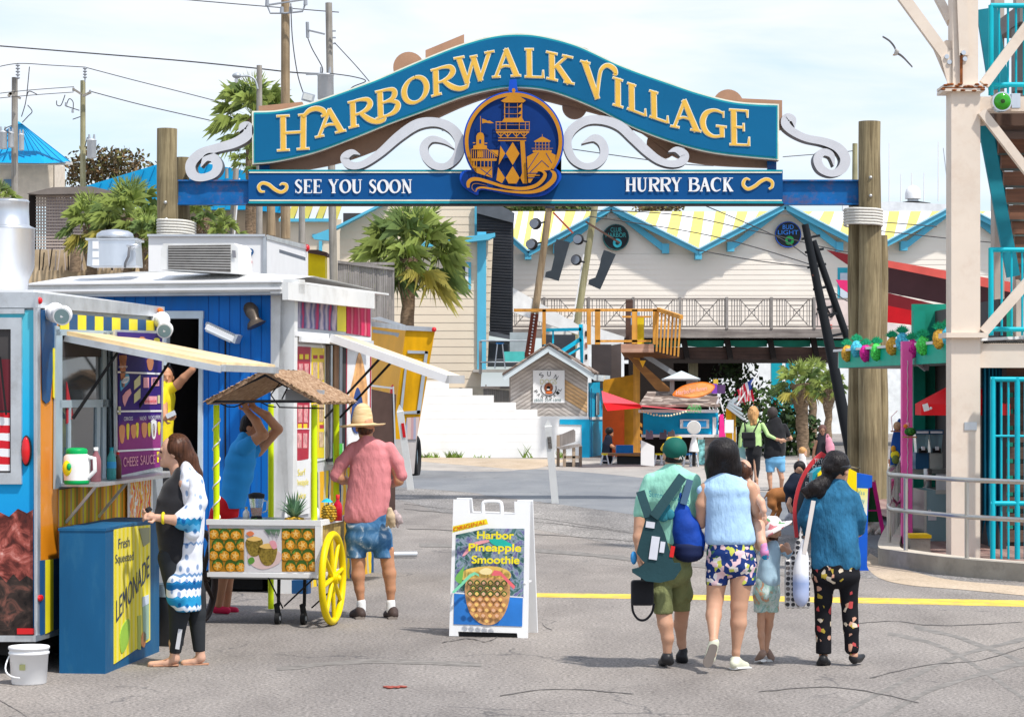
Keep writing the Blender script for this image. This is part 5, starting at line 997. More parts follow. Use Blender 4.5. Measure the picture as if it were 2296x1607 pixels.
brace((2122,128),(2020,-12),TY+.12,TY+.12,.13);brace((2132,50),(2098,-15),TY+.3,TY+.6,.09);brace((2206,190),(2310,50),TY+.12,TY+.12,.12);brace((2200,250),(2320,405),TY-.02,TY-.02,.10);brace((2205,745),(2310,625),TY-.0,TY-.0,.11)
for q in((2420,248,215,.3),(2420,824,765,.28),(2212,280,248,.1)):mb=MB(beige);mb.box(c1_,P(q[0],0,TY).x,TY+.07,TY+q[3],Zt(q[1]),Zt(q[2])-.001);part('cross_beam',mb,tw,True)
mb=MB(galv);mb.box(P(2162,0,TY).x,P(2190,0,TY).x,TY-.012,TY-.002,Zt(964),Zt(946));part('plaque',mb,tw,True)
mb=MB(dk2)
for k in range(34):mb.cyl(P(2205+k*4,768.5,TY+.06),P(2208+k*4,766,TY+.03),.009,.009,6)
part('cable_ties',mb,tw,True)
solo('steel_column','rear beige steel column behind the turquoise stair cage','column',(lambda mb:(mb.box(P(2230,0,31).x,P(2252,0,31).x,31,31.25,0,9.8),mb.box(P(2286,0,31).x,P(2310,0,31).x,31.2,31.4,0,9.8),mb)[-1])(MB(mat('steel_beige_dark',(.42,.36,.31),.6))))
def green_lamp():
 c=P(2242,231,TY);t=thing('green_lamp','round green glass lamp in a silver housing on the tower beam','lamp',c)
 mb=MB(galv);mb.cyl(c+Vector((0,.0,0)),c+Vector((0,-.14,0)),.115,.115,24);mb.box(c.x+.12,c.x+.22,c.y-.1,c.y,c.z-.07,c.z+.10);part('housing',mb,t,True)
 mb=MB(mat('green_glass',(.03,.28,.01),.1,var=.3,scale=14,coat=.6));mb.lathe(c+Vector((0,-.145,0)),[(.10,0),(.095,-.01),(.06,-.022),(.001,-.028)],24,axis='y');mb.lathe(c+Vector((0,-.17,0)),[(.03,0),(.001,-.004)],12,mat('lamp_core',(.02,.05,.01)),axis='y');part('lens',mb,t,True)
green_lamp()
st=thing('tower_stairs','steep brown wooden stairs with dark teal stringer inside the tower','stairs',(P(2290,0,29.5).x,29.5,0))
mb=MB(teald);mb.bar(P(2208,282,29.3),P(2272,620,29.3),.16,.06,up=(0,1,0));mb.bar(P(2212,20,29.3),P(2240,200,29.3),.25,.06,up=(0,1,0));part('stringer',mb,st,True)
mb=MB(teald);mb.bar(P(2225,285,29.5),P(2305,700,29.5),.03,.03);part('handrail',mb,st,True)
trd=wood('stair_tread',(.13,.05,.025),(.27,.11,.055),0,10,.7)
ys=[322,356,394,432,469,503,533,566,600]
for k,y in enumerate(ys):
 mb=MB(trd);x0=P(2232+k*6,0,29.6).x;mb.box(x0,P(2420,0,29.6).x,29.4+.0,29.7,P(0,y+26,29.6).z,P(0,y-6,29.6).z);mb.box(x0-.02,P(2420,0,29.6).x,29.36,29.4,P(0,y+30,29.6).z,P(0,y+26,29.6).z,mat('tread_edge',(.08,.09,.08)));part('tread',mb,st,True)
mb=MB(mat('landing_dark',(.10,.06,.045),.8));mb.box(P(2215,0,29.4).x,P(2420,0,29.4).x,29.0,31,P(0,290,29.4).z,P(0,250,29.4).z);part('landing',mb,st,True)
mb=MB(mat('light_boxes',(.20,.18,.17),.7));mb.box(P(2272,0,30).x,P(2420,0,30).x,29.6,31,P(0,60,30).z,P(0,20,30).z);mb.box(P(2275,0,30).x,P(2300,0,30).x,29.9,30.2,P(0,205,30).z,P(0,60,30).z);part('ceiling_box',mb,st,True)
def cage(name,lab,x0,ys_,rails,posts,Y,thin=()):
 t=thing(name,lab,'railing',P(x0,0,Y)*1.0 if False else Vector((P(x0,0,Y).x,Y,P(0,ys_[1],Y).z)))
 for y in rails:mb=MB(turq);mb.tube([P(x0,y,Y),P(2440,y+1,Y)],.030 if y in rails[:1] or y in rails[-1:] else .014,10);part('rail',mb,t,True)
 for x in posts:mb=MB(turq);mb.cyl(P(x,ys_[0],Y),P(x,ys_[1],Y),.032,.032,12);part('post',mb,t,True)
 for x in thin:mb=MB(turq);mb.cyl(P(x,ys_[0],Y+.02),P(x,ys_[1],Y+.02),.014,.014,8);part('baluster',mb,t,True)
cage('stair_railing','upper turquoise tube railing above the green lamp',2221,(12,214),(13,190),(2222,2330),28.7,(2240,2260,2278,2296,2314))
cage('stair_railing','middle turquoise tube railing beside the brown stairs',2219,(556,752),(560,738),(2222,2330),28.7,(2246,2268,2292,2312))
cage('stair_gate','tall lower turquoise tube gate behind the curved curb',2221,(846,1268),(850,977,1128),(2226,2281,2340),28.2,(2245,2261,2298,2316))
brownst=wood('stair_dark',(.07,.04,.03),(.16,.09,.06),0,10,.8)
t=thing('lower_stairs','dark wooden steps seen behind the lower turquoise gate','stairs',(P(2290,0,31).x,31,0))
for k in range(11):mb=MB(brownst);mb.box(P(2248,0,30.8).x,P(2450,0,30.8).x,30.6+.25*k*0,30.9,.15+.21*k,.30+.21*k);part('tread',mb,t,True)
mb=MB(mat('cloth_teal',(.004,.16,.26),.9,bmp=.3,bs=6));pts=[]
for i in range(24):
 x=2203+i*1.9;pts.append(P(x,0,29.6).to_2d() if False else(P(x,0,29.6).x,29.6+.05*math.sin(i*1.5)))
for i in range(23):
 (a,ya_),(b_,yb_)=pts[i],pts[i+1];zb_=lambda k:.15+.35*abs(math.sin(k*.45));mb.add([(a,ya_,zb_(i)),(b_,yb_,zb_(i+1)),(b_,yb_,2.35),(a,ya_,2.35)],[(0,1,2,3)],None,True);mb.add([(a,ya_+.02,zb_(i)),(b_,yb_+.02,zb_(i+1)),(b_,yb_+.02,2.35),(a,ya_+.02,2.35)],[(3,2,1,0)],None,True)
solo('fabric_screen','hanging dark teal fabric folded behind the lower turquoise gate','curtain',mb)
conc=mat('curb_concrete',(.33,.30,.25),.9,var=.2,scale=2.5,dirt=(.18,.16,.13),dirtamt=.5,bmp=.3,bs=30);ctop=mat('curb_top',(.52,.46,.38),.9,var=.12,scale=4)
cv=[(2020,1184,36.2,1),(1996,1208,33.2,1),(1972,1252,29.2,0),(1970,1266,0,0)]
base=cat([(1998,1190),(1978,1228),(1969,1262),(2000,1271),(2080,1283),(2160,1293),(2296,1304),(2420,1312)],8)
bp_=[G(x,y) for x,y in base];Hc=.20
inn=[]
for i,p in enumerate(bp_):
 t=(bp_[min(i+1,len(bp_)-1)]-bp_[max(i-1,0)]).normalized();n_=Vector((-t.y,t.x,0));inn.append(p+n_*.26)
mb=MB(conc)
for i in range(len(bp_)-1):
 a,b=bp_[i],bp_[i+1];c_,d_=inn[i],inn[i+1];Z_=Vector((0,0,Hc));mb.add([a,b,b+Z_,a+Z_],[(0,1,2,3)],conc);mb.add([a+Z_,b+Z_,d_+Z_,c_+Z_],[(0,1,2,3)],ctop);mb.add([c_,d_,d_+Z_,c_+Z_],[(3,2,1,0)],conc)
o=solo(None or 'curb',None,None,mb,kind='structure')
brick=bands('brick_floor',[(0,(.30,.20,.17)),(.5,(.24,.15,.13))],3.2,0,.8,.1)
mb=MB(brick)
mb.add([Vector((p.x,p.y,.10)) for p in inn]+[Vector((14,inn[-1].y,.10)),Vector((14,44,.10)),Vector((inn[0].x,44,.10))],[tuple(range(len(inn)+3))]);o=solo('brick_terrace',None,None,mb,kind='structure')
steelr=mat('rail_steel',(.50,.49,.46),.28,.85,var=.1)
rl=thing('pipe_railing','curved galvanised two-bar pipe railing on the concrete curb','railing',G(2031,1247))
def zc_(p):return Hc
rp=[]
for i,p in enumerate(bp_):q=(p+inn[i])/2;rp.append(Vector((q.x,q.y,0)))
rp=rp[8:]
k0=6
for zz,nm in((1.07,'top_rail'),(.66,'middle_rail')):mb=MB(steelr);mb.tube([p+Vector((0,0,zz)) for p in rp],.027,12);part(nm,mb,rl,True)
for px in(1986,2031,2170,2320):
 q=min(rp,key=lambda p:abs(CX+F*p.x/p.y-px)) if px>1995 else rp[5];mb=MB(steelr);mb.cyl(q+Vector((0,0,Hc-.01)),q+Vector((0,0,1.06)),.026,.026,12);part('post',mb,rl,True)
sr=thing('baluster_railing','galvanised baluster railing running back beside the pink post, ribbon tied on it','railing',G(1990,1232))
A0=rp[5];A1=Vector((P(2034,0,37.5).x,37.5,0))
d_=(A1-A0)
mb=MB(steelr);mb.tube([A0+Vector((0,0,1.07)),A1+Vector((0,0,1.10))],.024,10);part('top_rail',mb,sr,True)
for i in range(1,14):mb=MB(steelr);q=A0+d_*(i/13.5);mb.cyl(q+Vector((0,0,.2)),q+Vector((0,0,1.08)),.012,.012,8);part('baluster',mb,sr,True)
mb=MB(mat('ribbon_pink',(.55,.10,.25),.6,var=.6,scale=6));mb.tube([A0+d_*t+Vector((.03*math.sin(t*30),-.03,1.07-.55*abs(math.sin(t*4.2)))) for t in np.linspace(.05,.95,30)],.018,6);solo('ribbon_garland','pink and blue ribbon looped along the baluster railing','ribbon',mb)
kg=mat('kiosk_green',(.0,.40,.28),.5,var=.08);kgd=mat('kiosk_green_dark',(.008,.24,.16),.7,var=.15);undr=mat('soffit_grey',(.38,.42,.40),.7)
kL=P(1880,0,36);kR=P(2160,0,28.6);zt0=P(0,789,36).z
kt=thing('drinks_kiosk','open drinks kiosk with green fascia, pink post and dark green interior','kiosk',(P(2034,0,31).x,31,0))
zf1=zt0;zf0=zt0-.24
mb=MB(kg);a=Vector((kL.x,36,zf0));b_=Vector((kR.x,28.6,zf0));e=Vector((.05,.03,0));Zf=Vector((0,0,zf1-zf0))
mb.poly([a,b_,b_+Zf,a+Zf],e);end=Vector((kL.x+1.0,37.1,zf0));mb.poly([a,end,end+Zf,a+Zf],(.0,.06,0),undr);fs=part('fascia',mb,kt,True)
mb=MB(wht);mb.poly([a+Zf+Vector((-.08,.0,0)),b_+Zf+Vector((-.0,-.0,0)),b_+Zf+Vector((1.6,.5,.08)),a+Zf+Vector((2.0,1.6,.10))],(0,0,.035));mb.poly([a+Vector((.05,.03,.02)),b_+Vector((.05,.03,.02)),b_+Vector((2.3,2.5,.02)),end+Vector((1.5,2.5,.02)),end],(0,0,.02),undr);part('roof',mb,kt,True)
pinkp=mat('post_pink',(.90,.12,.42),.45)
Yp=31.0;mb=MB(pinkp);mb.box(P(2023,0,Yp).x,P(2046,0,Yp).x,Yp,Yp+.13,.10,P(0,800,Yp).z+.2);mb.tube([P(2035+1.0*math.sin(i*2),808+i*9,Yp-.01) for i in range(46)],.005,5,mat('light_string',(.65,.60,.62),.5));part('pink_post',mb,kt,True)
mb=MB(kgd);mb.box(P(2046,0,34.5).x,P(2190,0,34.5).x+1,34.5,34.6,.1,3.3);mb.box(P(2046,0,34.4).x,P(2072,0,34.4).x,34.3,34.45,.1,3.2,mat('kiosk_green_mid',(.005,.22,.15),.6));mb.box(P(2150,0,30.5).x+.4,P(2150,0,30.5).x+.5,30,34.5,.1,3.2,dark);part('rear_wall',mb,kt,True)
mb=MB(alud);mb.bar(P(2052,812,32),P(2075,830,32),.08,.03);mb.bar(P(2075,830,32),P(2078,812,32),.08,.03);part('bracket',mb,kt,True)
gm=[mat('tinsel_orange',(.85,.36,.05),.4,.1,var=.6,scale=40,bmp=.8,bs=60),mat('tinsel_blue',(.08,.50,.85),.4,.1,var=.6,scale=40,bmp=.8,bs=60),mat('tinsel_pink',(.80,.02,.28),.4,.1,var=.6,scale=40,bmp=.8,bs=60),mat('tinsel_green',(.08,.70,.10),.4,.1,var=.6,scale=40,bmp=.8,bs=60)]
tg=mat('tinsel_leaf',(.01,.32,.14),.4,.2,var=.5,scale=30)
cf6=lambda x,y:(1794+x*.2902,699.7+y*.2902)
def Yk(px):
 t0,t1_=0,1;u=(px-CX)/F;dx,dy=kR.x-kL.x,28.6-36;t=(u*36-kL.x)/(dx-u*dy);return 36+dy*t
nm_=['orange','blue','magenta','green'];pos=[(363,320,0),(437,285,1),(508,320,2),(592,310,3),(712,265,0),(790,230,1),(865,285,2),(948,260,3),(1075,210,0),(1150,185,1)]
word_=['first from the left','second from the left','third from the left','fourth from the left','fifth from the left','sixth from the left','seventh from the left','eighth from the left','ninth from the left','last, half behind the steel column']
for k,(cx,cy,ci) in enumerate(pos):
 px,py=cf6(cx,cy);Y=Yk(px)-.2;c=P(px,py,Y);t=thing('tinsel_pineapple',f'{nm_[ci]} tinsel pineapple on the green fascia, {word_[k]}','decoration',c,0,'tinsel pineapples along the green fascia')
 r_=.086;mb=MB(gm[ci])
 V,Q=None,None
 mb.ball(c,(r_,.045,r_*1.35),18,14,jit=.10)
 for q in range(60):a1,a2=rnd(0,6.28),rnd(.2,2.9);p=c+Vector((r_*math.sin(a2)*math.cos(a1),.045*math.sin(a2)*math.sin(a1),1.35*r_*math.cos(a2)));d=(p-c).normalized()*.014;mb.add([p,p+Vector((.006,0,.0))+d,p+Vector((0,.0,.006))+d],[(0,1,2)])
 part('tinsel_body',mb,t,True)
 mb=MB(tg);b0=c+Vector((0,.01,r_*1.2))
 for q in range(13):
  a1=-.95+1.9*q/12;L_=.14*(1-.25*abs(a1));d=Vector((math.sin(a1),rnd(-.3,.2),math.cos(a1)));s_=Vector((d.z,0,-d.x))*.012;mb.add([b0-s_,b0+s_,b0+d*L_*.6+s_*1.1,b0+d*L_+Vector((math.sin(a1)*.02,0,-.01)),b0+d*L_*.6-s_*1.1],[(0,1,2,3,4)])
 part('tinsel_leaves',mb,t,True)
Ym=32.3
ctn=thing('steel_counter','stainless worktop with splashback inside the kiosk','counter',(P(2120,0,Ym).x,Ym,.1))
mb=MB(steelr);mb.box(P(2098,0,31.6).x,P(2170,0,31.6).x,31.6,32.6,P(0,1107,31.6).z,P(0,1098,31.6).z);mb.box(P(2048,0,32.0).x,P(2170,0,32).x,32.4,32.75,.95,1.02);mb.box(P(2100,0,31.6).x,P(2170,0,31.6).x,31.62,31.66,P(0,1098,31.6).z,P(0,1063,31.6).z,galv);part('worktop',mb,ctn,True)
mb=MB(mat('fridge_door',(.26,.40,.43),.35,.3,var=.08,scale=2));mb.box(P(2078,0,31.6).x,P(2165,0,31.6).x,31.62,32.5,P(0,1218,31.6).z,P(0,1099,31.6).z);mb.box(P(2073,0,31.6).x,P(2078,0,31.6).x,31.61,32.5,P(0,1218,31.6).z,P(0,1099,31.6).z,steelr);fr_=part('cabinet_door',mb,ctn,True)
mb=MB(white);mb.box(P(2081,0,31.6).x,P(2100,0,31.6).x,31.605,31.61,P(0,1166,31.6).z,P(0,1150,31.6).z);mb.box(P(2081,0,31.6).x,P(2088,0,31.6).x,31.605,31.61,P(0,1150,31.6).z,P(0,1142,31.6).z);part('notice',mb,fr_,True)
for px in(2083,2101,2145):mb=MB(dk2);q=P(px,1226,31.7);mb.cyl(q+Vector((-.02,0,0)),q+Vector((.02,0,0)),.055,.055,16);part('caster',mb,ctn,True)
for k,px in enumerate((2065,2096)):
 c=P(px,0,Ym);c.z=1.02;t=thing('slush_machine','clear slush machine with blue top behind the pink post, '+('left one of the pair' if k==0 else 'right one of the pair'),'slush machine',c,0,'slush machines in the kiosk')
 zz=lambda py:P(0,py,Ym).z;w_=.088
 mb=MB(clear('slush_bowl',(.30,.45,.50),.15,.5));mb.poly([(c.x-w_,Ym-.1,zz(972)),(c.x+w_,Ym-.1,zz(972)),(c.x+w_*.8,Ym-.1,zz(1015)),(c.x-w_*.8,Ym-.1,zz(1015))],(0,.2,0));part('bowl',mb,t,True)
 mb=MB(mat('slush_top',(.02,.10,.20),.4));mb.box(c.x-w_*1.08,c.x+w_*1.08,Ym-.12,Ym+.12,zz(973),zz(963));mb.box(c.x-w_*.9,c.x+w_*.9,Ym-.125,Ym-.12,zz(971),zz(966),white);part('lid',mb,t,True)
 mb=MB(black);mb.box(c.x-w_*.6,c.x+w_*.6,Ym-.16,Ym-.05,zz(1014),zz(1004));mb.box(c.x-.02,c.x+.02,Ym-.2,Ym-.12,zz(1008),zz(1000),wht);part('tap',mb,t,True)
 mb=MB(MATS['slush_top'] if k==0 else steelr);mb.box(c.x-w_,c.x+w_,Ym-.1,Ym+.12,1.02,zz(1014));part('base_unit',mb,t,True)
mb=MB(steelr)
mb.lathe(P(2080,1050,31.8),[(.001,-.25),(.05,-.25),(.055,0),(.05,.0)],14);solo('steel_pitcher','steel pitcher standing beside the slush machines','pitcher',mb)
Yu=30.3;rum=mat('umbrella_red',(.68,.005,.01),.6,var=.06)
u=thing('market_umbrella','red umbrella with a small white logo between pink post and steel column','umbrella',(P(2158,0,Yu).x,Yu,.1))
mb=MB(rum);pk_=P(2158,848,Yu);n=8;Ru=.60;vs=[pk_];
for k in range(n):a1=2*math.pi*k/n+.39;vs.append(pk_+Vector((math.cos(a1)*Ru,math.sin(a1)*Ru,-.32)))
for k in range(n):a1=2*math.pi*k/n+.39;vs.append(pk_+Vector((math.cos(a1)*Ru*1.0,math.sin(a1)*Ru*1.0,-.46)))
mb.add(vs,[(0,1+k,1+(k+1)%n) for k in range(n)]+[(1+k,9+k,9+(k+1)%n,1+(k+1)%n) for k in range(n)]);part('canopy',mb,u,True)
mb=MB(wht);mb.cyl((pk_.x,Yu,.1),(pk_.x,Yu,pk_.z-.02),.025,.025,10);part('pole',mb,u,True)
mb=MB(wht);q=vs[5];c=P(2074,914,Yu-.62 if False else Yu-.45);mb.obox(P(2076,913,29.9),(.07,.01,.09),(0,R(-15),0),wht);mb.ball(P(2087,915,29.9),.018,8,6);part('logo_patch',mb,u,True)
def hang():
 Yh=30.9
 c=P(2032,990,Yh);t=thing('watermelon_planter','watermelon shaped planter on a small shelf hanging at the pink post','planter',c+Vector((0,-.12,.06)))
 mb=MB(blot('melon',[(.4,(.02,.12,.02)),(.55,(.08,.25,.04))],9,.4,'NOISE',stretch=(6,6,.5)));mb.ball(c+Vector((.03,-.12,.13)),(.075,.06,.055),16,10);part('melon',mb,t,True)
 mb=MB(mat('shelf_wood',(.35,.16,.06),.7));mb.box(c.x-.05,c.x+.10,Yh-.22,Yh-.02,c.z+.055,c.z+.07);part('shelf',mb,t,True)
 mb=MB(pk);mb.ball(c+Vector((0,-.12,.22)),(.03,.02,.03),8,6);mb.ball(c+Vector((-.03,-.13,.20)),(.03,.02,.03),8,6,mat('flower_orange',(.75,.2,.03)));part('flower',mb,t,True)
 c=P(2012,955,31.5);t=thing('coconut_hanger','coconut on a small board hung left of the pink post','hanging decoration',c);mb=MB(mat('coconut',(.45,.28,.16),.9,var=.3,scale=30));mb.ball(c,(.055,.05,.06),14,10);part('coconut',mb,t,True);mb=MB(MATS['shelf_wood']);mb.box(c.x-.08,c.x+.08,c.y-.05,c.y+.05,c.z-.075,c.z-.06);mb.tube([c+Vector((-.06,0,-.07)),c+Vector((-.08,0,.12)),c+Vector((0,0,.2))],.005,5,pk);part('hanger',mb,t,True)
 c=P(2011,1000,31.6);t=thing('painted_board','blue painted surfboard shaped board with sun and pineapple, behind the hangings','painted board',c+Vector((0,0,-.3)))
 mb=MB(mat('board_blue',(.01,.10,.42),.4));mb.poly(pxpts(cat([(2018,938),(2024,960),(2022,1010),(2012,1038),(2000,1058),(1996,1030),(2000,985),(2010,950)],4,True),31.65),(0,.03,0));part('board',mb,t,True)
 mb=MB(yel);mb.ball(P(2007,1020,31.6),(.06,.02,.06),12,8);mb.ball(P(2003,1006,31.6),(.035,.02,.045),10,6,mat('sunp',(.7,.35,.03)));mb.ball(P(2008,1030,31.58),(.05,.02,.06),10,8,mat('melon_dull',(.15,.20,.04)));part('painted_fruit',mb,t,True)
 mb=MB(mat('crate_orange',(.55,.18,.03),.7));mb.box(P(1999,0,34).x,P(2024,0,34).x,34,34.3,P(0,1040,34).z,P(0,1030,34).z);mb.box(P(1999,0,34).x,P(2024,0,34).x,34,34.3,P(0,1062,34).z,P(0,1054,34).z);mb.box(P(2001,0,34).x,P(2004,0,34).x,34,34.3,0.1,P(0,1040,34).z);solo('wooden_stand','small orange wooden stand behind the baluster railing','stand',mb)
hang()
mb=MB(yel);mb.box(P(2022,0,30).x,P(2070,0,30).x,29.4,29.8,.27,.31,mat('step_yellow',(.78,.50,.01),.6));mb.box(P(2024,0,30).x,P(2068,0,30).x,29.42,29.8,.1,.27,conc);solo('step','low concrete step with yellow painted edge below the pink post','step',mb)
c=G(1915,1279);b=thing('brochure_stand','blue and yellow plastic brochure stand with a leaflet panel behind the woman in denim','stand',c)
blp=mat('plastic_blue',(.005,.09,.50),.4);Y=c.y
zz=lambda py:P(0,py,Y).z
mb=MB(blp);mb.poly(pxpts([(1921,1060),(1956,1066),(1955,1092),(1947,1094),(1944,1268),(1949,1281),(1890,1281),(1892,1100),(1921,1092)],Y),(0,.45,0));part('body',mb,b,True)
mb=MB(yel);mb.poly(pxpts([(1834,1062),(1842,1054),(1860,1050),(1905,1050),(1921,1058),(1921,1130),(1836,1130)],Y-.03),(0,.3,0),mat('plastic_yellow',(.80,.62,.0),.4));mb.poly(pxpts([(1822,1060),(1834,1050),(1860,1045),(1850,1060),(1834,1100),(1820,1110)],Y+.05),(0,.3,0),mat('plastic_teal',(.01,.25,.35),.4));part('yellow_hood',mb,b,True)
mb=MB(vramp('leaflet_print',[(0,(.75,.75,.70)),(.4,(.70,.70,.45)),(1,(.80,.72,.1))],zz(1153)-0,zz(1092),.4));mb.poly(pxpts([(1923,1094),(1946,1095),(1944,1155),(1921,1150)],Y-.04),(0,.03,0));
mb.text("It's a",P(1925,1108,Y-.045),(1,0,-.05),(0,0,1),.05,.07,mat('text_teal',(.02,.3,.4)));mb.text('party',P(1924,1126,Y-.045),(1,0,-.05),(0,0,1),.05,.075,MATS['text_teal']);mb.text('time',P(1924,1143,Y-.045),(1,0,-.05),(0,0,1),.05,.07,MATS['text_teal']);part('leaflet',mb,b,True)
c=G(1815,1205);Y=c.y;b=thing('surfboard_sign','black chalkboard cut like a surfboard tip with coral red edge reading TRY','chalkboard',Vector((P(1826,0,Y).x,Y,0)))
edge_=cat([(1846,1014),(1868,1030),(1890,1062),(1905,1110),(1908,1160),(1900,1215)],5);el_=cat([(1842,1012),(1820,1032),(1798,1065),(1784,1105),(1778,1150),(1784,1215)],5)
mb=MB(mat('coral_edge',(.72,.06,.07),.5));mb.poly(pxpts(el_[::-1]+edge_,Y),(0,.05,0));part('board_edge',mb,b,True)
mb=MB(mat('chalkboard',(.035,.045,.055),.7,var=.2));
inn_=[(1843+(x-1843)*.87,1110+(y-1110)*.90+3) for x,y in el_[::-1]+edge_];mb.poly(pxpts(inn_,Y-.01),(0,.009,0))
ch=mat('chalk',(.6,.6,.6),.9)
for tx,x,y,w_ in(('TRY',1826,1038,19),('OUR',1822,1052,20),('FROZEN',1811,1070,48),('PINEAPPLE',1806,1090,66)):mb.text(tx,P(x,y,Y-.012),(1,0,0),(0,0,1),.07,w_/F*Y,ch)
part('chalk_face',mb,b,True)
mag=mat('magenta_frame',(.55,.01,.20),.4);Y=34.3;b=thing('easel_sign','magenta folding easel sign with dark green panel beside the timber piles','easel sign',(P(1968,0,Y).x,Y,0))
for x0,x1 in((1958,1982),(1948,1936)):mb=MB(mag);mb.bar(P(x0,1076,Y),Vector((P(x1,0,Y-.2).x,Y-.2,.0)),.055,.03);part('frame_leg',mb,b,True)
mb=MB(mag);mb.bar(P(1950,1077,Y),P(1960,1077,Y),.05,.03,wht);mb.bar(P(1940,1144,Y-.1),P(1974,1144,Y-.1),.03,.02);part('cross_bar',mb,b,True)
mb=MB(mat('easel_green',(.01,.10,.03),.6));mb.poly(pxpts([(1950,1086),(1958,1086),(1976,1170),(1940,1170)],Y+.02),(0,.02,0));part('panel',mb,b,True)
def SL(l,Y,th,m,mb=None):
 mb=mb or MB(m);mb.poly(pxpts(l,Y),(0,th,0),m);return mb
def RC(x0,y0,x1,y1,Y,th,m,mb=None):return SL([(x0,y0),(x1,y0),(x1,y1),(x0,y1)],Y,th,m,mb)
def BAR(mb,a,b,w_,Y,d=.08,m=None,Y2=None):mb.bar(P(*a,Y),P(*b,Y2 or Y),w_/F*Y,d,m,up=(0,1,0));return mb
def siding(mb,poly,Y,pitch,m,x=None):
 ys_=[p[1] for p in poly];y=min(ys_);n=len(poly)
 def scan(yy):
  r_=[]
  for i in range(n):
   (x0,y0),(x1,y1)=poly[i],poly[(i+1)%n]
   if(y0-yy)*(y1-yy)<=0 and y0!=y1:r_.append(x0+(x1-x0)*(yy-y0)/(y1-y0))
  return(min(r_),max(r_)) if len(r_)>=2 else None
 while y<max(ys_)-.5:
  yb=min(y+pitch,max(ys_));a=scan(y+.01);b=scan(yb-.01)
  if a and b:
   p=[P(a[0],y,Y),P(a[1],y,Y),P(b[1],yb,Y-.012),P(b[0],yb,Y-.012)];mb.add(p+[P(b[1],yb,Y+.02),P(b[0],yb,Y+.02)],[(0,1,2,3),(3,2,4,5)],m)
  y=yb
sid=mat('siding_cream',(.74,.63,.49),.7,var=.05,scale=.5);sidg=mat('siding_grey',(.84,.77,.68),.7,var=.06,scale=.3);tb=mat('trim_skyblue',(.10,.44,.62),.5,var=.1,scale=.7);scr=mat('screen_black',(.03,.033,.04),.7,var=.3,scale=1,stretch=(1,1,6));wg=wood('wood_grey',(.20,.18,.165),(.36,.33,.31),2,9,.9);wgh=wood('wood_grey_flat',(.16,.13,.12),(.34,.30,.27),0,9,.9)
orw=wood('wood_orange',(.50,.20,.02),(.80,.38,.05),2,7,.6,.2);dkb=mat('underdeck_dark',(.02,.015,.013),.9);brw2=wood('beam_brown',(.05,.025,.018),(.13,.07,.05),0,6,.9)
stripe_y=mat('roof_yellow',(.72,.62,.14),.5,var=.08);roofw=mat('roof_white',(.82,.82,.80),.5,var=.03)
Y=82;cb=thing('cream_building','cream lap-sided building with sky blue trim and a tall black screen behind the fan palm','building',(P(980,0,Y).x,Y,0))
mb=MB(sid);siding(mb,[(762,505),(866,452),(1072,452),(1072,600),(896,600),(896,735),(762,735)],Y+1.5,17,sid);siding(mb,[(880,545),(1096,525),(1078,868),(870,868)],Y,18,sid);siding(mb,[(762,505),(866,452),(900,452),(900,870),(762,870)],Y+1.4,17,sid)
siding(mb,[(1084,535),(1106,530),(1093,822),(1078,822)],Y+.3,18,sid);mb.box(P(762,0,Y).x,P(1072,0,Y).x,Y+1.6,Y+6,0,P(0,470,Y).z,dark);RC(870,868,1180,905,Y-.1,.2,mat('base_cream',(.60,.52,.40),.8,dirt=(.4,.33,.25)),mb);part('siding',mb,cb,True)
mb=MB(tb);SL([(1070,520),(1090,520),(1090,828),(1070,828)],Y-.12,.1,tb,mb);SL([(1064,452),(1072,452),(1072,530),(1064,530)],Y+1.3,.1,tb,mb)
SL([(880,551),(1096,524),(1110,522),(1110,530),(1096,537),(880,562)],Y-.6,.6,tb,mb);SL([(712,528),(866,450),(872,452),(718,532)],Y+.8,.6,tb,mb);SL([(700,528),(742,512),(742,540),(704,536)],Y+.3,.4,tb,mb);part('trim',mb,cb,True)
mb=MB(scr);SL([(1069,458),(1110,455),(1152,478),(1150,755),(1098,744),(1096,530),(1069,528)],Y+.9,.12,scr,mb)
for i in range(40):y=492+i*6.6;SL([(1096 if y>530 else 1070,y),(1148,y+3),(1148,y+4.2),(1096 if y>530 else 1070,y+1.2)],Y+.86,.02,mat('screen_line',(.06,.062,.07),.5),mb)
part('screen',mb,cb,True)
mb=MB(mat('screen_frame',(.10,.11,.125),.5));SL([(1069,458),(1112,455),(1154,478),(1152,500),(1069,478)],Y+.7,.15,None,mb);SL([(1096,742),(1150,753),(1150,762),(1094,752)],Y+.7,.15,None,mb);part('screen_hood',mb,cb,True)
for x0,y0,x1,y1,lab in((1003,592,1050,643,'w'),):
 mb=MB(tb);RC(x0-4,y0-4,x1+6,y1+6,Y-.08,.08,tb,mb);RC(x0,y0,x1,y1,Y-.10,.03,white,mb);w0=part('window',mb,cb,True);mb=RC(x0+2,y0,x1-7,y1-6,Y-.115,.012,gl);part('pane',mb,w0,True)
mb=MB(tb);RC(858,578,864,620,Y+.9,.05,tb,mb);RC(1080,548-0,1086,632,Y+.2,.03,dk2,mb);part('narrow_window',mb,cb,True)
mb=MB(mat('balcony_dark',(.06,.07,.08),.7));RC(1093,765,1190,822,Y+1.0,.1,None,mb);part('recess',mb,cb,True)
mb=MB(mat('shelf_grey',(.45,.42,.38)));RC(1060,828,1200,834,Y-.5,.8,None,mb);part('ledge',mb,cb,True)
Y=80;t=thing('porch_railing','thin grey metal railing on the porch under the black screen','railing',(P(1130,0,Y).x,Y,P(0,828,Y).z));
for y in(764,812):mb=MB(alud);mb.tube([P(1078,y,Y),P(1186,y,Y)],.03,6);part('rail',mb,t,True)
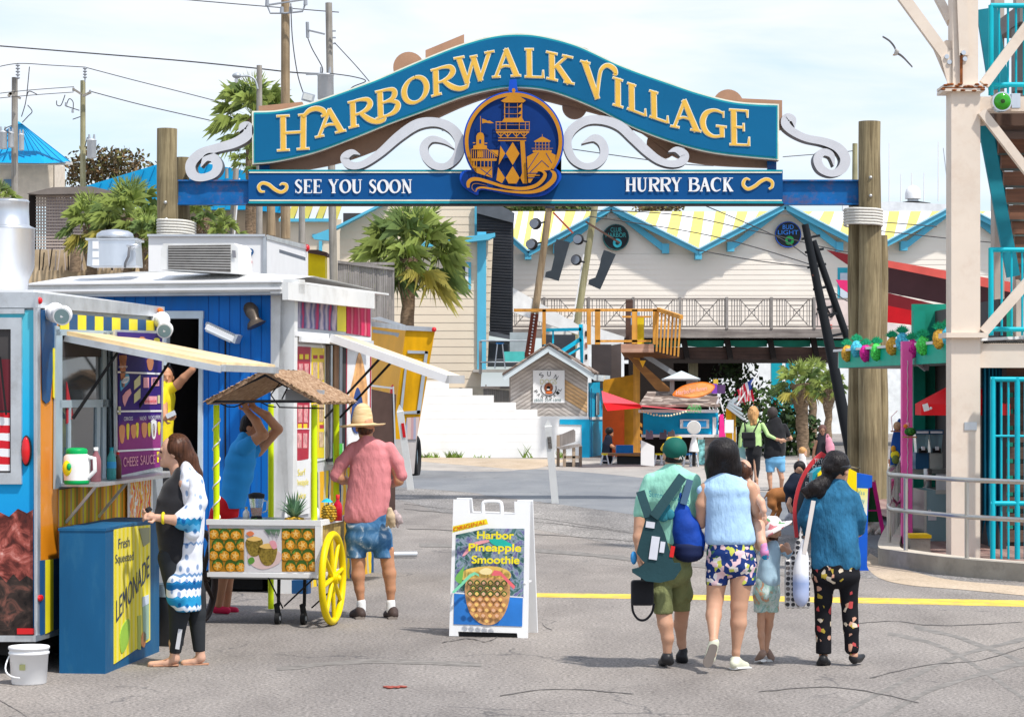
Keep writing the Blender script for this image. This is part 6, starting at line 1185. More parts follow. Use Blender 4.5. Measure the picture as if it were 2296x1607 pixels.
for x,w_ in((1077,7),(1186,4)):mb=RC(x-w_/2,764,x+w_/2,838 if w_==7 else 828,Y,.1,wg);part('post',mb,t,True)
stq=mat('stool_metal',(.60,.63,.66),.4,.5)
def stool(px,ps,pb,Y,m_,lab,grp,w_=12,name='bar_stool'):
 t=thing(name,lab,'stool',P(px,pb,Y),0,grp);mb=MB(m_);c=P(px,ps,Y);r_=w_/2/F*Y;mb.cyl(c-Vector((0,0,.05)),c,r_*1.0,r_,16);part('seat',mb,t,True)
 b_=P(px,pb,Y)
 for a,bq in((-1,-1),(1,-1),(1,1),(-1,1)):mb=MB(stq);mb.cyl(c+Vector((a*r_*.6,bq*r_*.6,-.04)),b_+Vector((a*r_*1.3,bq*r_*1.2,0)),.022,.022,6);part('leg',mb,t,True)
 mb=MB(stq);mb.tube([b_.lerp(c,.35)+Vector((math.cos(q)*r_*1.2,math.sin(q)*r_*1.2,0)) for q in np.linspace(0,6.28,13)],.012,5,caps=False);part('foot_ring',mb,t,True)
blue_s=mat('seat_blue',(.02,.18,.45),.5)
stool(1121,768,826,79,blue_s,'blue topped metal stool on the porch below the black screen',None,18)
mb=RC(1130,788,1176,812,80.5,.6,mat('cooler_aqua',(.10,.58,.55),.5));solo('cooler_box','pale aqua cooler box on the porch beside the blue stool','cooler',mb)
mb=RC(1143,745,1190,790,81.6,.3,mat('glass_panel',(.40,.43,.45),.3));solo('glass_screen','grey glass wind screen at the back of the porch','screen',mb)
Y=62
mb=MB(wg)
for i in range(26):x0=757+i*4.9;RC(x0,586+i*.65,x0+4.4,760,Y+rnd(0,.03),.04,wg,mb)
RC(757,588,884,594,Y+.05,.06,wg,mb);SL([(757,584),(884,600),(884,606),(757,590)],Y-.05,.08,wg,mb);t=solo('board_fence','tall weathered grey board fence behind the fan palm','fence',mb)
mb=MB(wg)
for i in range(14):x0=1084+i*4.4;RC(x0,870+i*.4,x0+3.9,932,77+rnd(0,.04),.05,wg,mb)
RC(1078,866,1150,871,76.9,.1,wgh,mb);RC(1088,862,1091,905,77.2,.05,wg,mb);solo('board_fence','low dark board fence behind the stepped white wall','fence',mb)
mb=MB(mat('junk_red',(.55,.02,.03)));RC(1043,872,1056,880,76.5,.2,None,mb);mb.ball(P(1033,876,76.5),(.12,.1,.1),8,6,dk2);solo('tool_heap','small red and black items lying on top of the stepped wall','clutter',mb)
Y=75.4;wp=mat('wall_white_paint',(.90,.90,.89),.7,var=.025,scale=.8,dirt=(.66,.64,.60),dirtamt=.25,bmp=.15,bs=6)
pl=[(880,1018),(880,800),(957,800)] if False else[(900,1019),(936,860),(957,854),(1006,854),(1006,870.5),(1059,870.5),(1059,886),(1107,886),(1107,902),(1157,902),(1157,918),(1205,918),(1205,933),(1320,933),(1320,1034),(1060,1029)]
sw=thing('stepped_wall','white painted block wall stepping down towards the parasail kiosk','wall',(P(1100,0,Y).x,Y,0))
mb=SL(pl,Y,.3,wp);
for k in range(9):
 y=870+k*17;x0=max(905,1320-(y-853)*99);x0=[p for p in(937,1006,1059,1107,1157,1205)][0]
 mb.box(P(max(905,937-(y-860)*.2),0,Y).x,P(1006+(k)*50 if k<4 else 1318,0,Y).x,Y-.004,Y,P(0,y+.5,Y).z,P(0,y,Y).z,mat('mortar_line',(.86,.86,.85)))  # block joints in a slightly greyer white
part('blocks',mb,sw,True)
mb=MB(tb);tcy=mat('cyan_paint',(.01,.40,.66),.5,var=.08);SL([(1255,940),(1322,940),(1322,1033),(1304,1032),(1304,952),(1255,951)],Y-.03,.03,tcy,mb);part('cyan_band',mb,sw,True)
Y=75.95;kx=thing('parasail_kiosk','small grey wood kiosk with gable roof and a white parasail sign','kiosk',(P(1240,0,Y).x,Y,0))
wdk=wood('kiosk_boards',(.46,.41,.37),(.64,.58,.53),0,9,.9);
mb=MB(wdk);SL([(1142,840),(1231,786),(1318,846),(1316,936),(1142,936)],Y,.08,mat('kiosk_back',(.33,.28,.25),.9),mb)
for side in(-1,1):
 for k in range(24):
  x0=1231;n_=9.0;y=790+k*n_
  pts=[]
  for j in range(13):
   xx=1231+side*j*7.2;yy=y+(j*7.2)*(-.62 if side<0 else .62)*(-1 if side<0 else 1)-0 if False else y+j*7.2*.62-60
   top_y=788+(abs(xx-1231))*(54/89 if side<0 else 60/87);pts.append((xx,yy,top_y))
  up_=[(x_,max(t_+1,min(y_,934))) for x_,y_,t_ in pts];dn_=[(x_,max(t_+1,min(y_+n_-1.4,934))) for x_,y_,t_ in pts]
  mb.strip(pxpts(up_,Y-.03),pxpts(dn_,Y-.03),(0,.025,0),wood('kiosk_boards_warm',(.55,.32,.14),(.72,.48,.26),0,9,.9) if(side>0 and 11<=k<=15) else wdk)
part('gable_wall',mb,kx,True)
fg=mat('fascia_bluegrey',(.60,.68,.72),.6,var=.08);shg=blot('shingles',[(.3,(.16,.12,.10)),(.5,(.28,.22,.19)),(.7,(.40,.33,.28))],5,.9,'VORONOI',stretch=(.8,.8,3))
mb=MB(fg);SL([(1126,843),(1230,775),(1231,788),(1132,853)],Y-.5,.12,fg,mb);SL([(1230,775),(1237,778),(1332,838),(1331,851),(1231,792)],Y-.5,.12,fg,mb);mb.poly([P(1332,840,Y-.5),P(1370,842,Y+2.2),P(1370,855,Y+2.2),P(1331,853,Y-.5)],(0,0.05,.0));part('fascia',mb,kx,True)
mb=MB(shg);a,b_,c_=P(1231,772,Y-.55),P(1334,838,Y-.55),P(1126,841,Y-.55);D_=Vector((.25,2.9,.0));mb.poly([a,b_,b_+D_,a+D_],(0,0,.06));mb.poly([a,c_,c_+D_,a+D_],(0,0,.06));part('roof',mb,kx,True)
mb=MB(tcy);mb.poly([P(1319,858,Y),P(1352,856,Y+2.6),P(1350,1030,Y+2.6),P(1319,1034,Y)],(0,.06,0));mb.poly([P(1325,870,Y),P(1327,870,Y+.2),P(1327,1030,Y+.2),P(1325,1030,Y)],(0,-.03,0),mat('paint_blue_dark',(.01,.18,.40)))
mb.poly([P(1337,880,Y+1.2),P(1344,880,Y+1.5),P(1344,930,Y+1.5),P(1337,930,Y+1.2)],(0,-.05,0),mat('notice_grey',(.55,.6,.65)));mb.poly([P(1318,935,Y-.1),P(1352,934,Y+2.6),P(1352,940,Y+2.6),P(1318,941,Y-.1)],(0,-.08,0),wht);part('side_wall',mb,kx,True)
mb=RC(1195,830,1266,903,Y-.10,.04,white);sg=part('sign_board',mb,kx,True)
mb=MB(mat('ink_black',(.03,.03,.03)));Ys=Y-.112
for k,ch_ in enumerate('SUN'):a=R(-32+32*k);mb.text(ch_,P(1231+26*math.sin(a)-4,873-30*math.cos(a)+0,Ys),(math.cos(a),0,-math.sin(a)),(math.sin(a),0,math.cos(a)),.15,.11)
for k,ch_ in enumerate('PARASAIL'):a=R(62-17.7*k);mb.text(ch_,P(1230-34*math.sin(a)-3,858+34*math.cos(a)+3,Ys),(math.cos(a),0,-math.sin(a)*-1*-1),(math.sin(a)*1,0,math.cos(a)),.11,.085)
for t_ in np.linspace(R(100),R(440),2):pass
mb.tube([P(1230+17*math.cos(q),870+17*math.sin(q),Ys) for q in np.linspace(-.3,3.45,20)],.012,5)
mb.text('(850) 259-1898',P(1198,900,Ys),(1,0,0),(0,0,1),.09,.84,mat('ink_green',(.12,.20,.20)))
mb.text('DOGS',P(1211,861,Ys),(1,0,0),(0,0,1),.16,.52,mat('sun_letter',(.62,.60,.35)))
mb.ball(P(1230,869,Ys),(.14,.02,.16),12,8,mat('dog_brown',(.30,.09,.04),.6,var=.6,scale=14));mb.ball(P(1230,869,Ys-.02),(.06,.012,.05),8,6,dk2);mb.ball(P(1229,873,Ys-.02),(.05,.012,.03),8,6,wht);mb.ball(P(1231,880,Ys),(.12,.02,.05),8,6,mat('scarf_orange',(.65,.15,.03)));part('sign_drawing',mb,sg,True)
c=G(1275,1047);b=thing('wooden_bench','weathered rustic wooden bench in front of the white wall','bench',c);Y=c.y
wgb=wood('bench_wood',(.22,.17,.13),(.50,.38,.27),2,12,.9)
for x in(1248,1262,1283,1298):mb=MB(wgb);RC(x,1000 if x>1260 else 975,x+7,1046,Y+(0 if x in(1262,1283) else .4),.1,wgb,mb);part('leg',mb,b,True)
mb=MB(wg);SL([(1246,1003),(1300,995),(1306,1000),(1262,1008)],Y-.05,.5,wg,mb);part('seat',mb,b,True);mb=MB(wg);SL([(1252,975),(1262,972),(1286,962),(1290,966),(1290,990),(1252,1002)],Y+.45,.06,wg,mb);part('backrest',mb,b,True)
mb=MB(wgb);RC(1265,1022,1300,1027,Y,.3,wgb,mb);RC(1268,1036,1300,1048,Y+.2,.2,wg,mb);part('stretcher',mb,b,True)
mb=MB(mat('weed_green',(.16,.24,.04),.8,var=.5,scale=4))
for(x0,x1,n_,h_) in((935,985,60,.17),(1000,1035,80,.2),(1252,1266,50,.18),(1170,1200,9,.4),(1060,1100,14,.10),(1590-0,1600,0,.1)):
 for k in range(n_):
  g_=P(rnd(x0,x1),0,75.1);g_.z=0;g_.y-=rnd(0,.3);a=rnd(0,6.28);h2=h_*rnd(.4,1.3);w_=rnd(.01,.03);mb.add([g_+Vector((-w_,0,0)),g_+Vector((w_,0,0)),g_+Vector((math.cos(a)*h2*.7,math.sin(a)*.1,h2))],[(0,1,2)])
solo('weeds','green weeds growing along the foot of the white wall','weeds',mb,kind='stuff')
Y=90;mh=thing('market_hall','large grey-beige hall with folded yellow and white striped roof, raised over a dark passage','building',(P(1640,0,Y).x,Y,0))
pk3=[(1135,520),(1184,564),(1370,462),(1566,560),(1760,458),(1955,560),(2148,456),(2345,558)]
mb=MB(sidg);wall=[(1105,548)]+[(x,y+6) for x,y in pk3[1:]]+[(2345,740),(1105,740)]
siding(mb,[(1105,570),(2345,570),(2345,742),(1105,742)],Y,11.5,sidg)
for i in(2,4,6):x,y=pk3[i];siding(mb,[(x,y+4),(x+196,572),(x-190,572)],Y+.03,11.5,sidg)
part('siding',mb,mh,True)
Yr=Y-.5;mbw=MB(roofw);mby=[]
for i in range(len(pk3)-1):
 (x0,y0),(x1,y1)=pk3[i],pk3[i+1];n_=8 if i else 4
 for k in range(n_):
  u0,u1=k/n_,(k+1)/n_;pk0,pk1=(x0+(x1-x0)*u0,y0+(y1-y0)*u0),(x0+(x1-x0)*u1,y0+(y1-y0)*u1)
  f0,f1=P(*pk0,Yr),P(*pk1,Yr);up=i%2==1;sk=14
  b0,b1=P(pk0[0]+sk,474,Y+5),P(pk1[0]+sk,474,Y+5)
  if f0 .z>b0 .z+.0:b0 .z=f0 .z
  if f1 .z>b1 .z+.0:b1 .z=f1 .z
  L1=[];
  for q in range(7):
   t=q/6;s_=t**1.6;L1 .append((f0 .lerp(b0,t)+Vector((0,0,(s_-t)*.25*(b0 .z-f0 .z))),f1 .lerp(b1,t)+Vector((0,0,(s_-t)*.25*(b1 .z-f1 .z)))))
  m_=stripe_y if k%2 else roofw
  for q in range(6):mbw.add([L1[q][0],L1[q][1],L1[q+1][1],L1[q+1][0]],[(0,1,2,3)],m_)
mbw.add([P(1135,474,Y+5),P(2360,474,Y+5),P(2360,474,Y+5)+Vector((0,0,-3)),P(1135,474,Y+5)+Vector((0,0,-3))],[(0,1,2,3)],sidg)
rf_=part('roof',mbw,mh,True)
mb=MB(tb)
for i in range(len(pk3)-1):a,b_=P(*pk3[i],Yr-.05),P(*pk3[i+1],Yr-.05);mb.bar(a-Vector((0,0,.08)),b_-Vector((0,0,.08)),.20,.16,tb,up=(0,1,0));mb.bar(a+Vector((0,-.05,.03)),b_+Vector((0,-.05,.03)),.05,.2,mat('trim_pale',(.35,.62,.75)),up=(0,1,0))
part('roof_trim',mb,rf_,True)
for i in(2,4,6):
 x,y=pk3[i]
 for sgn in(-1,1):
  mb=MB(tb);mb.bar(P(x+sgn*8,y+10,Yr+.3),P(x+sgn*118,y+95,Y-.25),.22,.2,tb,up=(0,1,0));q=P(x+sgn*122,y+97,Y-.25);mb.box(q.x-.13,q.x+.13,Y-.4,Y,q.z-.15,q.z+.2);part('roof_bracket',mb,mh,True)
for x in(1184,1566,1955):mb=MB(tb);q=P(x,566,Yr);mb.box(q.x-.12,q.x+.12,Yr-.1,Y,q.z-.25,q.z+.12);part('valley_spout',mb,mh,True)
for x,y in((1373,482),(1758,474)):mb=MB(white);q=P(x,y,Yr+.5);mb.box(q.x-.2,q.x+.2,Yr+.4,Yr+.8,q.z-.12,q.z+.08);mb.cyl(q,q+Vector((0,0,.4)),.03,.03,6);part('gable_lamp',mb,mh,True)
for x,y,tx,c1q,c2q,lab in((1381,532,('CLUB','HARBOR'),(.02,.13,.13),(.05,.50,.58),'round dark sign with teal record'),(1767,526,('BUD','LIGHT'),(.02,.10,.55),(.03,.42,.10),'round dark sign with blue lettering')):
 mb=MB(mat('round_sign_black',(.012,.016,.02),.4));q=P(x,y,Y-.2);mb.cyl(q,q+Vector((0,.1,0)),.49,.49,32);rs_=part('round_sign',mb,mh,True,lab)
 mb=MB(mat('rs'+tx[0],c1q,.4));mb.tube([q+Vector((.47*math.cos(t),-.02,.47*math.sin(t))) for t in np.linspace(0,6.283,32)],.015,5,caps=False);mb.text(tx[0],q+Vector((-.20,-.02,.20)),(1,0,0),(0,0,1),.17,.40,mat('rt'+tx[0],tuple(min(1,c*3) for c in c1q)));mb.text(tx[1],q+Vector((-.38,-.02,.0)),(1,0,0),(0,0,1),.17,.76,MATS['rt'+tx[0]]);mb.ball(q+Vector((.05,-.02,-.22)),(.17,.02,.17),16,8,mat('re'+tx[0],c2q));mb.ball(q+Vector((.05,-.04,-.22)),(.07,.02,.07),10,6,mat('rc'+tx[0],(.02,.05,.06)));part('lettering',mb,rs_,True)
mb=MB(mat('alcove_blue',(.03,.38,.50)));RC(1878,600,1990,690,Y-.02,.05,None,mb);RC(1884,612,1990,690,Y-.05,.02,mat('alcove_pale',(.55,.62,.70)),mb);RC(1821,672,1990,745,Y-3.0,.06,mat('mural_pale',(.70,.58,.54),.6,var=.2,scale=1),mb);mb.text('AJ',P(1828,706,Y-3.05),(1,0,.1),(0,0,1),.5,.7,dk2);RC(1850,728,1866,736,Y-3.05,.03,red,mb);part('mural',mb,mh,True)
Yd=86;dkp=thing('deck','long raised timber deck with patterned grey railing above the dark passage','deck',(P(1600,0,Yd).x,Yd,0))
mb=MB(wgh);RC(1140,737,1905,757,Yd,.25,wgh,mb);RC(1140,668,1905,672,Yd,.12,wgh,mb);RC(1140,730,1905,734,Yd,.12,wgh,mb);mb.box(P(1140,0,Yd).x,P(1905,0,Yd).x,Yd+.1,Y+8,P(0,741,Yd).z,P(0,738,Yd).z,wgh);part('deck_beam',mb,dkp,True)
for k,x in enumerate((1220,1320,1420,1525,1630,1730,1826)):mb=RC(x-3,666,x+3,737,Yd-.03,.15,wg);part('post',mb,dkp,True)
mb=MB(wg)
for k in range(7):
 xa,xb=1130+k*101,1130+(k+1)*101
 for j in range(4):
  for xx in(xa+5+j*6,xb-5-j*6):RC(xx,672,xx+2,731,Yd+.02,.05,wg,mb)
 cx,cy=(xa+xb)/2,701
 for w_ in(7,15,23):
  for a,b_ in(((-1,-1),(1,-1)),((1,-1),(1,1)),((1,1),(-1,1)),((-1,1),(-1,-1))):BAR(mb,(cx+a[0]*w_,cy+a[1]*w_*1.15),(cx+b_[0]*w_,cy+b_[1]*w_*1.15),1.6,Yd+.02,.04,wg)
 BAR(mb,(cx-26,cy+29),(cx+26,cy-29),2,Yd+.06,.03,wg);BAR(mb,(cx-26,cy-29),(cx+26,cy+29),2,Yd+.03,.03,wg)
part('railing_lattice',mb,dkp,True)
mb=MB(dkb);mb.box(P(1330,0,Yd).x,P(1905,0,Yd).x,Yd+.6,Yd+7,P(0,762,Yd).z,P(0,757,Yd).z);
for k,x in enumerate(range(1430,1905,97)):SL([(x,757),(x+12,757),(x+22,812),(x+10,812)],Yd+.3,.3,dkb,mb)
RC(1410,806,1905,814,Yd+.25,.3,dkb,mb);RC(1400,815,1500,905,Yd+5,.2,dkb,mb);part('underside',mb,dkp,True)  # the sheet set further back is near black for the passage shade
mb=MB(brw2);RC(1400,778,1905,807,Yd+.5,.3,brw2,mb);part('cross_beam',mb,dkp,True)
mb=MB(mat('awning_green',(.02,.30,.20),.6));
for k,x in enumerate(range(1440,1890,97)):SL([(x,762),(x+86,761),(x+86,777),(x+40,779),(x,776)],Yd+.7,.05,None,mb)
part('green_awning',mb,dkp,True)
for x in(1545,):mb=RC(x,812,x+20,1010,Yd+1,.5,wood('passage_post',(.16,.15,.09),(.28,.25,.16),2,8));part('support_post',mb,dkp,True)
mb=MB(mat('sky_sand_white',(.78,.80,.80),.9));RC(1240,780,2020,1000,118,.3,None,mb);solo('pale_backdrop','long white tent wall standing far behind the passage','tent',mb)  # added white sheet stands in for the sky and sand beyond
for k,(x,w_,lab) in enumerate(((1730,24,'left teal post behind the passage palms'),(1763,20,'right teal post behind the passage palms'))):mb=RC(x,812,x+w_,1000,104+k,.4,mat('teal_post',(.01,.38,.48),.5));solo('teal_post',lab,'post',mb)
mb=MB(dkb);RC(1590,812,1665,848,98,.3,dkb,mb);RC(1490,812,1590,930,97,.3,dkb,mb);solo('passage_shade','black draped backdrop hanging in the passage','backdrop',mb)  # near-black sheets paint the shade of the open passage
def leafcloud(mb,c,r,n,m_,sz=.12,flat=1.0):
 for k in range(n):
  d=Vector((rnd(-1,1),rnd(-1,1),rnd(-1,1)))
  if d.length>1:continue
  p=Vector(c)+Vector((d.x*r[0],d.y*r[1],d.z*r[2]));a=Vector((rnd(-1,1),rnd(-1,1),rnd(-1,1))).normalized()*sz*rnd(.5,1.2);b=a.cross(Vector((rnd(-1,1),rnd(-1,1),rnd(-1,1)))).normalized()*sz*rnd(.3,.7)
  mb.add([p-a,p+b,p+a,p-b],[(0,1,2,3)],random.choice(m_))
lg=[mat('leaf_a',(.045,.085,.02),.7),mat('leaf_b',(.09,.15,.035),.7),mat('leaf_c',(.02,.04,.012),.7)]
t=thing('dark_tree','dark leafy tree in the shade left of the passage, behind the flag','tree',P(1662,1000,88));mb=MB(lg[0]);leafcloud(mb,P(1650,880,88),(1.0,1.5,1.9),1500,[lg[2],lg[2],lg[0]],.14);part('crown',mb,t,True);mb=MB(dkb);mb.cyl(P(1662,1000,88),P(1655,850,88),.16,.12,10,dkb);part('trunk',mb,t,True)
mb=MB(lg[0]);leafcloud(mb,P(1720,920,80),(1.2,.8,1.0),1100,lg,.13);leafcloud(mb,P(1700,905,79.5),(1.0,.5,.5),60,[mat('bloom_red',(.5,.03,.06))],.06);solo('oleander_bush','green bush with small red flowers behind the walking couple','bush',mb)
mb=MB(lg[0]);leafcloud(mb,P(1770,985,78),(1.1,.8,1.3),1500,[lg[2],lg[0],lg[2]],.15);solo('dark_hedge','dark green hedge beside the man in the black shirt','hedge',mb)
pg=[mat('palm_leaf',(.28,.35,.09),.5,var=.5,scale=1.2),mat('palm_leaf_yellow',(.46,.41,.10),.5,var=.3,scale=1.2),mat('palm_leaf_deep',(.15,.22,.07),.5,var=.3)]
tk=mat('palm_trunk',(.20,.14,.09),.95,var=.5,scale=9,stretch=(1,1,2.5),bmp=.8,bs=10);boot=mat('palm_boot',(.28,.23,.18),.95,var=.4,scale=6)
def palm(c,rad,htrunk,tr_,lab,fronds=30,seed=1,boots=True,leaves=23,droop=.9,grp='fan palms'):
 rs=random.Random(seed);t=thing('palm_tree',lab,'palm tree',Vector((c.x,c.y,max(0,c.z-htrunk))),0,grp)
 mb=MB(tk);n_=12;base_=Vector((c.x+rs.uniform(-.1,.1),c.y,max(0,c.z-htrunk)));mb.tube([base_.lerp(c,i/n_)+Vector((.02*math.sin(i*2),0,0)) for i in range(n_+1)],[tr_*(.95+.08*math.sin(i*2.6)+(.45 if i>8 and boots else 0)) for i in range(n_+1)],14);part('trunk',mb,t,True)
 if boots:
  mb=MB(boot)
  for k in range(90):
   a=rs.uniform(0,6.28);z=rs.uniform(.02,.28)*htrunk if htrunk>1 else rs.uniform(0,.5);rr=tr_*(1.35);p=c+Vector((math.cos(a)*rr,math.sin(a)*rr,-z));d=Vector((math.cos(a)*.9,math.sin(a)*.9,.9 if k%3 else-.6))*tr_*rs.uniform(.5,1.1);s_=Vector((-math.sin(a),math.cos(a),0))*tr_*.16;mb.add([p-s_,p+s_,p+d],[(0,1,2)])
  part('old_leaf_bases',mb,t,True)
 mb=MB(pg[0])
 for k in range(fronds):
  a=2.4*k+rs.uniform(-.3,.3);el=math.pi*.5-(k/fronds)*2.15+rs.uniform(-.12,.12);L_=rad*rs.uniform(.42,.58)
  d=Vector((math.cos(a)*math.cos(el),math.sin(a)*math.cos(el),math.sin(el)));hub=c+d*L_+Vector((0,0,-.08*rad*(1-math.sin(el))));up_=d.cross(Vector((-math.sin(a),math.cos(a),0))).normalized();side=d.cross(up_).normalized()
  m_=rs.choice([0,0,2] if el>-.15 else[1,1,0,2]);q=side*.012*rad;mb.add([c-q,c+q,hub+q,hub-q],[(0,1,2,3)],pg[1] if m_==1 else pg[0])
  for j in range(leaves):
   b=(-1.5+3.0*j/(leaves-1));fl=rad*rs.uniform(.44,.56)*(1-.18*abs(b)/1.5);dd=(d*math.cos(b)+side*math.sin(b)+up_*rs.uniform(-.2,.26)).normalized();w_=(dd.cross(up_)).normalized()*rad*.0075
   mid=hub+dd*fl*.55;tip=hub+dd*fl+Vector((0,0,-droop*fl*rs.uniform(.15,.75)*(1 if el<1.0 else .35)));mb.add([hub,mid-w_+up_*.01,tip,mid+w_+up_*.01],[(0,1,2),(0,2,3)],pg[m_])
 part('fronds',mb,t,True);return t
palm(P(916,580,70),1.98,3.3,.21,'large fan palm in front of the cream building, shaggy upper trunk',40,3)
palm(P(858,600,72),1.3,3.5,.14,'small thin fan palm left behind the large one, in front of the grey fence',12,5,False)
mb=None
palm(P(568,262,75),1.55,7,.17,'fan palm rising behind the left end of the arch sign',30,7)
palm(P(560,360,74),.8,6,.12,'small fan palm just below the left end of the arch sign',12,8,False)
palm(P(205,505,58),.95,2.5,.14,'leftmost fan palm of the row above the blue trailer',24,9)
palm(P(290,490,57),1.15,2.5,.15,'middle fan palm above the blue trailer, behind the silver fan',30,10)
palm(P(330,540,56),.8,2.3,.13,'low fan palm between the roof fan and the left arch pile',20,21)
palm(P(455,490,60),.75,2.5,.13,'fan palm seen just right of the left arch pile under the beam',18,12)
palm(P(505,525,58),.6,2,.1,'small low fan palm under the beam beside the leaning grey post',12,13,False)
palm(P(2,450,50),.5,2,.12,'fan palm cut by the left edge of the picture',14,14,False)
palm(P(1795,860,76),.95,2.3,.2,'fan palm under the deck with spreading yellow green leaves',22,15)
palm(P(1858,870,68),.62,2.0,.11,'short fan palm right of the passage beside the leaning black pole',22,16)
palm(P(1822,850,84),.9,3,.15,'dark fan palm further back in the passage',16,17,False)
Yb=74;ob=thing('orange_balcony','orange stained timber balcony jutting out above the hut','balcony',(P(1430,0,Yb).x,Yb,0))
mb=MB(orw);RC(1152,692,1330,699,Yb+2,.1,orw,mb);SL([(1327,692),(1476,692),(1476,698),(1327,698)],Yb,.1,orw,mb);mb.bar(P(1476,694,Yb),P(1528,711,Yb-2.5),.1,.12,orw);RC(1335,762,1460,767,Yb,.08,orw,mb);RC(1395,708,1460,712,Yb+.02,.08,orw,mb);part('handrail',mb,ob,True)
for x,w_ in((1216,8),(1316,9),(1334,12),(1417,12),(1464,12),(1403,16)):mb=RC(x,694 if x!=1403 else 672,x+w_,772,Yb+(2 if x<1300 else .0 if x!=1403 else 1),.12,orw if x!=1403 else brw2);part('post',mb,ob,True)
for k in range(7):
 t0=k/6.2;mb=MB(orw);a=P(1476,700,Yb).lerp(P(1527,712,Yb-2.5),t0);b_=P(1472,788,Yb).lerp(P(1522,800,Yb-2.5),t0);mb.bar(a,b_,.055,.03,orw);part('baluster',mb,ob,True)
mb=MB(wood('balcony_floor',(.40,.20,.13),(.62,.38,.27),0,5));mb.poly([P(1393,771,Yb),P(1466,771,Yb),P(1466,790,Yb),P(1393,790,Yb)],(0,.3,0));mb.add([P(1393,790,Yb),P(1470,790,Yb),P(1526,802,Yb-2.5),P(1500,803,Yb+3),P(1400,802,Yb+3)],[(0,1,2,3,4)],mat('floor_under',(.20,.08,.03)));part('floor',mb,ob,True)
mb=MB(orw);SL([(1352,852),(1420,840),(1420,1030),(1352,1030)],Yb+3,.2,mat('wall_orange',(.50,.22,.01),.6,var=.2),mb);SL([(1351,905),(1400,905),(1400,1030),(1351,1030)],Yb+2.6,.1,mat('door_orange',(.66,.09,.01),.5),mb);RC(1420,800,1435,1030,Yb+3,.2,orw,mb);SL([(1408,800),(1430,806),(1502,870),(1502,890),(1470,872)],Yb+1,.2,wood('stair_stringer',(.24,.10,.03),(.40,.18,.05),0,5),mb);SL([(1443,800),(1462,800),(1535,846),(1520,850)],Yb+.6,.2,mat('gutter_grey',(.30,.32,.34)),mb);part('lower_wall',mb,ob,True)
mb=MB(dkb);RC(1410,812,1510,1025,Yb+4,.2,dkb,mb);part('shade_sheet',mb,ob,True)  # dark sheet painted for the shade below the balcony
mb=MB(brw2)
for k in range(5):SL([(1412,930+k*16),(1440,950+k*16),(1440,958+k*16),(1412,938+k*16)],Yb+3.3,.1,orw,mb)
part('stair_steps',mb,ob,True)
mb=SL([(1434,808),(1448,808),(1441,824)],Yb+.2,.03,mat('pennant_orange',(.80,.40,.02)));solo('pennant','small orange pennant hanging under the balcony','pennant',mb)
for k,(l,lab) in enumerate((([(1150,645),(1300,730),(1296,750),(1150,700)],'white tent roof behind the reddish leaning pole'),([(1215,695),(1400,755),(1398,772),(1215,772)],'low white tent roof behind the orange balcony'))):mb=SL(l,Yb+4+k,.5,mat('tent_white',(.80,.80,.78),.7));solo('tent_roof',lab,'tent',mb)
mb=RC(1215,750,1290,805,Yb+3,.3,mat('dark_panel',(.05,.055,.065)));solo('dark_screen','dark panel between the leaning poles behind the kiosk roof','panel',mb)
mb=MB(mat('crate_dark',(.06,.05,.05),.8));RC(1328,772,1371,870,Yb+4,.8,None,mb);solo('wood_cabinet','dark weathered wooden cabinet hanging under the balcony corner','cabinet',mb)
mb=MB(mat('crate_dark2',(.10,.08,.075),.8));SL([(1362,776),(1393,770),(1393,862),(1362,862)],Yb+4.5,.5,None,mb);solo('dark_locker','tall dark locker right of the weathered cabinet','cabinet',mb)
tq2=mat('frame_cyan',(.01,.50,.75),.5);mb=MB(tq2);Yc=76.4
for a,b_,w_ in(((1222,738),(1222,782),4),((1222,740),(1303,738),7),((1240,742),(1240,770),4),((1247,796),(1302,760),9),((1270,798),(1300,780),5),((1302,727),(1306,815),9)):BAR(mb,a,b_,w_,Yc,.1,tq2)
solo('cyan_frame','bright cyan timber frame standing on the kiosk roof ridge','frame',mb)
mb=SL([(1309,728),(1317,727),(1320,822),(1308,822)],76.1,.1,wht);[RC(1312,y,1317,y+12,76.07,.02,m_,mb) for y,m_ in((742,dk2),(768,mat('paint_brown',(.3,.12,.08))),(794,dk2))];solo('painted_board','upright white board with dark letters on the kiosk roof','board',mb)
mb=MB(mat('chair_blue',(.25,.40,.65)));RC(1415,700,1435,728,Yb+.5,.2,None,mb);RC(1427,712,1444,772,Yb+.3,.2,mat('kayak_yellow',(.75,.60,.02)),mb);solo('towels','pale blue and yellow towels hanging on the balcony','towel',mb)
Yh=68;hh=thing('surf_hut','bright blue hut with grey shingle roof and a surfboard sign','hut',(P(1525,0,Yh).x,Yh,0))
mb=MB(mat('hut_blue',(.0,.38,.68),.5,var=.1));siding(mb,[(1442,922),(1610,922),(1610,978),(1442,978)],Yh,8.5,mat('hut_blue',None) if False else MATS['hut_blue']);part('wall',mb,hh,True)
mb=MB(shg);mb.poly([P(1452,882,Yh+2.2),P(1606,882,Yh+2.2),P(1614,912,Yh-.4),P(1432,912,Yh-.4)],(0,0,.06));part('roof',mb,hh,True)
mb=MB(wht);RC(1432,918,1612,925,Yh-.3,.1,wht,mb);BAR(mb,(1614,886),(1602,922),4,Yh-.2,.1,wht);BAR(mb,(1612,890),(1622,922),3,Yh-.2,.1,wht);RC(1598,935,1606,975,Yh-.05,.05,wht,mb);RC(1440,974,1610,980,Yh-.3,.4,wht,mb);part('trim',mb,hh,True)
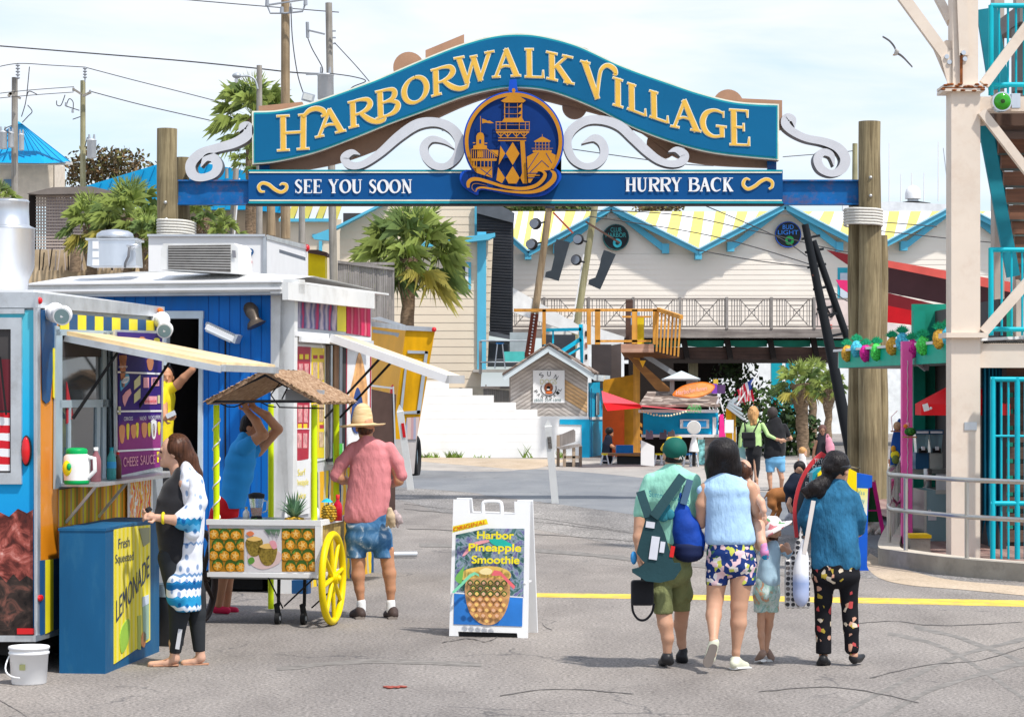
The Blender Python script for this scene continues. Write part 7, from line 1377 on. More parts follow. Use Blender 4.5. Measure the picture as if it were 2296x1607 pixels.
mb=MB(dkb);RC(1440,980,1560,1030,Yh+.5,.2,dkb,mb);RC(1580,980,1612,1045,Yh-.2,.4,wgh,mb);SL([(1565,985),(1580,985),(1580,1045),(1568,1045)],Yh-.3,.1,mat('mosaic',(.2,.5,.5),.5,var=.9,scale=9),mb);part('bar_front',mb,hh,True)
mb=MB(alu);RC(1525,940,1590,960,Yh-.2,.1,alu,mb);RC(1532,943,1584,957,Yh-.22,.02,mat('pane_blue',(.02,.25,.55)),mb);part('window',mb,hh,True)
mb=MB(mat('cupola_roof',(.48,.54,.56),.6));mb.poly([P(1488,848,Yh+1.2),P(1570,848,Yh+1.2),P(1570,853,Yh+1.2),P(1488,853,Yh+1.2)],(0,.9,0));mb.add([P(1486,849,Yh+1.1),P(1571,849,Yh+1.1),P(1571,849,Yh+2.3),P(1486,849,Yh+2.3),P(1528,831,Yh+1.7)],[(0,1,4),(1,2,4),(2,3,4),(3,0,4)]);RC(1503,853,1512,885,Yh+1.3,.2,wg,mb);RC(1540,853,1560,885,Yh+1.3,.2,wg,mb);part('cupola',mb,hh,True)
mb=MB(mat('surf_orange',(.80,.22,.01),.4));sfp=cat([(1508,884),(1530,865),(1570,856),(1596,860),(1603,868),(1590,882),(1560,892),(1525,890)],5,True);SL(sfp,Yh-.1,.08,None,mb);c5=mat('surf_cream',(.80,.52,.50));SL([(1512+(x-1508)*.93,y*.86+.14*875) for x,y in sfp],Yh-.11,.02,mat('surf_mid',(.80,.38,.12),.4,var=.3),mb);mb.text('Harbor',P(1516,885,Yh-.13),(1,0,.13),(0,0,1),.13,.42,c5);mb.text('& Rumrunners' if False else 'Rum Runners',P(1546,880,Yh-.13),(1,0,.16),(0,0,1),.12,.5,c5);part('surfboard_sign',mb,hh,True)
mb=MB(mat('neon_green',(.10,.55,.15),.4));mb.text('OPEN',P(1540,925,Yh-.5),(1,0,0),(0,0,1),.16,.40);mb.text('ATM',P(1541,915,Yh-.5),(1,0,0),(0,0,1),.10,.36);part('green_writing',mb,hh,True)
mb=MB(red);q=[P(1350,872,66.5),P(1352,905,65),P(1440,915,64),P(1590,925,66),P(1440,905,68),P(1400,894,68)]
mb.add([P(1349,876,67),P(1401,894,68),P(1440,908,68.5),P(1589,924,67),P(1440,911,65),P(1360,919,64.5),P(1352,900,65)],[(0,1,6),(1,2,4,5,6),(2,3,4)],mat('shade_pink',(.70,.06,.08),.6));mb.add([P(1353,903,64.4),P(1435,906,64.9),P(1440,914,65),P(1362,921,64.4)],[(0,1,2,3)],rum);solo('red_awning','pink-red fabric awning stretched between parasail kiosk and blue hut','awning',mb)
mb=MB(mat('violet_box',(.22,.06,.45),.5));RC(1597,860,1608,882,Yh+1.2,.3,None,mb);RC(1608,862,1626,882,Yh+1.3,.3,mat('violet_dark',(.10,.05,.13)),mb);RC(1600,850,1610,862,Yh+1.5,.2,mat('yellow_lamp',(.7,.5,.05)),mb);solo('violet_crates','violet and dark crates on the hut roof beside the surfboard sign','crate',mb)
mb=MB(mat('roof_slat',(.36,.40,.42),.6));
for k in range(4):BAR(mb,(1630+k*2,912-k*5),(1668-k*3,940-k*11),5,66.5+k*.2,.3,None);BAR(mb,(1636+k*2,908-k*4),(1662,885+k*2),4,67+k*.3,.3,None)
solo('slatted_roof','grey slatted lean-to roof right of the blue hut','roof',mb)
mb=MB(mat('panel_orange',(.80,.40,.0),.5));SL([(1628,915),(1640,920),(1642,998),(1628,998)],66.8,.1,None,mb);RC(1640,925,1650,998,67,.3,mat('panel_orange2',(.5,.28,.03)),mb);solo('orange_door','orange door leaf behind the white notice','panel',mb)
mb=SL([(1614,930),(1622,928),(1628,996),(1612,996)],66,.1,mat('towel_pink',(.80,.03,.25),.6));solo('pink_banner','hot pink vertical banner at the corner of the blue hut','banner',mb)
mb=RC(1625,941,1645,970,64.5,.04,white);BAR(mb,(1643,970),(1644,1030),1.5,64.5,.03,wht);solo('notice_board','white blank notice board on a thin post','notice',mb)
mb=SL([(1437,1042),(1437,986),(1467,1000),(1467,1045)],66,.08,wht);solo('counter_screen','white angled counter screen beside the yellow stool','panel',mb)
for x,lab in((1356,'yellow topped stool by the blue kiosk side'),(1476,'yellow topped stool right of the white panel'),(1490,'yellow topped stool in front of the hut bar')):stool(x,1016,1042,67.5,yel,lab,'yellow bar stools',14)
for x,lab in((1541,'blue topped stool below the white fan'),(1556,'blue topped stool right of the fan stand')):stool(x,1016,1046,66,blue_s,lab,'blue bar stools',14)
fm=MB(white);c=P(1556,958,65.5);fm.cyl(c,c+Vector((0,.35,0)),.19,.16,20);fm.cyl(c+Vector((0,-.02,0)),c,.17,.17,20,mat('fan_face',(.55,.53,.50)));f_=thing('pedestal_fan','large white drum fan on a flared stand beside the hut','fan',P(1556,1045,65.5));part('drum',fm,f_,True)
mb=MB(white);mb.lathe(P(1556,1012,65.7),[(.14,0),(.10,.2),(.06,.36),(.10,.42)],16);mb.cyl(P(1556,1045,65.7),P(1556,1012,65.7),.05,.05,8,dk2);part('stand',mb,f_,True)
mb=MB(wgh);RC(1352,1020-0,1440,1024,68,.5,wood('table_top',(.25,.13,.06),(.42,.24,.12),0,6),mb);mb.M=Matrix.Translation((0,0,.35));mb.M=None
t=thing('picnic_table','brown topped table with dark cover below the red awning','table',P(1395,1045,68));mb=RC(1350,1016,1445,1021,68,.8,wood('table_top',(.25,.13,.06),(.42,.24,.12),0,6));part('tabletop',mb,t,True)
for x in(1378,1442):mb=BAR(MB(stq),(x,1021),(x-8 if x<1400 else x+6,1043),2,68,.05,stq);part('leg',mb,t,True)
mb=RC(1384,1022,1438,1044,68.4,.3,mat('table_cover',(.05,.055,.06)));part('cover',mb,t,True)
mb=RC(1382,998,1420,1016,68.3,.4,mat('cooler_blue',(.01,.18,.55)));solo('blue_cooler','bright blue cooler box on the picnic table','cooler',mb)
for k,(x,lab) in enumerate(((1456,'first bundle of bottles on the hut bar'),(1487,'tall bundle of bottles in the middle of the hut bar'),(1505,'last bundle of bottles on the hut bar'))):
 mb=MB(mat('btl%d'%k,((.2,.16,.22),(.12,.10,.14),(.25,.2,.2))[k],.3));[mb.cyl(P(x+d,984-0,67.4),P(x+d,970-rnd(0,8),67.4),.035,.02,8) for d in(-6,-3,0,3,6)];solo('bottle_bundle',lab,'bottles',mb,'bottle bundles on the hut bar')
for k in range(16):
 pass
mb=MB(mat('bulb_warm',(.8,.7,.45),.3));[mb.ball(P(1440+k*6.5,922+10*math.sin(k/15*3.1)+rnd(-1,1),65.8),.03,6,4) for k in range(16)];solo('bulb_string','string of small pale bulbs under the red awning edge','string lights',mb,kind='stuff')
c=P(1651,905,63);fl=thing('flag','american flag hanging from a tilted white pole on the hut','flag',P(1652,906,63));mb=MB(wht);mb.tube([P(1652,908,63),P(1749 if False else 1702,834,63)],.022,8);part('pole',mb,fl,True)
mb=MB(red);fr2=mat('flag_red',(.60,.02,.05),.8);fw=mat('flag_white',(.75,.72,.72),.8);fn=mat('flag_blue',(.02,.05,.25),.8)
for k in range(9):
 a=(1650+k*5.4,878-k*3.7) if False else(1655+k*4.0,875-k*3.0);n_=8;col=fr2 if k%2==0 else fw
 for q in range(n_):
  y0,y1=q/n_,(q+1)/n_;wv=lambda y,kk:P(1652+kk*4.0+6*y*(1-kk/12)+2.2*math.sin(y*5+kk),874-kk*3.0+y*(30+kk*2.2),63-.12*math.sin(y*4+kk*1.1));mb.add([wv(y0,k),wv(y0,k+1),wv(y1,k+1),wv(y1,k)],[(0,1,2,3)],fn if(k>5 and q<4) else col,True)
part('cloth',mb,fl,True)
def leanpole(name,lab,a,b,w0,w1,Y,m1,split=None,m2=None):
 t=thing(name,lab,'pole',P(*b,Y));A,B=P(*a,Y),P(*b,Y);mb=MB(m1);r0,r1=w0/2/F*Y,w1/2/F*Y
 if split:
  S_=A.lerp(B,split);mb.cyl(A,S_,r0,(r0+r1)/2,14);mb.cyl(S_,B,(r0+r1)/2*1.05,r1*1.1,14,m2);[mb.ball(S_.lerp(B,q/14)+Vector((0,-r1*1.1,0)),.03,6,4,wht) for q in range(14)]
 else:mb.cyl(A,B,r0,r1,14)
 part('shaft',mb,t,True);return t
pw=wood('pole_wood',(.20,.13,.07),(.42,.32,.20),2,12,.9);pw2=wood('pole_wood_green',(.24,.22,.10),(.42,.39,.24),2,12,.9);pwg=wood('pole_grey',(.20,.18,.15),(.40,.37,.33),2,12,.9)
t=leanpole('leaning_pole','leaning timber pole with dark red bolted lower half, left of the pair',(1233,455),(1186,800),15,19,78,pw,.72,mat('channel_rust',(.14,.03,.015),.7));mb=MB(mat('cap_black',(.04,.05,.07)));q=P(1233,460,78);mb.cyl(q+Vector((0,0,-.1)),q+Vector((0,0,.12)),.16,.16,12);part('cap',mb,t,True)
t=leanpole('leaning_pole','pale green-grey leaning pole, right of the pair',(1337,440),(1283,800),15,16,79,pw2);mb=BAR(MB(brw2),(1313,497),(1390,545),4,78.8,.08);part('arm',mb,t,True);mb=BAR(MB(wht),(1309,570),(1282,735),3,78.7,.05);part('conduit',mb,t,True)
for k,(x,y,lab) in enumerate(((1201,502,'upper'),(1193,548,'lower'))):
 mb=MB(black);c=P(x,y,77.5);mb.ball(c,(.19,.16,.19),12,8);mb.cyl(c+Vector((-.05,-.12,0)),c+Vector((-.07,-.17,0)),.15,.15,14,mat('lamp_chrome',(.25,.27,.32),.15,.6));mb.bar(c,P(x+20,y-4,77.8),.05,.05);solo('stage_lamp',lab+' stage lamp on the left leaning pole','lamp',mb)
for k,(x,y,lab) in enumerate(((1297,537,'upper'),(1292,583,'lower'))):
 mb=MB(black);c=P(x,y,78);mb.ball(c,(.18,.16,.18),12,8);mb.cyl(c+Vector((-.03,-.12,0)),c+Vector((-.04,-.17,0)),.14,.14,14,MATS['lamp_chrome']);mb.bar(c,P(x+18,y+5,78.6),.05,.05);solo('stage_lamp',lab+' stage lamp on the right leaning pole','lamp',mb)
bn_=mat('banner_slate',(.035,.045,.055),.7)
mb=SL([(1248,536),(1278,543),(1253,630),(1222,621),(1224,610),(1236,606),(1243,576),(1242,552)],77,.06,bn_);solo('hanging_panel','dark notched panel hanging beside the left leaning pole','panel',mb)
mb=SL([(1354,560),(1381,570),(1346,649),(1319,637),(1321,627),(1335,622),(1344,598),(1348,578)],77.6,.06,bn_);solo('hanging_panel','dark notched panel hanging beside the right leaning pole','panel',mb)
mb=BAR(MB(mat('strut_red',(.35,.08,.05))),(1240,476),(1285,523),4,77.9,.06);solo('red_strut','thin reddish strut at the top of the left leaning pole','strut',mb)
Y=50;mst=thing('leaning_mast','black leaning steel mast with rust patches and a thinner second tube','mast',G(1905,1100));blk=blot('mast_paint',[(.2,(.015,.017,.02)),(.64,(.02,.022,.026)),(.66,(.30,.10,.06))],1.6,.5,'NOISE',stretch=(1,1,.5),seedloc=(3.2,1,.4));A,B=P(1805,503,Y),P(1912,1030,Y)
mb=MB(blk);mb.cyl(A,B,.075,.13,18);mb.cyl(B,Vector((B.x+.25,Y,0)),.13,.14,18);part('main_tube',mb,mst,True);mb=MB(blk);mb.cyl(P(1823,540,Y+.1),P(1925,830,Y+.3),.07,.08,14);mb.cyl(P(1925,830,Y+.3),P(1935,1000,Y+.5),.08,.09,14);part('rear_tube',mb,mst,True)
mb=MB(blk)
for x,y in((1816,532),(1824,562),(1829,596),(1842,645),(1850,690),(1867,752),(1862,705)):mb.bar(P(x-18,y+4,Y-.02),P(x+22,y-4,Y+.2),.04,.05);mb.cyl(P(x-12,y+3,Y-.05),P(x-12,y+3,Y+.1),.03,.03,6)
part('clamps',mb,mst,True)
Y=58
for nm_2,l,m_,lab,YY in(('shade_sail',[(1853,560),(1910,572),(1910,600),(1876,577)],mat('sail_maroon',(.16,.01,.015),.6),'small maroon sail corner left of the right piles',58),('shade_sail',[(1874,627),(1910,629),(1910,662),(1884,645)],mat('sail_pink',(.70,.03,.16),.6),'small hot pink sail corner left of the right piles',59)):
 mb=SL(l,YY,.02,m_);solo(nm_2,lab,'shade sail',mb)
mb=MB(mat('sail_black',(.035,.012,.016),.7));SL([(1985,596),(2340,668),(2340,725),(1985,655)],57,.03,None,mb);SL([(1985,583),(2340,645),(2340,670),(1985,598)],56.6,.03,mat('sail_edge',(.62,.10,.08),.6),mb);solo('shade_sail','large black shade sail with red upper edge right of the piles','shade sail',mb)
mb=MB(MATS['sail_maroon']);SL([(1985,655),(2340,742),(2340,760),(1985,690)],56,.03,None,mb);SL([(1985,684),(2340,755),(2340,790),(2108,748),(2040,728),(1985,722)],55.6,.03,mat('sail_red',(.46,.004,.01),.7),mb);solo('shade_sail','lower maroon and bright red shade sail above the green fascia','shade sail',mb)
mb=SL([(1985,722),(2060,735),(2140,752),(2140,768),(1985,745)],62,.1,mat('mural2',(.68,.60,.58),.6));solo('pale_awning','pale awning strip below the red shade sail','awning',mb)
Y=57;cf=lambda x,y:(448.4+x*.3013,502.2+y*.3013)
ot=thing('orange_trailer','leaning orange trailer with grey framed doors behind the man in the straw hat','trailer',(P(905,0,Y).x,Y,0))
oy=mat('trailer_orange',(.86,.40,.0),.5,var=.12,scale=.8);oy2=mat('trailer_ochre',(.62,.31,.0),.5,var=.3,scale=2.5,stretch=(1,1,.3));fgy=mat('frame_grey',(.36,.40,.44),.5)
A,B,C_,D=cf(1530,792),cf(1750,790),cf(1612,1600),cf(1430,1600);E_,F_=cf(1255,760),cf(1255,1600);dpt=4.2
mb=MB(oy);pA,pB,pC,pD=P(*A,Y),P(*B,Y),P(*C_,Y),P(*D,Y);pE,pF=P(*E_,Y+dpt),P(*F_,Y+dpt)
mb.add([pA,pB,pC,pD],[(0,1,2,3)],oy2);mb.add([pE,pA,pD,pF],[(0,1,2,3)],oy);mb.add([pE,pA,pB,pB+Vector((-.3,dpt,0))],[(0,1,2,3)],alud);part('body',mb,ot,True)
mb=MB(galv);SL([cf(1530,755),cf(1748,768),cf(1752,800),cf(1530,790)],Y-.06,.1,galv,mb);mb.poly([P(*cf(1262,725),Y+dpt),P(*cf(1530,755),Y-.04),P(*cf(1530,790),Y-.04),P(*cf(1262,758),Y+dpt)],(0,.05,0));SL([cf(1262,700),cf(1340,690),cf(1530,752),cf(1500,760)],Y+2,.2,galv,mb);part('roof_trim',mb,ot,True)
mb=MB(fgy)
for l in([(1545,940),(1695,945),(1697,965),(1545,962)],[(1675,945),(1698,946),(1640,1410),(1612,1410)],[(1510,1395),(1640,1385),(1638,1412),(1505,1412)],[(1525,1060),(1540,1060),(1505,1410),(1485,1405)]):SL([cf(*p) for p in l],Y-.05,.04,fgy,mb)
part('hatch_frame',mb,ot,True)
mb=MB(fgy);
for l in([(1285,785),(1475,812),(1475,832),(1285,808)],[(1453,812),(1477,815),(1412,1330),(1385,1325)]):mb.poly([P(*cf(*p),Y+.45+(1530-p[0])/275*dpt-.6) for p in l],(.02,-.04,0))
part('door_frame',mb,ot,True)
mb=MB(redl);mb.ball(P(*cf(1437,1255),Y+.6),(.08,.06,.2),10,8);mb.ball(P(*cf(1742,785),Y-.1),(.06,.05,.06),8,6);part('marker_light',mb,ot,True)
mb=MB(bands('stripe_panel',[(0,(.5,.3,.3)),(.3,(.35,.35,.45)),(.6,(.6,.45,.4))],5,0,.5,.3));SL([cf(1540,1440),cf(1635,1435),cf(1612,1600),cf(1520,1600)],Y-.03,.02,None,mb);SL([cf(1430,1600),cf(1612,1600),(928,1062),(893,1062)],Y,.1,mat('skirt_pale',(.50,.45,.42)),mb);part('lower_panel',mb,ot,True)
mb=MB(dk2);w0=G(931,1066);mb.tube([w0+Vector((0,.25,.55+0))+Vector((0.07*math.cos(t)*.5,.45*math.cos(t),.45*math.sin(t)))-Vector((0,0,.1)) for t in np.linspace(0,6.283,25)],.09,8,caps=False);mb.ball(w0+Vector((0,.25,.45)),(.05,.33,.33),14,10,mat('hub_blue',(.20,.35,.45),.4,.4));part('wheel',mb,ot,True)
mb=SL([(832,872),(888,884),(884,1010),(832,1010)],41,.03,mat('mesh_brown',(.09,.055,.045),.8,var=.2));BAR(mb,(832,864),(880,870),4,41,.04,stq);BAR(mb,(882,866),(886,1000),3,41,.04,stq);mb.box(P(832,0,41).x,P(886,0,41).x,41,41.05,0,P(0,1010,41).z,MATS['mesh_brown']);solo('folding_chair','tall folded brown mesh lounger standing behind the straw hat','chair',mb)
mb=MB(stq);mb.tube([P(832,1250,24.2)*1,Vector((P(935,0,29.6).x,29.6,.06))],.03,8) if False else mb.tube([G(836,1252)+Vector((0,0,.05)),G(935,1251)+Vector((0,0,.05))],.035,8);solo('trailer_jack','grey metal tube lying on the asphalt behind the man in the straw hat','tube',mb)
wt=thing('white_trailer','white trailer with a blue 9 on its side behind the blue food trailer','trailer',(P(590,0,34).x,34,0));Y=34
mb=MB(white);mb.poly(pxpts([(333,527),(592,527),(592,900),(333,900)],Y),(0,.1,0));mb.poly([P(597,527,Y),P(689,553,Y+5.0),P(689,900,Y+5.0),P(597,900,Y)],(0,.08,0));part('body',mb,wt,True)
mb=MB(galv);mb.poly([P(598,526,Y-.05),P(690,550,Y+4.9),P(690,560,Y+4.9),P(598,536,Y-.05)],(0.0,.05,0));RC(330,525,594,530,Y-.05,.05,mat('rim_grey',(.45,.48,.52)),mb);RC(590,530,597,900,Y-.04,.1,alud,mb);mb.ball(P(688,556,Y+4.8),(.05,.05,.06),8,6,redl);part('edge_trim',mb,wt,True)
mb=MB(mat('door_pale',(.62,.64,.70),.5));q=lambda x,y:P(x,y,Y-.03+(x-597)/92*5.0);mb.poly([q(604,556),q(685,580),q(685,900),q(604,900)],(0,.02,0));mb.poly([q(603,552),q(685,577),q(685,585),q(603,560)],(0,-.03,0),mat('door_rail',(.12,.14,.17)));part('rear_door',mb,wt,True)
mb=MB(mat('ink_navy',(.01,.09,.25)));u=(q(668,620)-q(630,614));mb.text('Magic Donuts',q(628,606),q(665,612)-q(628,606),(0,0,1),.12,(q(665,612)-q(628,606)).length*1.0,push=(0,-.03,0));mb.text('from our kitchen',q(627,624),q(665,627)-q(627,624),(0,0,1),.06,(q(665,627)-q(627,624)).length,mat('ink_red',(.5,.03,.05)),push=(0,-.03,0))
mb.text('9',P(553,577,Y-.02),(1,0,0),(0,0,1),.13,.10);BAR(mb,(545,558),(547,596),2,Y-.02,.01,mat('brush_purple',(.15,.04,.15)));mb.ball(P(560,588,Y-.02),(.035,.01,.035),10,8,MATS['ink_red']);part('lettering',mb,wt,True)
mb=SL([(691,566),(729,570),(729,660),(691,660)],45,.5,mat('booth_yellow',(.80,.60,.0),.5));SL([(689,560),(712,560),(733,566),(733,574),(689,566)],44.8,.6,brw2,mb);solo('yellow_booth','yellow painted booth with a small dark roof behind the white trailer','booth',mb)
bluer=mat('roof_blue',(.005,.30,.58),.45,var=.1,scale=.3);rib=mat('roof_rib',(.003,.17,.38),.5);Y=112
t=thing('hip_roof_house','cream round-ended house with bright blue hip metal roof at the left edge','house',(P(60,0,Y).x,Y,0))
mb=MB(bluer);a=P(42,272,Y);b_=P(161,364,Y-2);c_=P(-90,364,Y-2);mb.add([a,P(36,281,Y),c_,b_,P(100,366,Y-3)],[(0,2,4),(0,4,3)]);r0=part('roof',mb,t,True)
mb=MB(rib)
for x in range(-80,160,17):BAR(mb,(42+(x-42)*.06,278),(x,364),1.6,Y-2.4,.08,rib)
part('roof_ribs',mb,r0,True)
mb=MB(mat('house_cream',(.70,.60,.48)));RC(-90,368,120,460,Y-1,.3,None,mb);mb.poly([P(120,368,Y-1),P(144,372,Y+3),P(144,460,Y+3),P(120,460,Y-1)],(0,.2,0));RC(-90,362,160,369,Y-2.2,.3,mat('soffit_cream',(.62,.60,.55)),mb);part('wall',mb,t,True)
for x in(8,):mb=RC(x,402,x+20,420,Y-1.2,.1,mat('pane_dusk',(.10,.20,.32),.2));part('window',mb,t,True)
Y=100;t=thing('blue_roof_hall','wide low hall with bright blue ribbed metal roof behind the left arch pile','hall',(P(400,0,Y).x,Y,0));rr=[(190,416),(355,368),(440,362),(560,387),(640,430),(740,500),(190,500)]
mb=SL([(190,418),(355,368),(440,362),(560,385),(700,470),(700,485),(560,470),(350,470)],Y,.3,bluer);r0=part('roof',mb,t,True);mb=MB(rib)
for k in range(20):x=215+k*24;y0=np.interp(x,[190,355,440,560,700],[418,368,362,385,468]);BAR(mb,(x+12,y0+1),(x-18,y0+75 if x<560 else y0+20),1.5,Y-.1,.08,rib)
part('roof_ribs',mb,r0,True);mb=RC(200,470,700,640,Y+.5,.3,mat('hall_tan',(.36,.27,.18),.8,var=.3,scale=.6));part('wall',mb,t,True)
Y=97;t=thing('striped_roof_wing','pale wing with yellow and white striped roof left of the cream building','building',(P(690,0,Y).x,Y,0));mb=MB(roofw)
for k in range(8):x=632+k*16;SL([(x+6,462),(x+22,462),(x+12,492),(x-6,492)],Y,.1,stripe_y if k%2 else roofw,mb)
part('roof',mb,t,True);mb=RC(628,492,765,700,Y+.3,.2,sid);RC(625,490,745,497,Y-.1,.2,tb,mb);RC(700,525,745,533,Y+.2,.1,tb,mb);RC(715,540,722,580,Y+.2,.1,mat('trim_pale',None) if False else tb,mb);part('wall',mb,t,True)
Y=66;t=thing('lattice_enclosure','tan lattice enclosure with flat roof at the left','enclosure',(P(150,0,Y).x,Y,0));lat=mat('lattice_tan',(.46,.38,.33),.8,var=.12)
mb=MB(lat)
for k in range(25):x=84+k*6.3;RC(x,434 if x<200 else 436,x+2.9,620,Y,.04,lat,mb)
for k in range(27):y=432+k*7.0;RC(80,y,240,y+3.2,Y-.045,.04,lat,mb)
part('lattice',mb,t,True);mb=SL([(60,434),(118,420),(205,418),(250,428),(250,433),(90,436)],Y-.5,1.2,mat('roof_greybrown',(.20,.17,.15)));part('roof',mb,t,True)
mb=SL([(64,436),(80,438),(80,620),(70,620)],Y,.1,dkb);mb.box(P(80,0,Y).x,P(245,0,Y).x,Y+1.5,Y+1.6,0,P(0,434,Y).z,mat('lattice_inner',(.13,.11,.12)));part('inner_wall',mb,t,True)
mb=MB(mat('yard_tan',(.50,.38,.24),.8,var=.4,scale=1.5));RC(62,560,330,640,62,.2,None,mb);
for k in range(26):BAR(mb,(90+k*9,562+rnd(-6,6)),(90+k*9+rnd(-8,8),606),2.2,61.8,.04,random.choice([wgh,lat,dkb]))
mb.cyl(P(168,610,61.7),P(170,558,61.7),.14,.13,12,tk);solo('yard_fence','tan fence with sticks and a cut log behind the blue trailer roof','fence',mb)
mb=MB(lg[0]);bsh=[mat('scrub_brown',(.16,.10,.045),.8),mat('scrub_olive',(.15,.14,.05),.8),mat('scrub_dark',(.07,.05,.025),.8)]
for k in range(9):leafcloud(mb,P(165+k*18,385+rnd(-20,10)+abs(k-3.5)*3,128),(1.3,1.2,1.2),420,bsh,.16)
for k in range(40):x=rnd(150,315);BAR(mb,(x,400),(x+rnd(-14,14),340+abs(x-225)*.25+rnd(0,15)),.8,127,.03,bsh[2])
solo('scrub_trees','brownish bare scrub trees on the skyline left of the arch','trees',mb,kind='stuff')
mb=MB(lg[0])
for k in range(12):leafcloud(mb,P(1130+k*16,466,126),(.8,1,.35),240,[lg[1],lg[0],bsh[1]],.16)
for k in range(6):leafcloud(mb,P(1440+k*15,466,126),(.6,1,.22),110,bsh,.14)
solo('hedge_tops','green and brown tree tops showing over the striped roof','trees',mb,kind='stuff')
wr=mat('wire_dark',(.06,.06,.065),.6);ins=mat('insulator',(.30,.32,.35),.4);tf=mat('transformer_grey',(.56,.58,.60),.45,.2,var=.08)
def upole(lab,x0,x1,ytop,ybot,Y,m_,xb=None,name='utility_pole'):
 t=thing(name,lab,'pole',P((x0+x1)/2,ybot,Y));mb=MB(m_);r_=(x1-x0)/2/F*Y;mb.cyl(P((xb or(x0+x1)/2),ybot,Y),P((x0+x1)/2,ytop,Y),r_*1.12,r_*.95,14);part('shaft',mb,t,True);return t
def canister(t,x0,x1,y0,y1,Y):
 mb=MB(tf);s_=Y/F;c=P((x0+x1)/2,y1,Y);r_=(x1-x0)/2*s_;h_=(y1-y0)*s_;mb.lathe(c,[(.001,-.04),(r_*.9,-.02),(r_,0),(r_,h_*.9),(r_*1.08,h_*.92),(r_*1.08,h_*.96),(r_*.6,h_),(.001,h_*1.02)],18);[mb.cyl(c+Vector((d*r_,0,h_)),c+Vector((d*r_*1.1,0,h_*1.25)),.05,.03,8,ins) for d in(-.5,.5)];part('transformer',mb,t,True)
def pieces(t,name,l,Y,w_,m_):
 for a,b in l:mb=BAR(MB(m_),a,b,w_,Y,.1,m_);part(name,mb,t,True)
def wire(lab,pts,w_=.02,Y=90,name='power_line'):
 pp=[P(x,y,YY) for(x,y),YY in((p[:2],p[2] if len(p)>2 else Y) for p in pts)];mb=MB(wr);mb.tube([Vector(p) for p in cat([tuple(q) for q in pp],8)],w_,5);solo(name,lab,'wire',mb)
t=upole('grey utility pole with three white transformers at the far left',26,40,174,470,92,pwg);pieces(t,'cross_arm',[((20,209),(46,221)),((18,216),(32,204))],91.6,5,pwg);[canister(t,*q,91.5) for q in((-2,16,294,333),(18,31,296,330),(42,54,300,336))]
mb=MB(ins);[mb.ball(P(40,147+k*7,91.7),(.09,.09,.04),10,6) for k in range(5)];mb.cyl(P(40,178,91.7),P(40,142,91.7),.025,.025,6);part('insulator',mb,t,True)
t=upole('greenish utility pole with a single transformer left of the arch',180,192,181,560,88,pw2);pieces(t,'cross_arm',[((163,199),(183,212)),((185,216),(204,207))],87.7,5,pwg);canister(t,195,216,312,354,87.6)
mb=MB(ins);[mb.ball(P(190.5,154+k*6.5,87.7),(.08,.08,.035),10,6) for k in range(4)];mb.cyl(P(190.5,184,87.7),P(190.5,150,87.7),.025,.025,6);[mb.cyl(P(x,y,87.7),P(x,y-8,87.7),.05,.04,6) for x,y in((165,205),(202,210),(148,238),(163,253))];part('insulator',mb,t,True)
mb=MB(wr);[mb.tube([Vector(p) for p in cat([tuple(P(x,y,87.7)) for x,y in l],6)],.018,5) for l in([(127,226),(128,236),(137,236),(146,213)],[(148,238),(155,222),(164,230),(163,253)],[(147,238),(178,248)],[(163,268),(180,262)],[(190,330),(196,308)],[(60,214),(66,150)],[(48,262),(56,236),(60,216),(66,205),(83,212)],[(50,275),(62,262),(72,250),(62,236)],[(24,300),(10,290),(26,282)])];part('jumper_wires',mb,t,True)
t=upole('tall brown utility pole rising behind the left half of the arch sign',630,650,-40,535,70,pw);pieces(t,'cross_arm',[((600,12),(690,-2))],69.7,3,ins);mb=MB(ins);[mb.cyl(P(x,y,69.6),P(x,y-14,69.6),.06,.05,8) for x,y in((599,14),(685,12),(632,30),(652,30))];mb.tube([P(599,12,69.6),P(606,30,69.6),P(640,30,69.6),P(678,26,69.6),P(686,6,69.6)],.03,6);part('insulator',mb,t,True)
t=upole('grey-green utility pole with a white transformer behind the arch sign',729,745,7,640,72,pwg,748);canister(t,712,748,165,222,71.5);pieces(t,'cross_arm',[((690,68),(728,77)),((686,167),(748,166))],71.7,3,ins)
mb=MB(ins);mb.cyl(P(690,85,71.7),P(689,50,71.7),.05,.05,8);[mb.bar(P(745,y,71.8),P(753,y,71.8),.04,.04) for y in(70,85,98)];part('insulator',mb,t,True)
t=upole('grey wooden lamp post with a curved lamp arm left of the arch sign',575,588,147,525,66,pwg);mb=MB(alud);mb.tube([Vector(p) for p in cat([tuple(P(x,y,65.9)) for x,y in((578,200),(572,180),(558,171),(538,172))],6)],.03,6);part('lamp_arm',mb,t,True);mb=MB(alud);mb.ball(P(531,170,65.9),(.13,.12,.08),12,8);mb.ball(P(530,181,65.9),(.05,.05,.07),8,6,white);part('lamp_head',mb,t,True)
for k,(x0,x1,y0,y1,lab,m_) in enumerate(((523,536,378,548,'thin leaning grey post in front of the blue roof, with a white pipe',pwg),(598,617,458,528,'broad brown post under the left end of the lower board',pw),(670,684,458,545,'grey post under the words of the lower board',pwg),(505,512,378,400,'short grey stub above the left beam',pwg))):
 t=upole(lab,x0,x1,y0,y1,60-k,m_,(x0+x1)/2-(12 if k==0 else 0),name='timber_post')
 if k==0:mb=BAR(MB(white),(537,400),(524,548),2.5,59.8,.04);part('conduit',mb,t,True)
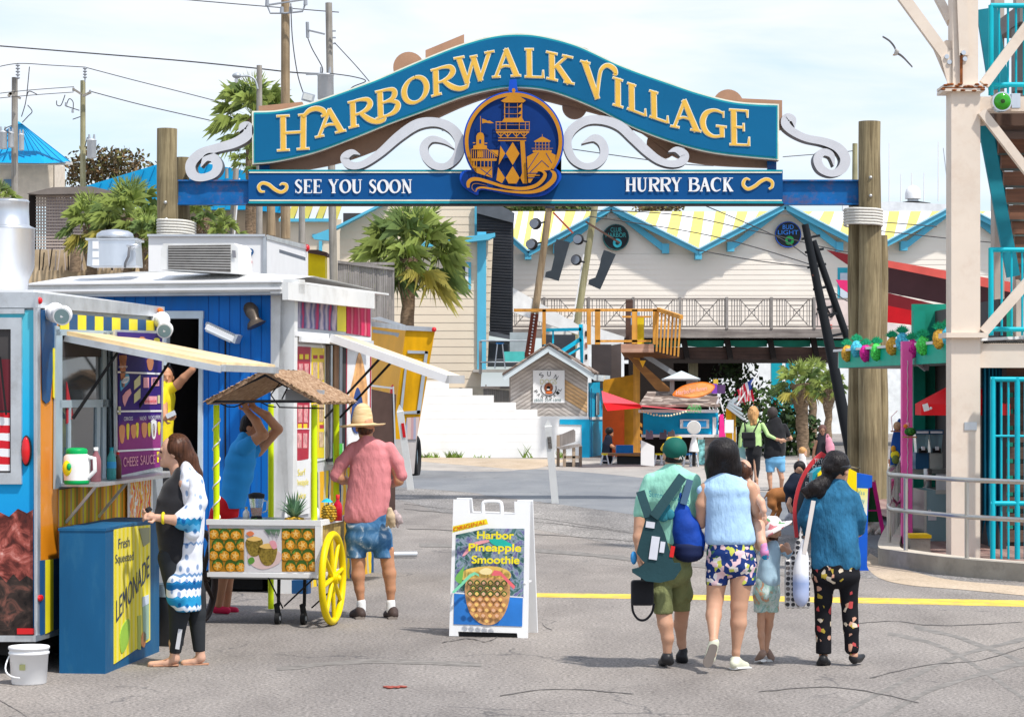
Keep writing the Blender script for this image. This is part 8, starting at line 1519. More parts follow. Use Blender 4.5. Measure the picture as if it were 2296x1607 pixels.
mb=MB(alud);mb.obox(P(691,219,64),(.32,.12,.22),(0,R(15),0));mb.obox(P(690,218,63.93),(.24,.02,.15),(0,R(15),0),mat('flood_face',(.6,.62,.6)));BAR(mb,(696,226),(700,240),2,64,.04,alud);t=solo('flood_light','small black flood light above the left shoulder of the arch sign','lamp',mb)
wire('highest wire crossing the sky from the left edge to the arch',[(-20,102),(180,118),(400,136),(560,152),(660,163),(735,166)],.022,75)
wire('wire from the top insulator of the far left pole to the green pole',[(-20,154),(40,143),(120,147),(190,151)],.016,90);wire('sagging wire from the green pole towards the palm',[(190,151),(300,180),(400,205),(490,228)],.016,88)
wire('lower wire from the green pole crossarm towards the palm',[(202,205),(320,236),(470,270)],.018,88);wire('thin wire between the crossarms of the two left poles',[(-20,212),(60,203),(166,195)],.014,90);wire('second thin wire between the two left poles',[(-20,222),(80,213),(165,207)],.014,90)
wire('wire descending from the brown pole to the flood light',[(652,8),(656,90),(668,170),(685,222)],.016,69);wire('wire crossing the top edge of the sky',[(350,-6),(560,12),(760,28)],.016,75);wire('guy wire from the transformer pole down to the arch',[(750,96),(800,150),(838,195)],.014,71)
wire('looped cable between transformer pole and arch sign',[(690,85),(700,110),(722,150),(722,165)],.016,71);wire('curly cable beside the white transformer',[(740,165),(790,172),(820,182),(790,196),(776,215)],.016,71)
for k,l in enumerate(([(1240,470),(1500,480),(1700,520),(1810,545)],[(1566,455),(1740,530),(1810,575)],[(1320,485),(1600,530),(1840,600)],[(1560,560),(1700,585),(1830,600)],[(1820,548),(1900,565),(1930,560)],[(1850,640),(1900,675),(1925,668)],[(1975,518),(2130,535),(2240,545)],[(1975,498),(2100,508)])):wire(['top','second','third','fourth','short upper','short lower','right upper','right lower'][k]+' thin cable strung across the hall to the black mast',l,.012,52+k*.5,'cable')
wire('cable passing behind the right scroll of the arch',[(1250,330),(1500,365),(1600,372)],.016,80,'cable');wire('faint cable to the right arch pile',[(1755,352),(1880,342),(1916,338)],.014,80,'cable')
t=upole('thin greenish pole just left of the right arch pile top',1911,1923,322,455,80,pw2)
Y=125
for k,(x,y0,y1,x2,m_) in enumerate(((1994,320,452,1994,wht),(2104,318,452,2104,wht),(2020,390,452,2020,wht),(2044,388,420,2044,wht),(2072,388,452,2072,wht),(2115,332,455,2130,alud))):mb=MB(m_);mb.cyl(P(x2,y1,Y),P(x,y0,Y),.035,.02,6);solo('whip_antenna',['tall white','taller white','short left white','short middle white','short right white','slanted grey'][k]+' whip antenna above the hall roof on the right','antenna',mb)
t=thing('radar_dome','white radar dome on a dark curved base above the hall roof','radar',P(2047,455,110));mb=MB(white);mb.lathe(P(2047,446,110),[(.36,0),(.36,.25),(.30,.45),(.15,.58),(.001,.62)],22);part('dome',mb,t,True);mb=MB(dk2);mb.tube([P(2010,458,110),P(2047,452,110),P(2086,458,110)],.06,8);mb.cyl(P(2047,452,110),P(2047,446,110),.25,.25,12,alud);part('base',mb,t,True)
mb=MB(mat('roof_pale_far',(.74,.76,.78)));SL([(1890,455),(2000,452),(2120,458),(2140,480),(1890,480)],108,.3,None,mb);solo('boat_roof','pale flat boat roof far behind the striped roof','boat roof',mb)
c=P(2011,118+9,60) if False else P(2004,122,60);t=thing('gull','gull gliding with both wings stretched in the sky on the right','bird',c);gm_=mat('gull_grey',(.20,.20,.21),.8,var=.3,scale=6);gw=mat('gull_white',(.5,.48,.45),.8)
g5=lambda x,y,d=0:P(1758+x*.3347-0,y*.3347,60+d)
mb=MB(gw);mb.tube([g5(735,372,.1),g5(748,362),g5(757,345,-.05),g5(750,330,-.1)],[.015,.05,.06,.02],10);mb.tube([g5(728,372),g5(748,362)],[.01,.03],6,mat('beak_orange',(.5,.25,.05)));part('body',mb,t,True)
for nm_3,l in(('wing',[(750,340),(735,310),(710,280),(685,262),(660,248)]),('wing',[(757,358),(785,375),(810,398),(835,425),(860,452)])):
 mb=MB(gm_);pl_=cat([tuple(g5(*p)) for p in l],4);n_=len(pl_);mb.strip([Vector(p)+Vector((0,-.07*(1-.7*i/n_),.012)) for i,p in enumerate(pl_)],[Vector(p)+Vector((0,.09*(1-.7*i/n_),-.012)) for i,p in enumerate(pl_)],(0,0,.012));part(nm_3,mb,t,True)
def wpost(lab,a,b,w_,redb):
 g_=G(*b);Y=g_.y;t=thing('leaning_post',lab,'post',g_);A=P(*a,Y-.25);mb=MB(whited);mb.bar(A,g_,w_/F*Y,.10,whited,up=(0,1,0));d=(A-g_).normalized();x=Vector((d.z,0,-d.x))*(w_/2/F*Y);mb.poly([A-x,A+x,A+d*.14],(0,.09,0));part('post',mb,t,True)
 mb=MB(redl if redb else dk2)
 if redb:mb.bar(A+d*-.55+Vector((.02,-.06,0)),A+d*-.25+Vector((.02,-.06,0)),.06,.01,redl,up=(0,1,0));part('red_reflector',mb,t,True)
 else:mb.bar(A+d*-.42+Vector((.0,-.06,0)),A+d*-.2+Vector((0,-.06,0)),.07,.01,mat('sticker_dark',(.12,.11,.10),.6,var=.9,scale=30),up=(0,1,0));part('sticker',mb,t,True)
wpost('white leaning post with a red reflector beside the man in the straw hat',(897,922),(921,1098),15,True);wpost('white leaning pointed post standing alone before the white wall',(1229,955),(1245,1128),16,False)
def PR(Y,st=(),ch=(),el=(),inf=0):
 s=Y/F;pr=[]
 for S_ in st:
  for i,q in enumerate(S_):
   d=q[4] if len(q)>4 else 0;y0=S_[i-1][1] if i else S_[i+1][1];sp=abs(y0-q[1])*s;c=P(q[0],q[1],Y+d)
   pr.append(('e',tuple(c),(q[2]*s+inf,q[3]+inf,sp*1.15+.02)))
 for C in ch:
  for a,b in zip(C,C[1:]):
   A=P(a[0],a[1],Y+(a[3] if len(a)>3 else 0));B=P(b[0],b[1],Y+(b[3] if len(b)>3 else 0));pr.append((('c',tuple(A),tuple(B),a[2]*s+inf,b[2]*s+inf),.018))
 for q in el:pr.append(('e',tuple(P(q[0],q[1],Y+(q[5] if len(q)>5 else 0))),(q[2]*s,q[4],q[3]*s)))
 return pr
def OG(t,name,m,Y,st=(),ch=(),el=(),k=.03,h=None,wr=0,extra=(),top=None,bot=None,lab=None,inf=0,seed=1,grain=0,wf=(14,14,6)):
 cuts=[]
 if top:cuts.append((P(0,top,Y),(0,0,1)))
 if bot:cuts.append((P(0,bot,Y),(0,0,-1)))
 h=h or(.008 if Y<25 else .013)
 return organic(name,grow(PR(Y,st,ch,el,inf)+list(extra),h,k,cuts,wr=wr,seed=seed,grain=grain,wf=wf,off=.3*k if st else .1*k),m,t,lab)
def hand(x,y,Y,d,dr,side,s=1.0,curl=.5,th=None):
 c=P(x,y,Y+d);dr=Vector(dr).normalized();side=Vector(side).normalized();nr=dr.cross(side).normalized();pr=[]
 pr.append((('c',tuple(c),tuple(c+dr*.055*s),.024*s,.027*s),.012))
 for i,(o,l) in enumerate(((-.028,.062),(-.010,.074),(.010,.070),(.027,.055))):
  a=c+dr*.065*s+side*o*s;b=a+dr*l*.5*s+nr*curl*.012*s;e=b+(dr*(1-curl*.8)+nr*curl).normalized()*l*.5*s;pr+=[(('c',tuple(a),tuple(b),.0105*s,.0095*s),.006),(('c',tuple(b),tuple(e),.0095*s,.008*s),.006)]
 a=c+side*-.024*s+dr*.015*s;b=a+(dr*.6-side).normalized()*.035*s;pr+=[(('c',tuple(a),tuple(b),.012*s,.0105*s),.008),(('c',tuple(b),tuple(b+dr*.03*s),.0105*s,.009*s),.006)]
 return pr
def head(x,y,Y,d,face,s=1.0,tilt=0):
 c=P(x,y,Y+d);f=Vector(face).normalized();r_=Vector((f.y,-f.x,0)).normalized();u=Vector((0,0,1));yaw=math.atan2(-f.x,f.y);E=(0,0,yaw)
 q=lambda a,b,z:tuple(c+f*a*s+r_*b*s+u*z*s)
 pr=[('e',q(-.008,0,.02),(.074*s,.094*s,.098*s),E),('e',q(.03,0,-.055),(.052*s,.058*s,.062*s),E),(('c',q(.085,0,.0),q(.105,0,-.028),.009*s,.013*s),.012),(('c',q(.080,.028,.018),q(.080,-.028,.018),.012*s,.012*s),.012),(('c',q(.082,.018,-.062),q(.082,-.018,-.062),.009*s,.009*s),.010),('e',q(.075,0,-.095),(.022*s,.02*s,.018*s),E)]
 for sg in(-1,1):pr+=[(('e',q(-.012,.076*sg,-.012),(.012*s,.022*s,.032*s),E),.008),(('e',q(.070,.03*sg,.004),(.013*s,.008*s,.006*s),E),.004)]
 return pr
def eyes(t,x,y,Y,d,face,s=1.0):
 c=P(x,y,Y+d);f=Vector(face).normalized();r_=Vector((f.y,-f.x,0)).normalized();mb=MB(mat('eye_dark',(.02,.012,.01),.2))
 for sg in(-1,1):mb.ball(c+f*.082*s+r_*.03*sg*s+Vector((0,0,.002)),.009*s,8,6)
 part('eyes',mb,t,True);mb=MB(mat('lip',(.45,.13,.11),.5));mb.ball(c+f*.092*s+Vector((0,0,-.062*s)),(.014*s,.016*s,.007*s),10,6);part('lips',mb,t,True)
def kimono(name,z0,z1,st_):
 m,nt,b=nt_new(name);b.inputs['Roughness'].default_value=.85;b.inputs['Specular IOR Level'].default_value=.15;tc=nt.nodes.new('ShaderNodeTexCoord');s=nt.nodes.new('ShaderNodeSeparateXYZ');L(nt,tc.outputs['Object'],s.inputs[0]);M_=lambda op,a,b_,c_=0:(lambda n:([L(nt,v,n.inputs[i]) if hasattr(v,'is_output') else setattr(n.inputs[i],'default_value',v) for i,v in enumerate((a,b_,c_))],n.outputs[0])[1])(N(nt,'ShaderNodeMath',operation=op))
 tri=M_('PINGPONG',M_('ADD',s.outputs[0],s.outputs[1]),.03);z=M_('MULTIPLY_ADD',tri,.55,s.outputs[2]);f=M_('DIVIDE',M_('SUBTRACT',z,z0),z1-z0)
 c=ramp(nt,f,st_,'CONSTANT');vo=N(nt,'ShaderNodeTexVoronoi',i_Scale=1,i_Randomness=.35);L(nt,coords(nt,(17,17,11)),vo.inputs['Vector']);d=ramp(nt,vo.outputs['Distance'],[(.20,(.30,.42,.62)),(.30,(1,1,1))]);L(nt,mix(nt,1.0,c,d,'MULTIPLY'),b.inputs['Base Color']);MATS[name]=m;return m
def CO(n,p,a1,a2,l1,l2,r=8):
 z=lambda q:(q[0],q[1],r)+tuple(q[2:])
 c=lambda a:[(n[0],n[1]+r,r),(n[0]*.4+a[0]*.6,n[1]+r*1.9,r)+tuple(a[2:3]),z(a)]
 return[[z(n),z(p)],c(a1),c(a2),[z(p),z(l1)],[z(p),z(l2)]]
def person(lab,x,y,Y,grp=None):return thing('person',lab,'person',Vector((P(x,0,Y).x,Y,P(0,y,Y).z if y else 0)),0,grp)
def skinm(n,c):
 m=mat(n,c,.5,var=.10,scale=7,spec=.35);b=m.node_tree.nodes['Principled BSDF'];b.inputs['Subsurface Weight'].default_value=.05;b.inputs['Subsurface Radius'].default_value=(.02,.008,.005);return m
sk1=skinm('skin_light',(.62,.36,.25));sk2=skinm('skin_tan',(.50,.24,.13));sk3=skinm('skin_warm',(.56,.31,.20));sk4=skinm('skin_brown',(.26,.13,.08))
hairk=mat('hair_black',(.014,.011,.011),.42,var=.6,scale=20,stretch=(6,6,.4),bmp=1,bs=12);hairb=mat('hair_brown',(.07,.028,.015),.4,var=.6,scale=10,stretch=(6,6,.4),bmp=.5,bs=9);hairy=mat('hair_blonde',(.52,.28,.11),.5,var=.5,scale=12,stretch=(5,5,.4),bmp=.5,bs=9)
blackc=mat('cloth_black',(.014,.014,.017),.85,var=.3,scale=5,bmp=.2,bs=12,sheen=.2);dn=mat('denim_blue',(.025,.135,.25),.9,var=.45,scale=9,stretch=(1,1,.35),bmp=.9,bs=2.2);dns=blot('tiedye',[(.30,(.03,.10,.22)),(.50,(.06,.17,.33)),(.60,(.14,.26,.42)),(.68,(.60,.68,.75))],7,.9,'NOISE',interp='LINEAR',dist=1.2,bmp=.2)
pinkc=mat('cloth_faded_pink',(.62,.22,.23),.9,var=.16,scale=5,stretch=(1,1,.35),bmp=.8,bs=2.4);mint=mat('cloth_mint',(.30,.64,.50),.9,var=.1,scale=5,stretch=(1,1,.4),bmp=.7,bs=2.2);olive=mat('cloth_olive',(.21,.23,.10),.9,var=.25,scale=6,stretch=(1,1,.5),bmp=.8,bs=2.4);sky_c=mat('cloth_sky',(.38,.57,.80),.9,var=.08,scale=6,stretch=(1,1,.35),bmp=.8,bs=2)
flor=blot('floral_navy',[(0,(.015,.04,.17)),(.36,(.02,.05,.20)),(.46,(.75,.52,.55)),(.62,(.80,.74,.70)),(.76,(.55,.58,.10)),(.84,(.06,.16,.09)),(.90,(.015,.04,.17))],34,.8);fpant=blot('floral_black',[(0,(.012,.012,.015)),(.86,(.60,.32,.22)),(.90,(.55,.08,.08)),(.94,(.65,.55,.42)),(.98,(.45,.33,.05))],34,.8,stretch=(1,1,.8));multi=blot('print_pastel',[(0,(.12,.34,.34)),(.36,(.25,.48,.46)),(.47,(.62,.70,.68)),(.56,(.30,.55,.48)),(.62,(.72,.28,.14)),(.70,(.15,.35,.33))],9,.8,'NOISE',interp='LINEAR',dist=1.5)
shoe=mat('shoe_black',(.02,.02,.022),.4);sole_m=mat('sole_grey',(.20,.17,.15),.8);shoec=mat('shoe_cream',(.66,.66,.52),.6);sole_w=mat('sole_white',(.7,.7,.68),.6)
def shoes(t,Y,l,m,sm=sole_w,name='shoe'):
 for q in l:OG(t,name,m,Y,ch=[q[0]],k=.02,h=.007 if Y<25 else None);
 return
Y=18.05;K=lambda x,y,*r:(305+x*.3463,959.8+y*.3463)+r
t=person('woman with long brown hair, white and blue patterned kimono over black clothes, holding a phone',405,0,Y)
fc=(-1,-.06,0)
pr=head(387,1013,Y,0,fc,1.0)+PR(Y,ch=[[(394,1035,17),(400,1065,17)],[(425,1085,13,-.12),(440,1150,14,-.14),(398,1166,12,-.22),(352,1160,8,-.2)],[(420,1090,12,.15),(425,1150,12,.16),(380,1168,10,.08),(350,1158,8,-.02)],[(391,1440,13),(392,1476,10),(372,1486,8),(338,1489,7.5)],[(447,1440,12,.12),(450,1474,10,.12),(436,1483,8,.12),(412,1486,7.5,.12)]]+CO((400,1062),(400,1250),(425,1085,-.12),(420,1090,.15),(397,1330,-.04),(437,1330,.12),12)+[[(397,1330,12,-.04),(402,1375,12,-.02),(391,1440,10,0)],[(437,1330,12,.12),(441,1375,11,.12),(447,1440,10,.12)]])
pr+=hand(352,1160,Y,-.2,(-1,.1,.15),(0,.7,.7),.92,.7)+hand(352,1156,Y,-.03,(-1,-.2,.1),(0,-.7,.7),.92,.8)
b=organic('body',grow(pr,.008,.03),sk1,t);eyes(t,387,1013,Y,0,fc)
OG(t,'black_top',blackc,Y,st=[[(404,1072,22,.13),(398,1096,38,.15),(396,1125,47,.16),(393,1155,50,.16),(395,1185,48,.16),(397,1215,47,.17),(400,1245,45,.17)]],k=.04,wr=.0015,bot=1262)
OG(t,'leggings',mat('leggings_grey',(.025,.028,.032),.8,bmp=.1),Y,ch=[[(385,1250,32,-.05),(397,1330,25,-.04),(402,1375,23,-.02),(393,1462,13.5,0)],[(418,1250,30,.1),(437,1330,24,.12),(441,1375,21,.12),(447,1462,13.5,.12)]],k=.02,bot=1464)
kim=kimono('kimono_print',.36,1.42,[(0,(.02,.22,.46)),(.07,(.72,.78,.86)),(.10,(.02,.26,.50)),(.15,(.03,.30,.55)),(.17,(.76,.78,.84)),(.20,(.76,.78,.84)),(.22,(.01,.13,.34)),(.26,(.02,.20,.45)),(.275,(.76,.78,.84)),(.31,(.16,.30,.52)),(.33,(.76,.78,.84)),(.52,(.76,.78,.84)),(.535,(.25,.38,.6)),(.55,(.76,.78,.84)),(.78,(.76,.78,.84)),(.80,(.22,.34,.58)),(.82,(.76,.78,.84)),(.99,(.76,.78,.84))])
OG(t,'kimono',kim,Y,st=[[(420,1062,20,.17),(427,1085,31,.20),(433,1115,30,.19),(435,1150,27,.18),(433,1190,27,.18),(428,1230,29,.18),(420,1270,36,.18),(411,1305,42,.19),(411,1335,40,.19),(420,1358,33,.18)]],k=.03,wr=.004,bot=1368,seed=3,wf=(26,26,3))
OG(t,'kimono_sleeve',kimono('sleeve_print',.80,1.25,[(0,(.02,.25,.48)),(.2,(.03,.30,.55)),(.3,(.74,.78,.85)),(.5,(.10,.36,.60)),(.62,(.02,.24,.48)),(.72,(.76,.78,.84)),(.99,(.76,.78,.84))]),Y,ch=[[(437,1078,19,-.14),(444,1125,22,-.16),(432,1150,23,-.18),(412,1165,24,-.20)],[(432,1160,22,-.18),(432,1195,17,-.18)]],k=.04,wr=.003,seed=4)
OG(t,'hair',hairb,Y,el=[(398,1003,26,30,.11)],ch=[[(408,1000,22),(425,1030,20),(440,1062,15),(455,1096,5)],[(404,1010,22),(412,1045,18),(430,1075,12)],[(390,984,14),(402,990,18)]],k=.03,wr=.002,seed=5,wf=(40,40,3))
mb=MB(blackc);mb.obox(P(333,1142,Y-.12),(.035,.09,.02),(R(10),R(50),0),shoe);part('phone',mb,t,True);mb=MB(yel);mb.tube([P(366,1161,Y-.21)+Vector((.0,.036*math.cos(a),.036*math.sin(a))) for a in np.linspace(0,6.283,17)],.011,6,caps=False);part('wristband',mb,t,True)
for q,dd in(((372,345,1489),0),((440,412,1487),.12)):mb=MB(mat('sandal_tan',(.45,.23,.14),.6));mb.tube([P(q[0]+28,q[2]+1,Y+dd),P(q[0],q[2]+2,Y+dd),P(q[1],q[2]+3,Y+dd)],[.030,.028,.034],10,flat=.35);mb.tube([P(q[1]+12,q[2]-3,Y+dd),P(q[0],q[2]-11,Y+dd-.02),P(q[0]+16,q[2]-14,Y+dd)],.007,6);part('sandal',mb,t,True)
mb=MB(wht);mb.obox(P(401,1432,Y-.085),(.03,.01,.15),(0,R(9),0),mat('leg_print',(.6,.6,.62)));part('leg_print',mb,t,True)
Y=22.4;t=person('vendor in blue t-shirt and red shorts reaching up under the thatched roof',505,0,Y);fc=(.95,-.1,.3)
pr=head(564,957,Y,0,(1,-.1,0),1.0)+PR(Y,ch=[[(558,975,14),(548,992,15)],[(548,1002,15,-.15),(590,974,11.5,-.25),(575,945,10,-.24),(553,920,7,-.2)],[(578,1010,14,.15),(587,1000,13,.15),(623,962,11,.1),(598,932,10,0),(570,915,7,-.08)],[(498,1225,19,-.08),(500,1290,13,-.08),(490,1355,9,-.08)],[(500,1225,19,.12),(512,1290,13,.12),(508,1355,9,.12)]]+CO((548,992),(503,1160),(550,1004,-.13),(575,1008,.13),(498,1225,-.08),(500,1225,.12)))+hand(553,920,Y,-.2,(-.3,0,1),(1,.2,.2),1,.4)+hand(570,915,Y,-.08,(-.5,0,1),(1,.3,.3),1,.5)
organic('body',grow(pr,.009,.03),sk2,t);eyes(t,564,957,Y,0,(1,-.1,0))
OG(t,'t_shirt',mat('cloth_blue',(.03,.30,.70),.85,var=.1,bmp=.15,bs=16),Y,st=[[(547,990,18,.14),(544,1008,32,.19),(539,1035,38,.18),(534,1065,37,.17),(528,1095,34,.16),(523,1125,31,.16)]],ch=[[(546,1004,20,-.15),(562,992,18,-.2)],[(570,1010,19,.14),(582,1003,17,.15)]],k=.035,wr=.002,bot=1139)
OG(t,'shorts',mat('cloth_red',(.62,.01,.015),.8,var=.15),Y,st=[[(513,1130,27,.15),(503,1150,35,.16),(499,1175,37,.16),(500,1205,35,.16)]],ch=[[(492,1205,22,-.08),(493,1245,22,-.08)],[(505,1205,22,.1),(510,1245,22,.1)]],k=.03,wr=.002)
OG(t,'hair',hairk,Y,el=[(558,950,20,24,.085)],ch=[[(548,962,12),(551,972,10)],[(578,975,8),(583,985,9)]],k=.02)
for dd,x in((-.08,490),(.12,508)):OG(t,'shoe',mat('shoe_red',(.65,.02,.08),.6),Y,ch=[[(x-6,1366,9,dd),(x+20,1368,8,dd)]],k=.01)
Y=21.9;J3=lambda x,y,*r:(735.5+x*.3238,888+y*.3238)+r
t=person('man in straw hat, faded pink long sleeve shirt and blue tie-dye shorts seen from behind',828,0,Y);fc=(-.25,1,0)
pr=head(818,958,Y,0,fc)+PR(Y,ch=[[(820,968,14),(822,988,16)],[(801,1235,18),(804,1262,15),(803,1290,15),(806,1320,11),(810,1352,7.5)],[(866,1235,18),(869,1262,14.5),(873,1285,15),(876,1320,11),(876,1352,7.5)],[(762,1072,11,.0),(780,1078,9,.2)],[(895,1078,11,0),(880,1084,9,.2)]]+CO((822,988),(827,1190),(762,1070,0),(893,1076,0),(801,1235),(866,1235)))+hand(781,1078,Y,.22,(.2,1,.2),(1,0,.2),1,.6)+hand(880,1084,Y,.22,(-.2,1,.2),(1,0,.2),1,.6)
organic('body',grow(pr,.009,.03),sk2,t)
OG(t,'shirt',pinkc,Y,st=[[(822,985,17,.09),(828,1000,42,.12),(830,1022,50,.13),(831,1050,51,.135),(828,1080,52,.14),(826,1110,53,.14),(823,1140,53,.145),(819,1162,50,.14)]],ch=[[(792,1005,18),(766,1038,19),(753,1066,16),(768,1076,14,.12)],[(872,1005,18),(890,1035,18),(900,1066,15),(888,1080,12,.12)]],k=.045,wr=.0022,bot=1171,seed=7,wf=(16,16,5))
OG(t,'shorts',dns,Y,st=[[(826,1160,50,.13),(827,1180,54,.14),(827,1205,56,.14)]],ch=[[(800,1200,26),(799,1249,24)],[(856,1200,26),(861,1251,24)]],k=.03,wr=.002,bot=1250)
OG(t,'hair',hairb,Y,el=[(819,962,18.5,17,.102)],k=.01)
for x0,x1,xc in((784,820,810),(860,893,876)):
 OG(t,'sock',white,Y,ch=[[(xc,1350,10.5),(xc,1366,11)]],k=.01);OG(t,'shoe',mat('shoe_brown',(.06,.04,.035),.6),Y,ch=[[((x0+x1)/2+5,1370,12,-.02),(x0+9,1377,10.5,.16)],[(x1-10,1377,11,-.06),(x0+12,1378,11,.14)]],k=.015);mb=MB(sole_m);mb.tube([P(x1-12,1385,Y-.1),P(x0+13,1385,Y+.18)],.045,10,flat=.35);part('sole',mb,t,True)
c=P(812,953,Y);h3=thing('straw_hat','wide brimmed straw hat with tall rounded crown','hat',c);sm_=blot('straw_weave',[(.3,(.52,.34,.16)),(.5,(.70,.51,.28)),(.7,(.78,.62,.38))],9,.8,'NOISE',stretch=(1,1,9),interp='LINEAR',bmp=.4);u3=Y/F
mb=MB(sm_);mb.M=Matrix.Translation(c)@Matrix.Rotation(R(-3),4,'Y')@Matrix.Translation(-c);mb.lathe(c,[(24*u3,.0),(35*u3,-.006),(46*u3,-.012),(52*u3,-.002),(52.5*u3,.006),(46*u3,.0),(35*u3,.006),(24*u3,.02)],40,cap=False);part('brim',mb,h3,True)
mb=MB(sm_);mb.M=Matrix.Translation(c)@Matrix.Rotation(R(2),4,'Y')@Matrix.Translation(-c);mb.lathe(c,[(24.5*u3,-.01),(24*u3,.04),(22*u3,.10),(18*u3,.155),(12*u3,.185),(5*u3,.198),(.001,.2)],32,cap=False);part('crown',mb,h3,True)
mb=MB(mat('hat_band',(.50,.34,.18),.7));mb.lathe(c,[(25.2*u3,.012),(25*u3,.030)],32,cap=False);part('band',mb,h3,True)
gl_=thing('work_gloves','beige work gloves hanging from the back pocket of the tie-dye shorts','gloves',P(878,1180,Y-.17));gv=mat('glove_beige',(.50,.38,.25),.9,var=.25,scale=20,bmp=.3);OG(gl_,'glove',gv,Y-.17,ch=[[(874,1142,6),(876,1158,10),(878,1168,9)],[(870,1165,4),(867,1178,3.5)],[(876,1170,4),(876,1181,3.5)],[(882,1168,4),(884,1179,3.5)]],k=.012);OG(gl_,'glove',mat('glove_grey',(.42,.33,.32),.9,var=.4,scale=30),Y-.15,ch=[[(886,1148,6),(891,1160,9),(893,1168,8)],[(896,1160,4),(901,1170,3.5)],[(890,1170,4),(892,1180,3.5)]],k=.012)
Y=18.0;t=person('man in green cap, mint t-shirt and olive cargo shorts walking away with bags',1500,0,Y,'family walking away');fc=(-.25,1,0)
pr=head(1511,1018,Y,0,fc)+PR(Y,ch=[[(1510,1030,17),(1509,1058,19)],[(1435,1155,13,0),(1432,1205,12.5,-.03),(1437,1258,8.5,-.06)],[(1556,1150,13,0),(1560,1200,12,0),(1555,1250,9,.05)],[(1486,1360,19,-.02),(1492,1398,17,-.05),(1497,1430,13.5,-.05),(1496,1466,9,-.04)],[(1530,1360,18,.2),(1526,1400,15,.26),(1528,1440,10,.3),(1532,1460,8.5,.3)]]+CO((1509,1058),(1504,1260),(1437,1150,0),(1556,1148,0),(1486,1355),(1528,1355,.2)))+hand(1438,1260,Y,-.07,(.15,0,-1),(0,1,.1),1,.7)
organic('body',grow(pr,.008,.03),sk3,t)
OG(t,'t_shirt',mint,Y,st=[[(1509,1052,22,.09),(1508,1068,50,.115),(1506,1092,60,.13),(1506,1125,60,.14),(1508,1160,58,.14),(1509,1195,56,.14),(1508,1222,54,.14)]],ch=[[(1460,1078,22),(1445,1120,22),(1435,1152,19)],[(1553,1078,22),(1561,1120,21),(1564,1150,18)]],k=.045,wr=.002,bot=1240,seed=9)
OG(t,'cargo_shorts',olive,Y,st=[[(1504,1225,53,.14),(1503,1250,54,.15),(1503,1280,54,.15)]],ch=[[(1480,1280,28),(1482,1330,27,-.03),(1486,1368,24,-.04)],[(1522,1280,28,.05),(1525,1330,27,.12),(1527,1368,24,.18)]],el=[(1546,1335,10,18,.06,.1)],k=.03,wr=.004,bot=1374,seed=10)
OG(t,'hair',hairk,Y,el=[(1511,1026,23,17,.088)],k=.01)
for q in([(1497,1466,12,-.02),(1496,1476,13,-.05),(1485,1484,10.5,.12)],[(1532,1458,11,.3),(1528,1472,12,.28),(1522,1482,9,.42)]):OG(t,'shoe',shoe,Y,ch=[q,[q[1],(q[1][0]+7,q[1][1]+7,9,q[1][3])]],k=.02)
mb=MB(mat('print_navy',(.03,.20,.26),.8));mb.text('Summer breeze',P(1455,1112,Y-.155),(1,0,-.18),(0,0,1),.045,.30);mb.ball(P(1487,1156,Y-.15),(.045,.01,.045),12,8);mb.ball(P(1502,1153,Y-.15),(.035,.01,.04),10,8);mb.ball(P(1490,1138,Y-.15),(.045,.01,.05),10,8);part('shirt_print',mb,t,True)
cp=thing('baseball_cap','dark green baseball cap with yellow button and brim, worn by the man in mint','cap',P(1516,1010,Y));OG(cp,'crown',mat('cap_green',(.006,.10,.075),.7,var=.1),Y,el=[(1513,1008,28,29,.115)],k=.01,bot=1030);OG(cp,'brim',mat('cap_yellow',(.80,.50,.01),.6),Y,ch=[[(1492,1000,8,.02),(1486,1006,6,.1)],[(1500,986,7,.05),(1525,982,5,.05)]],k=.01)
mb=MB(white);mb.text("A's",P(1522,1030,Y-.088),(1,0,0),(0,0,1),.03,.045);part('badge',mb,cp,True)
car=thing('baby_carrier','dark green baby carrier slung on the back of the man in mint','baby carrier',P(1460,1300,Y-.2));dgr=mat('carrier_green',(.018,.055,.065),.8,var=.2,bmp=.2)
mb=MB(dgr);mb.poly(pxpts([(1450,1158),(1474,1158),(1490,1195),(1505,1245),(1512,1262),(1525,1262),(1528,1275),(1512,1298),(1480,1306),(1448,1302),(1418,1283),(1418,1276),(1434,1272),(1446,1262),(1440,1256),(1428,1240),(1434,1215)],Y-.27),(0,.06,0));part('panel',mb,car,True)
mb=MB(dgr);mb.bar(P(1455,1160,Y-.26),P(1436,1102,Y-.17),.065,.03,None,(0,1,0));mb.bar(P(1465,1160,Y-.27),P(1530,1068,Y-.15),.07,.03,None,(0,1,0));part('straps',mb,car,True)
mb=MB(mat('label_white',(.65,.66,.72),.7));[mb.obox(P(x,y,Y-.275),(w_,.01,h_),(0,R(8),0)) for x,y,w_,h_ in((1458,1176,.065,.045),(1467,1228,.06,.17),(1485,1226,.035,.08))];mb.obox(P(1507,1236,Y-.26),(.03,.03,.08),(0,R(10),0),red);mb.ball(P(1421,1250,Y-.2),(.025,.03,.05),8,6,mat('bottle_sky',(.05,.3,.65),.3));part('label_sheet',mb,car,True)
